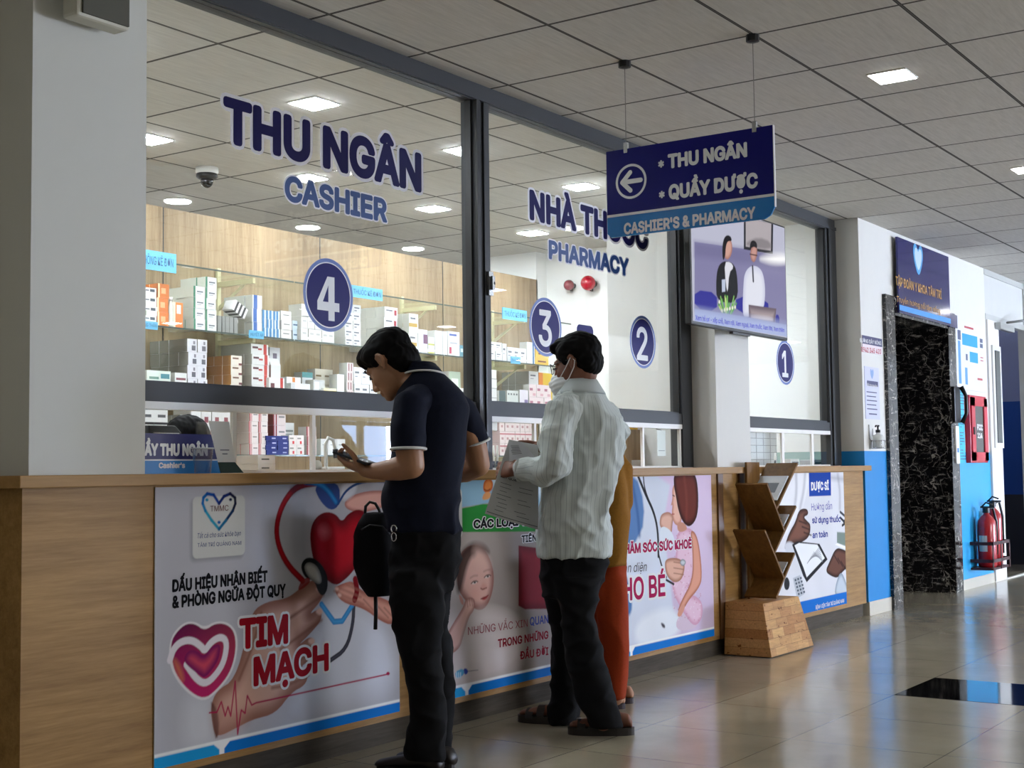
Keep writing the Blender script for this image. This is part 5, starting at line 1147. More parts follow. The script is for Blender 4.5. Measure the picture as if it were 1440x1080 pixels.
def striped():
    k = NT('pale_striped_shirt'); a = k.n('ShaderNodeAttribute'); a.attribute_name = 'stripe'
    s1 = k.math('LESS_THAN', k.math('FRACT', k.math('MULTIPLY', a.outputs['Fac'], 88.0)), .2); s2 = k.math('LESS_THAN', k.math('FRACT', k.math('MULTIPLY', a.outputs['Fac'], 44.0)), .14)
    c = k.mix(k.math('MULTIPLY', s1, .55), lin('c3cbc8'), lin('6f7e84')); c = k.mix(k.math('MULTIPLY', s2, .35), c, lin('e6ebe9')); k.link(c, k.p.inputs['Base Color'])
    k.p.inputs['Roughness'].default_value = .85; k.p.inputs['Specular IOR Level'].default_value = .2; k.bump(k.noise(k.coord((200, 200, 200)), 4, 2), .08, .002); return k.m
SHIRT = striped()
def stripe_attr(o, axes):
    """stripes follow the cloth round the torso and along the sleeves; the yoke's run across"""
    me = o.data; n = len(me.vertices); co = np.empty(n*3, 'f'); me.vertices.foreach_get('co', co); co = co.reshape(-1, 3)
    best = np.full(n, 1e9); val = np.zeros(n)
    for p, q, r in axes:
        p, q = np.array(p), np.array(q); d = q-p; L_ = np.linalg.norm(d); d = d/L_; t = np.clip((co-p)@d, 0, L_); v = co-p-t[:, None]*d; dist = np.linalg.norm(v, axis=1)/r
        a = np.array(Vector(d).orthogonal().normalized()); c = np.cross(d, a); ang = np.arctan2(v@c, v@a)*r
        k = dist < best; best[k] = dist[k]; val[k] = ang[k]
    yk = co[:, 2] > 1.47; val[yk] = co[yk, 2]*.9
    at_ = me.attributes.new('stripe', 'FLOAT', 'POINT'); at_.data.foreach_set('value', val.astype('f'))
t = rings_mb([(5.135, 3.155, 1.509, 0.0829, 0.085), (5.134, 3.16, 1.475, 0.1095, 0.11), (5.141, 3.154, 1.437, 0.1314, 0.13), (5.154, 3.141, 1.384, 0.1501, 0.145), (5.165, 3.131, 1.337, 0.1595, 0.145), (5.166, 3.14, 1.243, 0.1595, 0.145), (5.157, 3.162, 1.15, 0.1626, 0.145), (5.149, 3.185, 1.056, 0.1689, 0.15), (5.145, 3.201, 0.9629, 0.1611, 0.148), (5.148, 3.208, 0.8693, 0.1611, 0.148), (5.152, 3.214, 0.7632, 0.1626, 0.148)])
sl1 = MB(); limb(sl1, [(5.062, 3.164, 1.422), (4.984, 3.159, 1.389), (4.934, 3.155, 1.272), (4.933, 3.167, 1.181)], [.075, .076, .075, .068]); limb(sl1, [(4.936, 3.165, 1.166), (4.939, 3.233, 1.143), (4.952, 3.311, 1.147), (4.953, 3.345, 1.15)], [.068, .064, .051, .045])
sl2 = MB(); limb(sl2, [(5.274, 3.126, 1.386), (5.372, 3.133, 1.309), (5.436, 3.195, 1.181)], [.075, .072, .066]); limb(sl2, [(5.436, 3.196, 1.174), (5.343, 3.294, 1.199), (5.27, 3.344, 1.225), (5.225, 3.372, 1.238)], [.064, .056, .048, .042])
f2 = folds(.02, 7, 4, 5, lambda c: (.35+1.0*max(0, min(1, (1.3-c.z)/.35)))*min(1, max(.25, (c.z-.78)/.12)))
sh = fuse('striped_shirt', t, .008, SHIRT, man2, 4, lambda c, g=folds(.009, 13, 9, 21): f2(c)+g(c))
AX = [((5.135, 3.161, 1.462), (5.154, 3.212, 0.7444), .16), ((4.999, 3.173, 1.381), (4.957, 3.186, 1.176), .07), ((4.958, 3.186, 1.163), (4.953, 3.345, 1.15), .055)]
stripe_attr(sh, AX[:1])
for q in (sl1, sl2):
    o = fuse('sleeve', q, .007, SHIRT, man2, 4, lambda c, g=folds(.014, 8, 7, 8), h=folds(.007, 16, 14, 22): g(c)+h(c)); stripe_attr(o, AX[1:] if q is sl1 else [((5.274, 3.126, 1.386), (5.436, 3.195, 1.181), .07), ((5.436, 3.196, 1.174), (5.225, 3.372, 1.238), .05)])
cb = MB(); c0 = Vector((5.136, 3.154, 1.506)); axn = Vector((-.02, .12, 1)).normalized(); ca = ACROSS; cbv = axn.cross(ca).normalized(); cr = []
for rr, hh in ((.07, .032), (.076, .036), (.1, -.014), (.106, -.028), (.098, -.03), (.076, .0)):
    cr.append([c0 + axn*hh + ca*rr*math.cos(2*math.pi*k/N) + cbv*rr*1.02*math.sin(2*math.pi*k/N) for k in range(N)])
cb.loft(cr, 0, False); co_ = cb.build('shirt_collar', SHIRT, man2, True)
hoop('cuff', (4.952, 3.359, 1.15), Vector((4.957, 3.314, 1.147))-Vector((4.952, 3.359, 1.15)), .043, .008, SHIRT, man2)
t = rings_mb([(5.151, 3.21, 0.8069, 0.1517, 0.13), (5.153, 3.215, 0.7289, 0.1533, 0.135), (5.152, 3.223, 0.6665, 0.1408, 0.13), (5.152, 3.232, 0.5886, 0.122, 0.11)])
for rs in ([(5.106, 3.183, 0.6867, 0.1177, 0.1), (5.1, 3.166, 0.5957, 0.0926, 0.095), (5.096, 3.163, 0.5105, 0.0755, 0.09), (5.106, 3.145, 0.3854, 0.08, 0.085), (5.117, 3.125, 0.2608, 0.086, 0.085), (5.133, 3.111, 0.1747, 0.0891, 0.086), (5.147, 3.082, 0.0994, 0.0797, 0.09), (5.164, 3.063, 0.041, 0.069, 0.092)],
           [(5.192, 3.289, 0.6771, 0.1076, 0.1), (5.232, 3.312, 0.5786, 0.0987, 0.095), (5.266, 3.326, 0.4863, 0.0848, 0.09), (5.291, 3.337, 0.3784, 0.0706, 0.085), (5.302, 3.357, 0.22, 0.0691, 0.082), (5.311, 3.374, 0.106, 0.0709, 0.085), (5.316, 3.392, 0.0304, 0.0726, 0.09), (5.32, 3.389, -0.0018, 0.0581, 0.085)]):
    q = rings_mb(rs); i0 = len(t.v); t.v += q.v; t.f += [tuple(k+i0 for k in f) for f in q.f]; t.mi += q.mi
fuse('trousers', t, .008, blackcloth, man2, 4, folds(.011, 8, 10, 6))
sd = mat('2a241f', .6, name='dark_sandal')
for a, c in F2:
    s = MB(); sole(s, a, c, .05, 0, .032); so = s.build('sandal', sd, man2)
    a, c = Vector(a), Vector(c); u = (c-a).normalized(); sdv = u.cross(Vector((0, 0, 1)))
    for tt, hh in ((.42, .092), (.6, .075), (.78, .06)):
        m_ = a.lerp(c, tt); st_ = MB()
        st_.loft([[m_+u*o_+sdv*.05*math.cos(a_)+Vector((0, 0, .022+(hh-.022)*math.sin(a_)))+d2 for o_, d2 in ((-.018, Vector()), (.018, Vector()), (.018, Vector((0, 0, .004))), (-.018, Vector((0, 0, .004))))] for a_ in np.linspace(0, math.pi, 14)]); st_.build('strap', sd, so)

# papers in his hands
def sheet(name, label, corners, m, lines, bend=.02, heading=None):
    t = thing(name, corners[3], label, 'paper'); a, b_, c, d = (Vector(q) for q in corners); nrm = (b_-a).cross(d-a).normalized(); g = MB(); nn_ = 12
    S = lambda u, v: a.lerp(b_, u).lerp(d.lerp(c, u), v) + nrm*bend*math.sin(u*math.pi)*math.sin(v*2.2)
    for th in (0, .0007):
        for i in range(nn_):
            for j in range(nn_): g.quad([S(x/nn_, y/nn_)+nrm*th for x, y in ((i, j), (i+1, j), (i+1, j+1), (i, j+1))])
    g.build('sheet', m, t, True)
    tl = MB(); off = -.0012 if nrm.dot(FWD) > 0 else .0012
    for u0, u1, v, h in lines:
        k = 8; tl_ = [u0+(u1-u0)*i/k for i in range(k+1)]
        for i in range(k): tl.quad([S(tl_[i], v)+nrm*off, S(tl_[i+1], v)+nrm*off, S(tl_[i+1], v+h)+nrm*off, S(tl_[i], v+h)+nrm*off])
    tl.build('print_line', mat('55565c', .7, name='grey_ink', var=0), t)
    return t, S, nrm*off*1.3
rr_ = random.Random(3); ln = [(.1+rr_.random()*.08, .3+rr_.random()*.15, .56+.05*k, .006) for k in range(8)]+[(.5+rr_.random()*.1, .75+rr_.random()*.15, .56+.05*k, .006) for k in range(8) if k not in (2, 5)]+[(.02, .98, .965, .008)]
tp, S_, of_ = sheet('result_sheet', 'large printed result sheet held by the man in the striped shirt', [(5, 3.447, 1.286), (5.108, 3.364, 1.26), (5.033, 3.32, 0.8882), (4.856, 3.48, 0.9641)], mat('b9bbba', .75, name='white_paper'), ln, .012)
hd = text_mesh('KẾT QUẢ', .02); co = np.empty(len(hd.vertices)*3, 'f'); hd.vertices.foreach_get('co', co); co = co.reshape(-1, 3); w_ = co[:, 0].max()
co = np.array([tuple(S_(.08+.4*x/w_, .5-.05*y)+of_) for x, y, z in co], 'f'); hd.vertices.foreach_set('co', co.ravel()); hd.update(); hd.materials.clear(); hd.materials.append(mat('1c1c20', .7, var=0)); link('heading', hd, tp)
sheet('folded_form', 'folded form with blue-grey stamp on top of the result sheet', [(4.972, 3.428, 1.276), (5.022, 3.39, 1.272), (5.064, 3.347, 1.199), (4.964, 3.423, 1.185)], mat('c6c8cc', .75, name='folded_paper'), [(.1+.03*(k % 3), .6, .2+.08*k, .025) for k in range(6)], .01)

# ---- third visitor, mostly hidden behind the man in the striped shirt
SK3 = skin('tan_skin', 'a87a5c', 'b98a6c')
w3 = tag(D.objects.new('person', None), 'person in a mustard tunic and rust-red trousers behind the man in the striped shirt', 'person', 'people at the counter'); COL.objects.link(w3); w3.location = (5.75, 3.4, 0)
hm = pose((5.829, 3.562, 1.337), Vector((-.1, .9, -.35)), Vector((0, .35, 1)))
b = MB(); head_parts(b, hm); limb(b, [hm @ Vector((0, -.02, -.05)), (5.776, 3.475, 1.219), (5.734, 3.404, 1.131)], [.055, .055, .07])
limb(b, [(5.738, 3.397, 1.149), (5.714, 3.381, 0.8073)], [.09, .1]); limb(b, [(5.763, 3.325, 1.147), (5.742, 3.315, 1.032), (5.808, 3.471, 1.163), (5.861, 3.601, 1.203)], [.045, .042, .035, .027])
hand_parts(b, pose((5.865, 3.612, 1.207), Vector((-.1, 1, .1)), Vector((0, -.1, 1))), False, (.3, .3, .35, .4), .03)
for pts, rr in ((((5.701, 3.361, 0.6728), (5.728, 3.36, 0.333), (5.757, 3.366, 0.0527)), (.07, .05, .035)), (((5.838, 3.482, 0.6602), (5.858, 3.492, 0.3112), (5.891, 3.509, 0.0462)), (.07, .05, .035))): limb(b, pts, rr)
F3 = [((5.80, 3.34, 0), (5.72, 3.58, 0)), ((5.95, 3.38, 0), (5.90, 3.62, 0))]
for a, c in F3: foot_shape(b, a, c, .036, .024)
fuse('body', b, .006, SK3, w3, 2)
hair_cap('hair', hm, hairm, w3, [((0, -.02, .05), (.084, .108, .09)), ((0, -.05, -.02), (.08, .065, .08)), ((0, .04, .09), (.066, .052, .042))], .006)
t = rings_mb([(5.758, 3.396, 1.217, 0.0518, 0.08), (5.739, 3.376, 1.165, 0.0808, 0.12), (5.721, 3.362, 1.046, 0.0924, 0.14), (5.727, 3.368, 0.909, 0.0959, 0.14), (5.731, 3.377, 0.7724, 0.0924, 0.14), (5.732, 3.385, 0.6871, 0.0873, 0.14)])
limb(t, [(5.759, 3.361, 1.196), (5.758, 3.314, 1.147), (5.75, 3.308, 0.9939)], [.055, .055, .052]); limb(t, [(5.748, 3.311, 0.9939), (5.777, 3.413, 1.121)], [.05, .042])
fuse('mustard_tunic', t, .009, cloth('mustard_cloth', '7d5418', '94661f'), w3, 4, folds(.008, 7, 3, 9))
t = rings_mb([(5.742, 3.384, 0.7205, 0.0823, 0.13), (5.749, 3.389, 0.6007, 0.084, 0.13)])
for rs in ([(5.719, 3.357, 0.6379, 0.075, 0.09), (5.719, 3.355, 0.5028, 0.0783, 0.085), (5.732, 3.359, 0.299, 0.0715, 0.08), (5.74, 3.362, 0.1631, 0.0612, 0.078), (5.747, 3.363, 0.0544, 0.0459, 0.075)], [(5.813, 3.452, 0.6282, 0.0695, 0.09), (5.862, 3.478, 0.3808, 0.0699, 0.085), (5.897, 3.5, 0.046, 0.0526, 0.075)]):
    q = rings_mb(rs); i0 = len(t.v); t.v += q.v; t.f += [tuple(k+i0 for k in f) for f in q.f]; t.mi += q.mi
fuse('rust_trousers', t, .009, cloth('rust_cloth', '8a2f0e', 'a33c14'), w3, 4, folds(.008, 8, 3, 11))
for a, c in F3:
    s = MB(); sole(s, a, c, .046, 0, .026); so = s.build('slipper', mat('3a3038', .6, name='dark_slipper'), w3)
    a, c = Vector(a), Vector(c); u = (c-a).normalized(); sdv = u.cross(Vector((0, 0, 1))); m_ = a.lerp(c, .65); st_ = MB()
    st_.loft([[m_+u*o_+sdv*.046*math.cos(a_)+Vector((0, 0, .02+.05*math.sin(a_)))+d2 for o_, d2 in ((-.03, Vector()), (.03, Vector()), (.03, Vector((0, 0, .004))), (-.03, Vector((0, 0, .004))))] for a_ in np.linspace(0, math.pi, 12)]); st_.build('strap', mat('3a3038', .6), so)
# ------------------------------------------------------------------ magazine rack beside the counter
RY0, RY1 = 3.50, 3.715
rk = thing('magazine_rack', (8.08, 3.6, 0), 'walnut zigzag magazine rack on a flared woodblock base against the counter', 'rack')
def pxz(x, y): q = at(x, y, RY0); return q.x, q.z
k = NT('finger_jointed_wood'); br = k.n('ShaderNodeTexBrick'); tc = k.n('ShaderNodeTexCoord'); mp = k.n('ShaderNodeMapping'); mp.inputs['Rotation'].default_value = (math.radians(90), 0, 0)
k.link(tc.outputs['Object'], mp.inputs[0]); k.link(mp.outputs[0], br.inputs['Vector']); br.inputs['Scale'].default_value = 1; br.inputs['Brick Width'].default_value = .17; br.inputs['Row Height'].default_value = .055; br.inputs['Mortar Size'].default_value = .0008
br.inputs['Color1'].default_value = (*lin('cfa468'), 1); br.inputs['Color2'].default_value = (*lin('ad7a45'), 1); br.inputs['Mortar'].default_value = (*lin('5a3818'), 1)
n = k.noise(k.coord((3, 30, 30)), 3, 5, .6); kn = k.ramp(k.noise(k.coord((9, 9, 14)), 3, 2), (.66, (1, 1, 1)), (.72, (.35, .22, .12)))
mx = k.n('ShaderNodeMix', data_type='RGBA', blend_type='MULTIPLY'); mx.inputs[0].default_value = 1; k.link(br.outputs[0], mx.inputs[6]); k.link(kn, mx.inputs[7])
mx2 = k.n('ShaderNodeMix', data_type='RGBA', blend_type='MULTIPLY'); mx2.inputs[0].default_value = .5; k.link(mx.outputs[2], mx2.inputs[6]); k.link(k.ramp(n, (.3, (.5, .45, .4)), (.7, (1.2, 1.15, 1.1))), mx2.inputs[7]); k.link(mx2.outputs[2], k.p.inputs['Base Color'])
k.p.inputs['Roughness'].default_value = .55; k.p.inputs['Specular IOR Level'].default_value = .15
bx0, bx1, by0, by1, bz = 7.74, 8.40, 3.44, 3.752, at(1073, 849, 3.50).z
tx0, tx1, ty0 = at(1073, 849, 3.5).x, at(1123, 838, 3.5).x, 3.5
MB().loft([[(bx0, by0, .006), (bx1, by0, .006), (bx1, by1, .006), (bx0, by1, .006)], [(tx0, ty0, bz), (tx1, ty0, bz), (tx1, by1, bz), (tx0, by1, bz)]]).build('base', k.m, rk, bevel=.003)
MB().box((bx0+.02, by0+.02, 0), (bx1-.02, by1, .006)).build('glide', M['black'], rk)
def board(p, q, th, name='shelf_board'):
    p, q = Vector(pxz(*p)), Vector(pxz(*q)); d = (q-p).normalized(); n = Vector((-d.y, d.x))*th/2
    return MB().prism([(c.x, RY0, c.y) for c in (p+n, q+n, q-n, p-n)], (0, RY1-RY0, 0)).build(name, M['walnut'], rk, bevel=.0015)
for p, q in (((1122, 652), (1093, 715)), ((1120, 712), (1090, 777)), ((1118, 778), (1092, 841)), ((1079, 680), (1104, 748)), ((1076, 746), (1103, 813))): board(p, q, .016)
q = at(1056, 650, RY1); x0, z1 = q.x, q.z; MB().box((x0-.095, RY1-.016, bz), (x0+.095, RY1-.0, z1)).build('back_board', M['walnut'], rk, bevel=.0015)
bm_ = mat('cfd2d4', .5, name='brochure_paper')
for (p, q), lab in zip((((1112, 672), (1096, 706)), ((1113, 726), (1104, 745)), ((1111, 793), (1103, 811))), ('top', 'middle', 'bottom')):
    p, q = Vector(pxz(*p)), Vector(pxz(*q)); d = (q-p).normalized(); n = Vector((d.y, -d.x)) if d.y > 0 else Vector((-d.y, d.x)); n = -n if n.x > 0 else n
    a = n*.011; b_ = n*.017
    t = thing('brochure', ((p.x+q.x)/2, RY0, (p.y+q.y)/2), 'white leaflet in the %s pocket of the magazine rack' % lab, 'brochure', 'leaflets in the magazine rack')
    MB().prism([(c.x, RY0+.012, c.y) for c in (p+a, q+a, q+b_, p+b_)], (0, .2, 0)).build('sheet', bm_, t)
    e = p.lerp(q, .3)+b_*1.04; f_ = p.lerp(q, .7)+b_*1.04
    MB().quad([(e.x, RY0+.05, e.y), (f_.x, RY0+.05, f_.y), (f_.x, RY0+.15, f_.y), (e.x, RY0+.15, e.y)]).build('picture', mat('4a4f57', .5, name='leaflet_picture'), t)

# ------------------------------------------------------------------ glass shelves and shelf tags
SY0, SY1 = 6.28, YB
LEV = (2.415, 2.03, 1.648, 1.268)
segs = [(3.3, 5.0), (5.01, 6.62), (6.63, 8.25), (8.26, 10.08)]
bm1 = mat('c9c29a', .5, name='cream_bracket')
brx = [4.2, at(362, 390, SY0).x, at(617, 430, SY0).x, 9.4]
for i, z in enumerate(LEV):
    for j, (a, b_) in enumerate(segs):
        t = thing('glass_shelf', ((a+b_)/2, SY1, z), '%s glass shelf panel from the white pillar, %s level of the wood wall' % (ordn[j], ('top', 'second', 'third', 'lowest')[i]), 'shelf', 'glass shelves on the wood wall')
        MB().box((a, SY0, z-.01), (b_, SY1, z)).build('glass', M['shelfglass'], t)
        MB().box((a, SY0-.001, z-.01), (b_, SY0, z)).build('polished_edge', mat('4f5a55', .2, name='glass_edge'), t)
        for x in brx:
            if a+.05 < x < b_-.05:
                br_ = MB().box((x-.012, SY0+.03, z-.045), (x+.012, SY1-.02, z-.012)).prism([(x-.006, SY1-.02, z-.2), (x-.006, SY1-.02, z-.17), (x-.006, SY0+.12, z-.04), (x-.006, SY0+.1, z-.04)], (.012, 0, 0))
                br_.box((x-.015, SY1-.022, z-.3), (x+.015, SY1-.001, z+.08)).build('bracket', bm1, t)
cyn = mat('6cc0ea', .4, name='cyan_tag', var=0)
def shelf_tag(x0, x1, y0, y1, text, label, bold=0):
    p0 = at(x0, y0, SY0-.012); p1 = at(x1, y0+(x1-x0)*.12, SY0-.012); h = at(x0, y0, SY0-.012).z-at(x0, y1, SY0-.012).z
    t = thing('shelf_tag', (p0.x, SY0-.012, p0.z-h), label, 'sign', 'cyan shelf tags')
    MB().box((p0.x, SY0-.012, p0.z-h), (p1.x, SY0-.004, p0.z)).build('card', cyn, t)
    lettering(text, front(SY0-.0125), (p0.x+(p1.x-p0.x)*.06, p0.z-h*.72, p1.x-(p1.x-p0.x)*.06, p0.z-h*.3), mat('1c4f86', .5, var=0), t, bold=bold)
shelf_tag(169, 248, 345, 373, 'THUỐC KHÔNG KÊ ĐƠN', 'cyan tag on the top shelf next to the white pillar, above the orange boxes')
shelf_tag(494, 538, 400.5, 417, 'THUỐC KÊ ĐƠN', 'cyan tag on the top shelf beside the number 4 disc')
shelf_tag(707, 741, 432, 448, 'THUỐC KÊ ĐƠN', 'cyan tag on the top shelf behind the number 3 disc')
shelf_tag(192, 222, 450, 461, 'HƯỚNG THẦN', 'small cyan tag on the second shelf under the orange boxes')
shelf_tag(351, 371, 464, 475, 'HUYẾT ÁP', 'small cyan tag on the second shelf under the blue-striped tall boxes')
shelf_tag(719, 732, 501, 511, 'DA LIỄU', 'small cyan tag on the second shelf next to the yellow boxes')

# ------------------------------------------------------------------ medicine boxes, every one an object
ROWW = ['front', 'second', 'third', 'fourth', 'fifth']
_boxmesh = {}
inkd = mat('5a6068', .6, name='grey_box_print', var=0)
def box_mesh(w, h, d, face, sidec, top, marks):
    key = (round(w, 4), round(h, 4), round(d, 4), face, sidec, top, marks)
    if key in _boxmesh: return _boxmesh[key]
    mb = MB(); mb.box((0, 0, 0), (w, d, h), 0, (1, 1, 0, 1, 2, 2)); mats = [mat(face, .5, var=.02), mat(sidec, .55, var=.06), mat(top, .5, var=.02)]
    for n_, (u0, u1, v0, v1, c) in enumerate(marks):
        y = -.0005-.0002*n_; mb.quad([(u0*w, y, v0*h), (u1*w, y, v0*h), (u1*w, y, v1*h), (u0*w, y, v1*h)], len(mats)); mats.append(mat(c, .5, var=0))
    # open-edge lines of the stacked packs on the side
    o = mb.build('medicine_box', mats); me = o.data; D.objects.remove(o); _boxmesh[key] = me; return me
_proto = {}
rb = random.Random(11)
def stack(desc, group, base, xl, xr, ytop, levs, deep=1, face='dfe1e1', sidec='b9bab4', top=None, marks=(), d=.075, plane=SY0+.015, z=None, cols=None, jit=.004, lift=0):
    """a block of like boxes standing on shelf level `base`; xl..xr and ytop: the front's extent in the photo; levs: boxes per column"""
    z = LEV[base] if z is None else z
    levs = [levs]*(cols or 1) if isinstance(levs, int) else levs; nc = len(levs); xm = (xl+xr)/2
    X0, X1 = at(xl, ytop, plane).x, at(xr, ytop, plane).x; H = at(xm, ytop, plane).z-z; H = min(H, LEV[base-1]-.05-z) if plane > 6 and base else H; h = H/max(levs); w = (X1-X0)/nc
    top = top or face; me = box_mesh(w*.985, h*.985, d*.98, face, sidec, top, tuple(marks)); first = None
    for c in range(nc):
        for l in range(levs[c]):
            for r in range(deep):
                if r and c and l < levs[c]-1 and levs[c-1] > l: continue      # hidden inside the block
                if first is None: o = first = D.objects.new('medicine_box', me)
                else: o = first.copy()
                COL.objects.link(o)
                o.location = (X0+c*w+rb.uniform(-jit, jit), plane+r*d+rb.uniform(0, jit), z+l*h+.0005); o.rotation_euler = (0, 0, 0)
                n = levs[c]; lw = 'only' if n == 1 else 'top' if l == n-1 else 'bottom' if l == 0 else ordn[l]
                lab = desc if nc*n*deep == 1 else desc + (', %s box up' % lw if n > 1 else '') + (' in the %s column' % ordn[c] if nc > 1 else '') + (', %s row' % ROWW[r] if deep > 1 else '')
                tag(o, lab, 'medicine box', group)
G = 'medicine boxes on the %s shelf'
g2, g3, g4 = G % 'second', G % 'third', G % 'lowest'
TXT = ((.15, .7, .62, .74, '6a7078'), (.15, .5, .4, .47, '9aa0a6'))
stack('leaf-printed white medicine box next to the pillar', g2, 1, 197, 221, 404, 4, face='e6e8e0', marks=((.0, .35, 0, .5, '8fa27a'), (.62, .9, .55, .85, '4a5560'), (.1, .55, .62, .76, '707880')))
stack('orange medicine box', g2, 1, 222, 238, 399, 3, 2, 'df7a28', 'c96a20', marks=((.3, .7, .3, .7, 'f2b27a'), (.0, .16, 0, 1, 'f0d9a8')))
stack('tall orange and white medicine box', g2, 1, 243, 258, 425, 1, face='e07c2c', sidec='b8997a', marks=((0, .28, 0, 1, 'ecdcc0'), (.4, .8, .55, .9, 'f0e8e0')), plane=SY0+.01)
stack('white medicine box with green edge', g2, 1, 272.5, 304.5, 385, [4, 5], 3, 'e4e7e8', 'b4b7ac', marks=((0, .17, 0, 1, '2f7f5e'), (.3, .85, .45, .58, '6d747c'), (.3, .7, .28, .36, 'a8adb2')))
stack('thin grey upright medicine box', g2, 1, 306.5, 334, 445, 1, 1, '8f918e', '80827e', 'a7a9a6', marks=((.0, .08, 0, 1, '3c3e40'),), cols=5, d=.1)
stack('tall white box with blue stripe', g2, 1, 355, 368.5, 415, 3, 4, 'dfe2e2', 'bdbfb6', marks=((.12, .5, 0, 1, '2f63b0'),), d=.065)
stack('blue and white striped carton', g2, 1, 369.5, 394, 437, 3, 1, 'dfe5ea', 'c9ced2', marks=((.0, .5, 0, 1, '3a82b8'), (.5, .62, 0, 1, '7fb2d6')), cols=5, d=.12)
stack('white carton with grey script', g2, 1, 396, 410.5, 437.5, 3, 1, 'e6e6e2', marks=((.2, .8, .5, .62, '8a8f8a'),), d=.12)
stack('plain white stacked carton', g2, 1, 424, 471, 430, 3, 1, 'dcdcd6', 'bcbab2', marks=((.1, .9, .02, .06, 'a8a8a2'), (.2, .75, .55, .7, 'b6b8b4')), cols=5, d=.12)
stack('white carton with dark lettering', g2, 1, 486, 507.5, 428, 5, 1, 'e2e3e3', marks=((.12, .8, .55, .7, '5d6670'), (.12, .45, .2, .36, '8f969c')), cols=2, d=.12)
stack('white carton with red capsule mark', g2, 1, 541, 559.5, 432, 4, 4, 'e6e6e4', 'cfcfc8', marks=((.74, .92, .25, .75, 'a01f2c'), (.12, .6, .6, .74, '6b7076')), d=.085)
stack('white carton with gold band', g2, 1, 575, 588, 441, 2, 4, 'e4e4de', 'd2d2c8', marks=((0, .9, .3, .5, 'b9973f'), (.15, .7, .7, .8, '707478')), d=.06)
stack('white box with purple sweep', g2, 1, 588.5, 601.5, 463, 1, face='dcdde4', marks=((.55, 1, .4, .8, '6a3a5c'),))
stack('small white box on green base stripe', g2, 1, 602.5, 611, 474, 2, face='dfe0d8', marks=((0, 1, 0, .2, 'b7b85a'),))
stack('narrow white upright box', g2, 1, 612, 629, 465, 1, 1, 'e4e5e6', 'c9cac6', marks=((.1, .2, 0, 1, 'b4b8bc'),), cols=5, d=.1)
stack('white box with blue heading', g2, 1, 629.5, 646, 466, 1, face='e6e8ec', marks=((.12, .75, .82, .9, '3d5ca8'), (.1, .3, .08, .35, 'b02a4a'), (.15, .8, .5, .55, 'a0a6b0')))
stack('teal-blue flat box', g2, 1, 647, 664.5, 486, 1, face='5d97a8', sidec='4a7f90', marks=((.1, .6, .4, .7, 'cfe0e4'),), cols=2)
stack('white box beside the dark post', g2, 1, 687.5, 706, 481, 2, 1, 'e0e2e2', marks=TXT, cols=2)
stack('narrow white box behind the post', g2, 1, 706.5, 712.5, 483, 1, face='e6e6e6', marks=TXT)
stack('white pharmacy box near the cyan tag', g2, 1, 713.5, 740, 489, 1, face='e2e4e6', marks=TXT, cols=3)
stack('white carton with blue spine', g2, 1, 741, 752, 481, 1, face='dfe5ea', marks=((.7, .9, 0, 1, '3f6f9f'),))
stack('yellow medicine box under the number 3 disc', g2, 1, 753, 772, 492, 2, face='e0b93a', sidec='c99f2c', marks=((.2, .8, .35, .55, '7a3a1c'),))
# third shelf
stack('pale green flat box next to the pillar', g3, 2, 207, 241, 521, 1, face='dfeae2', marks=((.1, .5, .55, .68, '6f9a8c'), (.58, .95, .6, .85, '4f8f9c')), d=.06, plane=SY0+.004)
stack('white box with maroon heading', g3, 2, 246, 263, 524, 1, face='e8eaea', marks=((.1, .9, .6, .72, '8a5560'), (.1, .6, .35, .42, '8a9096'), (.1, .95, .12, .16, '8a9096')), d=.06, plane=SY0+.004)
stack('white box with grey figure pattern', g3, 2, 264.5, 291.5, 477, 4, 4, 'e2e2ea', '84827a', marks=((.45, .85, .12, .5, '6c6c78'), (.6, .8, .6, .85, '8a8a96')), cols=2, d=.085)
stack('white box with brown ribbed side', g3, 2, 324.5, 340, 500, 4, 4, 'e6dfd4', 'a9753a', marks=((.15, .7, .62, .8, '7a5a48'), (.7, 1, .0, .22, '6a2a30')), d=.075, plane=SY0+.02)
stack('white box with red band', g3, 2, 354, 378.5, 480, 5, 4, 'e4e6e6', 'a9aba2', marks=((.72, .9, 0, 1, 'c23a30'), (.08, .4, .55, .75, '5a3038'), (.4, .62, .42, .6, 'b03a3a')), d=.07, plane=SY0+.03)
stack('white box with dark floral print', g3, 2, 380, 394.5, 484, 3, 1, 'dedee2', marks=((.3, .7, .3, .65, '6a5f74'),), plane=SY0+.12)
stack('small white and red box on the shelf edge', g3, 2, 378.5, 400.5, 531, 1, face='e8e8e6', marks=((.72, .9, 0, 1, 'c9362c'), (.1, .35, .45, .7, '6a3038')), d=.05, plane=SY0+.004)
stack('low white box with orange spot', g3, 2, 403, 423, 530, 1, face='e6e6e4', marks=((.4, .6, .75, .98, 'd98a4a'), (.1, .5, .4, .52, '8a8f94'), (.75, .95, .1, .35, '4a4f55')), plane=SY0+.06)
stack('long low white carton', g3, 2, 409, 436, 539, 1, face='eaebeb', marks=((.02, .2, 0, 1, 'd4d6d8'),), d=.05, plane=SY0+.004)
stack('silver foil packet box', g3, 2, 441, 457, 534, 1, face='cfd1cf', marks=((.1, .5, .5, .9, 'f0f0f0'), (.5, .9, .2, .5, '9fa2a0')), plane=SY0+.03)
stack('yellow-lined white box', g3, 2, 456, 474, 546, 2, face='e8e4c4', marks=((0, 1, .4, .55, 'c9b64a'),), plane=SY0+.004)
stack('white box with raised flap', g3, 2, 475, 485, 526, 1, face='ececec', plane=SY0+.02)
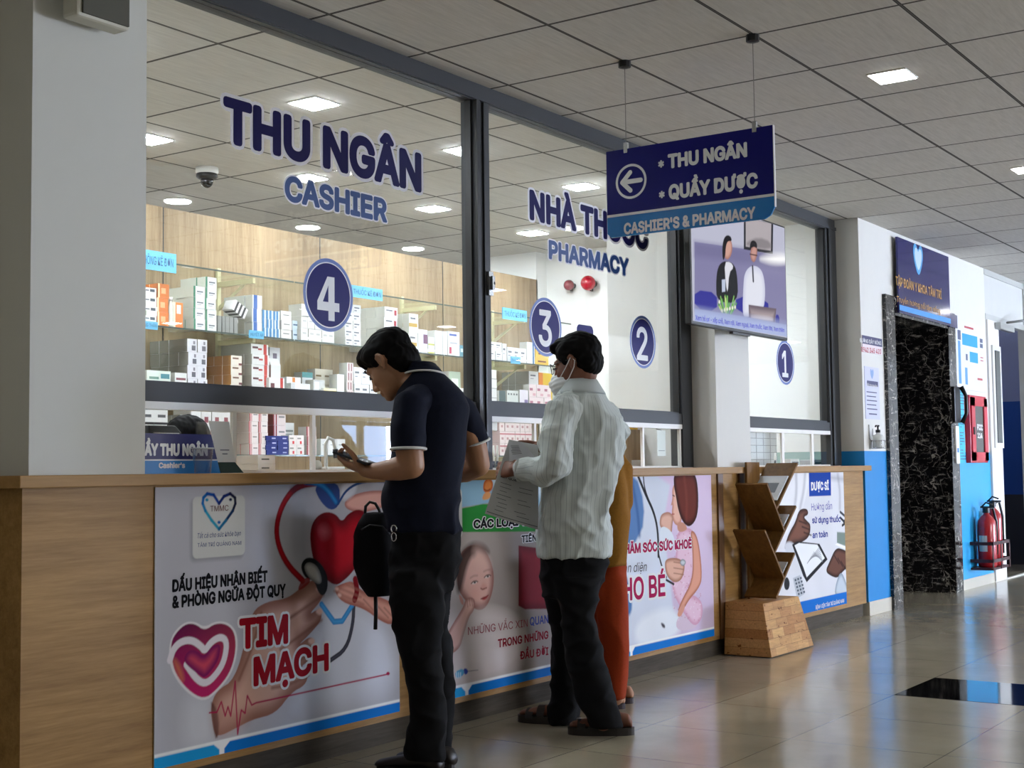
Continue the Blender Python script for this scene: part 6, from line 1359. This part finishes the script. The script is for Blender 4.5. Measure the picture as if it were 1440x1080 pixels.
stack('pink-striped small box', g3, 2, 488, 497, 510, 4, face='e2d4d2', marks=((.2, .35, .1, .9, '8a4a50'), (.6, .75, .1, .9, '8a4a50')))
stack('plain white box behind the bowed head', g3, 2, 498, 530, 517, 2, face='e8e8ea', cols=3, marks=TXT)
stack('grey-green carton behind the navy shoulder', g3, 2, 632, 648, 522, 1, face='a9b8a4', marks=((.2, .8, .5, .8, 'dde2da'),), plane=SY0+.03)
stack('white machine box at the dark post', g3, 2, 646, 664, 546, 1, face='dfe0e0', marks=((.2, .5, .6, .8, '4a4d50'),), plane=SY0+.004)
stack('slim white box tower', g3, 2, 689, 698.5, 520, 4, face='e2e2e2', marks=((.0, 1, .0, .08, 'a9a9a9'),))
stack('white carton with long grey side', g3, 2, 744, 757.5, 522, 3, 5, 'dcdcdc', '9b9890', marks=TXT, d=.07, plane=SY0+.09)
stack('dark teal box on the shelf edge', g3, 2, 702, 711, 549, 1, face='44585a', plane=SY0+.004, d=.06)
stack('pale grey box with twin marks', g3, 2, 713, 729.5, 549, 1, face='cfd4d2', marks=((.15, .4, .75, .85, '5a6468'), (.6, .85, .75, .85, '5a6468')), plane=SY0+.004, d=.06, cols=2)
stack('white and violet box', g3, 2, 731, 743, 548, 1, face='e0dae6', marks=((.55, .95, .1, .5, '7a6aa0'),), plane=SY0+.004, d=.06)
stack('white and pink carton', g3, 2, 744, 775, 541, 2, face='ead9dc', marks=((.1, .5, .5, .7, 'b06a80'), (.5, .9, .1, .3, 'd8a8b4')), plane=SY0+.004, d=.06, cols=3)
stack('yellow pack with orange edge', g3, 2, 758, 777, 519, 1, face='e8c22a', sidec='d87a1c', marks=((0, .3, 0, 1, 'dd7f26'), (.4, .8, .3, .6, 'f4e08a')), plane=SY0+.1)
stack('white carton with teal lid stripe', g3, 2, 425, 440, 523, 1, face='dfe3e2', marks=((0, 1, .8, 1, '5d9a98'), (.15, .8, .4, .5, '8a9092')), plane=SY0+.14)
stack('cream medicine box behind the foil packet', g3, 2, 443, 468, 519, 2, face='e2dccc', marks=((.1, .7, .5, .62, '8a7a5a'),), cols=2, plane=SY0+.16)
stack('pale blue medicine box', g2, 1, 411.5, 422.5, 451, 2, face='c9d9e4', marks=((.1, .8, .5, .65, '4a6a8a'),), plane=SY0+.05)
# lowest shelf, seen through the sliding sashes
stack('black-rimmed white carton', g4, 3, 196, 237, 571, 3, 1, 'd9dada', '2a2a2c', '1c1c1e', marks=((0, 1, .86, 1, '1a1a1c'), (.3, .85, .3, .48, '55585c')), cols=2, d=.16)
stack('small grey sided carton', g4, 3, 252.5, 267, 583, 2, 2, 'dcdedf', '8a8780', marks=TXT)
stack('red-topped white box', g4, 3, 270, 325, 573, 2, 1, 'dedede', 'c4c0bc', 'a81f2c', marks=((0, 1, .86, 1, 'a81f2c'), (.3, .7, .35, .6, '8a4a52')), cols=4, d=.16)
stack('white carton with thin red edge lines', g4, 3, 351, 377, 577, 4, 4, 'e2dedc', 'b8ada2', marks=((0, .1, 0, 1, 'a83038'), (.18, .25, 0, 1, 'b04a50'), (.4, .85, .55, .66, '90908e')), d=.08, cols=2)
stack('rose-sided carton', g4, 3, 384, 402, 577, 3, 2, 'e0d6d4', '9a5f5a', marks=((.0, .1, 0, 1, '8a2a30'), (.2, .3, 0, 1, '8a2a30'), (.45, .9, .5, .62, '8f8f8f')), plane=SY0+.1, d=.12)
stack('navy flat box', g4, 3, 375, 406, 613, 4, 1, '1f2f7a', '18255f', marks=((.5, .85, .35, .6, 'b9c0e0'),), cols=2, d=.1, plane=SY0+.004)
stack('white carton with grey heading', g4, 3, 399, 414, 594, 1, face='d6dad8', marks=((.1, .9, .72, .78, '7f8886'), (.1, .8, .62, .66, '9aa3a1')), plane=SY0+.13)
stack('white carton with red corner disc', g4, 3, 407, 428, 612, 2, face='e6e2de', marks=((.45, .7, .1, .4, 'c92f38'), (.1, .6, .6, .75, '8f8f8a')), cols=2)
stack('pink-lined carton near the sash', g4, 3, 431, 445, 600, 3, 1, 'd9c4c0', marks=((.0, .14, 0, 1, '8a2f38'), (.3, .42, 0, 1, '8a2f38'), (.55, .9, .4, .6, 'b09a98')))
stack('white carton behind the sliding sash', g4, 3, 451, 486, 617, 1, face='e2e2e2', marks=((.2, .75, .6, .66, '9aa0a2'), (.6, .72, .2, .35, '4a4a4a')), cols=3)
stack('pink-capped white bottle box', g4, 3, 703, 752, 590, 3, 1, 'e6d6d6', 'c4a8a8', marks=((0, 1, .72, .84, 'c06a74'), (.3, .7, .3, .5, 'b8888c')), cols=7, d=.1)
gw = 'cartons behind the counter window'
stack('large white flat carton on the worktop', gw, 0, 363, 387.5, 640, 2, face='e4e6e4', marks=((.2, .65, .45, .62, '5a5f5d'),), plane=4.32, z=1.152, d=.16, jit=.001)
stack('white square carton in the window under the TV', gw, 0, 1053, 1092, 607, 5, 1, 'd4d6d8', 'b0b2b4', marks=((0, .06, 0, 1, '8a8c90'), (0, 1, 0, .07, '8a8c90')), plane=4.34, z=1.152, cols=4, d=.1, jit=.001)

# gable-topped carton and a clear bottle on the shelves
gc_x0, gc_x1 = at(389, 520, SY0+.004).x, at(402.5, 520, SY0+.004).x; gz = LEV[2]+.001; zt_, zk = at(396, 503, SY0).z, at(396, 513, SY0).z
t = thing('gable_carton', (gc_x0, SY0, gz), 'white gable-topped carton with a pinkish side on the third shelf', 'carton')
MB().box((gc_x0, SY0+.055, gz), (gc_x1, SY0+.116, zk), 0, (1, 0, 0, 0, 0, 0)).build('body', [mat('e6e6e4', .5), mat('b08c84', .5)], t)
MB().prism([(gc_x0, SY0+.055, zk), (gc_x0, SY0+.116, zk), (gc_x0, SY0+.09, zt_), (gc_x0, SY0+.08, zt_)], (gc_x1-gc_x0, 0, 0)).build('gable', mat('ececea', .5), t)
bx_ = at(240.5, 440, SY0+.02).x
t = thing('clear_bottle', (bx_, SY0+.04, LEV[1]), 'small clear plastic bottle in front of the orange medicine boxes', 'bottle')
MB().lathe([(.002, 0), (.015, 0), (.016, .01), (.016, .12), (.01, .145), (.009, .16)], (bx_, SY0+.02, LEV[1]+.0005), 18).build('body', mat('c9cabd', .15, name='cloudy_plastic'), t, True)
MB().lathe([(.011, .158), (.011, .18), (.001, .181)], (bx_, SY0+.02, LEV[1]+.0005), 14).build('cap', M['white'], t, True)
t = thing('striped_box', (6.28, SY0+.04, 2.2), 'black and white striped box leaning on the tall blue-striped boxes', 'box')
x_ = at(338, 440, SY0+.01).x; z_ = at(338, 445, SY0+.01).z
o = MB(); c_ = Vector((x_, SY0+.012, z_+.045)); R_ = Matrix.Rotation(math.radians(28), 3, 'Y')
for q in range(7):
    a, b_ = -.06+q*.12/7, -.06+(q+1)*.12/7
    P_ = [c_+R_ @ Vector((u, 0, v)) for u, v in ((a, -.035), (b_, -.035), (b_, .035), (a, .035))]; o.prism(P_, (0, .09, 0), q % 2)
o.build('carton', [mat('e4e4e4', .5), mat('1a1a1e', .5)], t)

# ------------------------------------------------------------------ ceiling camera, red balls, cable, plant
q = atz(291, 236, CEIL); t = thing('dome_camera', (q.x, q.y, CEIL), 'white dome security camera with a black eyeball on the pharmacy ceiling', 'camera')
MB().lathe([(.07, 0), (.072, -.03), (.06, -.045)], (q.x, q.y, CEIL), 24).build('mount', M['white'], t, True)
MB().lathe([(.066, -.04), (.068, -.06), (.05, -.075)], (q.x, q.y, CEIL), 24).build('collar', M['black'], t, True)
e = MB(); ball(e, (q.x, q.y, CEIL-.085), (.04, .04, .045)); e.build('eye', mat('0a0a0c', .08, var=0, name='black_dome'), t, True)
for (px, py, r, c, lab) in ((800, 401, .048, '7a1420', 'dark red copy standing in for a reflection of the bright red ball'), (827, 398, .066, 'b3142a', 'bright red fire-extinguishing ball on the white end wall')):  # the darker ball is a reflection modelled as a solid copy
    q = atx(px, py, XE-r-.02); t = thing('fire_ball', (q.x, q.y, q.z), lab, 'fire ball')
    e = MB(); ball(e, q, r, 18); e.build('ball', mat(c, .15, var=0, coat=.5), t, True)
    MB().tube([(q.x+r*.5, q.y, q.z-r*.95), (XE-.012, q.y, q.z-r*.95), (XE-.001, q.y, q.z)], .006, 6).tube([(XE-.03, q.y-.01, q.z), (XE, q.y-.01, q.z)], r*.5, 10).build('wall_holder', M['black'], t)
cb_ = [(1158, 322), (1160, 350), (1166, 385), (1163, 430), (1160, 470), (1165, 520), (1164, 560), (1161, 590), (1163, 615), (1168, 640)]
tag(MB().tube([at(x, y, 4.12) for x, y in cb_], .004, 6).build('cable', M['black'], None, True), 'thin black cable hanging behind the glass of window 1', 'cable')
px_ = at(955, 575, 4.2).x
t = thing('potted_plant', (px_, 4.2, 1.152), 'small leafy plant peeping over the window rail beside the middle pillar', 'plant')
MB().lathe([(.035, 0), (.05, .09), (.052, .1), (.045, .1)], (px_, 4.2, 1.153), 18).build('pot', mat('5c4030', .6, name='brown_pot'), t, True)
lf_ = MB(); rl = random.Random(9)
for kk in range(15):
    a = rl.uniform(0, 6.28); ln_ = rl.uniform(.1, .19); up_ = rl.uniform(.24, .33); w_ = .022
    tip = Vector((px_+math.cos(a)*ln_*.75, 4.2+math.sin(a)*ln_*.45, 1.2+up_)); bs = Vector((px_, 4.2, 1.24)); md = bs.lerp(tip, .6)+Vector((0, 0, .03)); s_2 = Vector((-math.sin(a), math.cos(a), 0))*w_
    for dz in (0, .0015): lf_.quad([bs+Vector((0, 0, dz)), md+s_2+Vector((0, 0, dz)), tip+Vector((0, 0, dz)), md-s_2+Vector((0, 0, dz))])
lf_.build('foliage', mat('3f6a2c', .45, name='leaf_green', var=.2), t)

# ------------------------------------------------------------------ things on the worktop
WZ = 1.1525
sy = 3.86
t = thing('counter_sign', (3.4, sy, WZ), 'navy and blue slanted cashier sign standing on the worktop by the white pillar', 'sign')
xa, xb, xt = 3.0, at(310, 658, sy).x, at(297, 612, sy).x; zt_ = at(297, 611, sy).z; zm_ = at(303, 647, sy).z
xm_ = xb+(xt-xb)*(zm_-WZ)/(zt_-WZ)
MB().prism([(xa, sy, zm_), (xm_, sy, zm_), (xt, sy, zt_), (xa, sy, zt_)], (0, .006, 0)).build('navy_panel', mat('14145e', .3, name='navy_sign_print', var=0, spec=.2), t)
MB().prism([(xa, sy, WZ), (xb, sy, WZ), (xm_, sy, zm_), (xa, sy, zm_)], (0, .006, 0)).build('blue_panel', mat('0f7cc8', .3, name='blue_sign_print', var=0, spec=.2), t)
MB().box((xa, sy-.001, zm_-.002), (xm_, sy+.0065, zm_+.003)).box((xa, sy+.006, WZ), (xb-.02, sy+.06, WZ+.005)).build('acrylic_edge', M['letter'], t)
PSg = ('y', sy-.0006)
write('QUẦY THU NGÂN', PSg, (183, 623, 641), (292, 640), M['letter'], t, bold=.05, flat=True)
write("Cashier's", PSg, (223, 650.5, 658.5), (260, 658), M['letter'], t, bold=.04, flat=True)
cx_ = at(285, 650, 3.80).x
t = thing('plastic_cup', (cx_, 3.80, WZ), 'empty clear plastic cup in front of the navy cashier sign', 'cup')
MB().lathe([(.03, 0), (.0385, .09), (.041, .091), (.041, .094), (.037, .094), (.029, .003), (.001, .003)], (cx_, 3.80, WZ), 28).build('cup_wall', M['acrylic'], t, True)
MB().lathe([(.0385, .089), (.042, .09), (.042, .0935), (.0385, .094)], (cx_, 3.80, WZ), 28).build('rim', mat('cfd3d6', .3, var=0), t, True)
qx0, qx1 = at(302, 640, 3.9).x, at(331, 640, 3.9).x; qz0, qz1 = at(310, 650, 3.9).z, at(310, 592, 3.9).z
t = thing('payment_stand', ((qx0+qx1)/2, 3.9, WZ), 'white payment card stand with a dark green foot beside the navy sign', 'stand')
MB().prism([(qx0+.012, 3.9, qz0), (qx1, 3.9, qz0), (qx1-.005, 3.93, qz1), (qx0, 3.93, qz1)], (0, .004, 0)).build('card', mat('dcdcd6', .4, name='white_card', var=0), t)
MB().prism([(qx0+.01, 3.885, WZ), (qx1+.03, 3.885, WZ), (qx1, 3.902, qz0), (qx0+.01, 3.902, qz0)], (0, .03, 0)).build('foot', mat('16352c', .35, name='dark_green_plastic'), t)
MB().quad([(qx0+.03, 3.9025, qz0+.045), (qx1-.03, 3.9025, qz0+.045), (qx1-.03, 3.9028, qz0+.049), (qx0+.03, 3.9028, qz0+.049)]).quad([(qx0+.04, 3.901, qz0+.03), (qx1-.04, 3.901, qz0+.03), (qx1-.04, 3.9013, qz0+.034), (qx0+.04, 3.9013, qz0+.034)]).build('print_line', inkd, t)
# seated cashier: only the crown of the head shows over the sign
CY = 4.86; ca_ = at(266, 614, CY)
cs_ = tag(D.objects.new('person', None), 'seated cashier, only the black-haired crown showing above the navy sign', 'person', 'people at the counter'); COL.objects.link(cs_); cs_.location = (ca_.x, CY, 0)
hm = pose((ca_.x, CY, ca_.z-.04), Vector((-.1, -1, -.15)), Vector((0, -.15, 1)))
b = MB(); head_parts(b, hm); limb(b, [hm @ Vector((0, -.02, -.05)), (ca_.x, CY+.08, ca_.z-.26)], [.056, .06])
limb(b, [(ca_.x, CY+.09, ca_.z-.3), (ca_.x, CY+.12, .64)], [.1, .13])
for s in (-1, 1): limb(b, [(ca_.x+s*.15, CY+.09, ca_.z-.3), (ca_.x+s*.19, CY+.04, ca_.z-.5), (ca_.x+s*.16, CY-.1, .86)], [.05, .045, .035])
fuse('body', b, .007, SK1, cs_, 2)
hair_cap('hair', hm, hairm, cs_, [((0, -.02, .05), (.1, .112, .092)), ((0, -.06, -.04), (.095, .07, .11))], .006)
t_ = MB(); limb(t_, [(ca_.x-.13, CY+.1, ca_.z-.3), (ca_.x+.13, CY+.1, ca_.z-.3)], [.075, .075]); limb(t_, [(ca_.x, CY+.1, ca_.z-.33), (ca_.x, CY+.13, .665)], [.125, .15]); fuse('uniform_top', t_, .01, mat('c9d4dc', .8, name='pale_uniform'), cs_, 3)
ch = thing('office_chair', (ca_.x, CY+.16, 0), 'black office chair under the seated cashier', 'chair')
MB().box((ca_.x-.24, CY-.06, .43), (ca_.x+.24, CY+.38, .5)).build('seat', M['black'], ch, bevel=.02)
MB().lathe([(.03, .06), (.03, .43)], (ca_.x, CY+.18, 0), 10).build('column', M['steel'], ch)
for kk in range(5):
    a = kk*1.2566; MB().box((-.02, 0, .03), (.02, .28, .06)).build('leg', M['black'], ch).matrix_world = Matrix.Translation((ca_.x, CY+.18, 0)) @ Matrix.Rotation(a, 4, 'Z')
px0 = at(222, 605, 4.3).x
t = thing('desk_printer', (px0, 4.3, WZ), 'black desk printer with a white lip behind the navy sign', 'printer')
MB().prism([(px0-.1, 4.26, WZ), (px0+.09, 4.26, WZ), (px0+.09, 4.26, at(222, 607, 4.26).z), (px0+.06, 4.26, at(222, 598, 4.26).z), (px0-.08, 4.26, at(222, 598, 4.26).z)], (0, .14, 0)).build('case', M['black'], t, bevel=.006)
MB().box((px0-.06, 4.252, at(222, 611, 4.26).z), (px0+.07, 4.262, at(222, 608.5, 4.26).z)).build('paper_lip', M['white'], t)
def pen_stand(x, y, h, label, n=2, dark='1c2348'):
    t = thing('pen_stand', (x, y, WZ), label, 'pen stand', 'pens on stands')
    MB().lathe([(.03, 0), (.03, .008), (.012, .014), (.001, .015)], (x, y, WZ), 16).build('base', M['black'], t, True)
    for k in range(n):
        xx = x+(k-(n-1)/2)*.034; MB().tube([(xx, y, WZ+.012), (xx, y, WZ+.045)], .009, 10).build('holder', mat(dark, .4), t, True)
        MB().tube([(xx, y, WZ+.045), (xx+.004, y, WZ+h*.75), (xx+.005, y, WZ+h)], [.0075, .0065, .004], 10).build('pen', M['white'], t, True)
pen_stand(at(696, 640, 4.06).x, 4.06, .125, 'two white pens on a dark stand beside the black window post')
pen_stand(at(954, 640, 4.06).x, 4.06, .11, 'two white pens on a stand in the window beside the middle pillar', 2, '14151a')
pen_stand(at(1090, 640, 4.06).x, 4.06, .1, 'single white pen on a stand in the window under the TV', 1, '14151a')
xx = at(696.5, 600, 4.1).x
t = thing('ticket_dispenser', (xx, 4.14, WZ), 'white ticket dispenser box on a column behind the white pens', 'dispenser')
z0_, z1_ = at(696, 606, 4.12).z, at(696, 590, 4.12).z
MB().box((xx-.055, 4.12, z0_), (xx+.05, 4.18, z1_)).build('case', M['white'], t, bevel=.006); MB().box((xx-.012, 4.14, WZ), (xx+.012, 4.165, z0_)).build('column', M['alu'], t); MB().box((xx-.05, 4.115, WZ), (xx+.05, 4.19, WZ+.008)).build('foot', M['alu'], t)
# microphone and card reader by the sash near the phone
xx = at(470, 640, 4.05).x
t = thing('counter_microphone', (xx, 4.08, WZ), 'white gooseneck microphone on the worktop near the raised phone', 'microphone')
MB().box((xx-.07, 4.03, WZ), (xx+.05, 4.12, WZ+.022)).build('base', M['white'], t, bevel=.005)
MB().tube([(xx-.02, 4.08, WZ+.02), (xx-.022, 4.08, WZ+.12), (xx-.005, 4.08, WZ+.15), (xx+.022, 4.075, WZ+.14), (xx+.03, 4.07, WZ+.1)], .0085, 8).build('gooseneck', M['white'], t, True)
MB().tube([(xx+.03, 4.07, WZ+.1), (xx+.032, 4.068, WZ+.06)], .012, 10).build('capsule', M['black'], t, True)
xx = at(452, 652, 4.0).x
t = thing('tape_roll', (xx, 4.02, WZ), 'small grey tape dispenser at the foot of the sliding sash', 'tape dispenser')
MB().lathe([(.024, -.012), (.024, .012)], (xx, 4.03, WZ+.026), 18, axis=(0, 1, 0)).build('roll', mat('b9b4a8', .3), t, True); MB().box((xx-.03, 4.015, WZ), (xx+.04, 4.045, WZ+.012)).build('base', M['black'], t)
# wooden drawer box with a label, hanging card, white tray in the middle window
x0, x1 = at(879, 640, 4.3).x, at(901, 640, 4.3).x; z1_ = at(890, 604, 4.3).z
t = thing('wooden_box', ((x0+x1)/2, 4.36, WZ), 'plain wooden box with a white label behind the sash left of the hanging card', 'box')
MB().box((x0-.2, 4.3, WZ), (x1, 4.42, z1_)).build('body', M['panel'], t)
MB().box((at(888, 645, 4.3).x, 4.297, at(888, 656, 4.3).z), (at(900, 645, 4.3).x, 4.3, at(888, 647, 4.3).z)).build('label', M['white'], t)
stack('yellow carton on top of the wooden box', gw, 0, 879, 897, 597, 1, face='e6b81f', marks=((.2, .6, .3, .7, '8a3a1c'),), cols=2, plane=4.315, z=z1_, d=.08, jit=.001)
x0, x1 = at(926.5, 620, YF+.04).x, at(938, 620, YF+.04).x; z0_, z1_ = at(932, 641, YF+.04).z, at(932, 605, YF+.04).z
t = thing('hanging_card', (x0, YF+.04, z0_), 'white payment card hanging in the window beside the middle pillar', 'card')
MB().box((x0, YF+.05, z0_), (x1, YF+.053, z1_)).build('card', mat('e0e2e0', .5, var=0), t)
MB().tube([((x0+x1)/2, YF+.052, z1_), ((x0+x1)/2-.06, YF+.052, ZB0-.03)], .003, 6).build('cord', M['black'], t)
MB().quad([(x0+.012, YF+.0495, z0_+.03), (x1-.012, YF+.0495, z0_+.03), (x1-.012, YF+.0495, z0_+.033), (x0+.012, YF+.0495, z0_+.033)]).build('print_line', inkd, t)
x0, x1 = at(912, 650, 4.0).x, at(969, 650, 4.0).x
tag(MB().box((x0, 4.02, WZ), (x1, 4.15, WZ+.012)).build('paper_tray', M['white'], bevel=.004), 'flat white tray on the worktop beside the middle pillar', 'tray')
x0, x1 = at(1145, 645, 4.1).x, at(1174, 645, 4.1).x
t = thing('receipt_printer', (x0, 4.15, WZ), 'silver receipt printer in the window next to the lift lobby', 'printer')
MB().box((x0, 4.1, WZ), (x1, 4.22, WZ+.05)).build('case', mat('a9abac', .35, .3), t, bevel=.006); MB().box((x0+.02, 4.097, WZ+.018), (x1-.02, 4.1, WZ+.03)).build('paper_slot', M['black'], t)
x0, x1 = at(1112, 645, 4.1).x, at(1124, 645, 4.1).x
t = thing('stapler_box', (x0, 4.12, WZ), 'small grey desk organiser left of the receipt printer', 'organiser')
MB().box((x0, 4.1, WZ), (x1, 4.17, WZ+.055)).build('case', mat('c4c4be', .4), t, bevel=.004); MB().box((x0+.02, 4.098, WZ+.01), (x1-.02, 4.1, WZ+.035)).build('slot', M['black'], t)
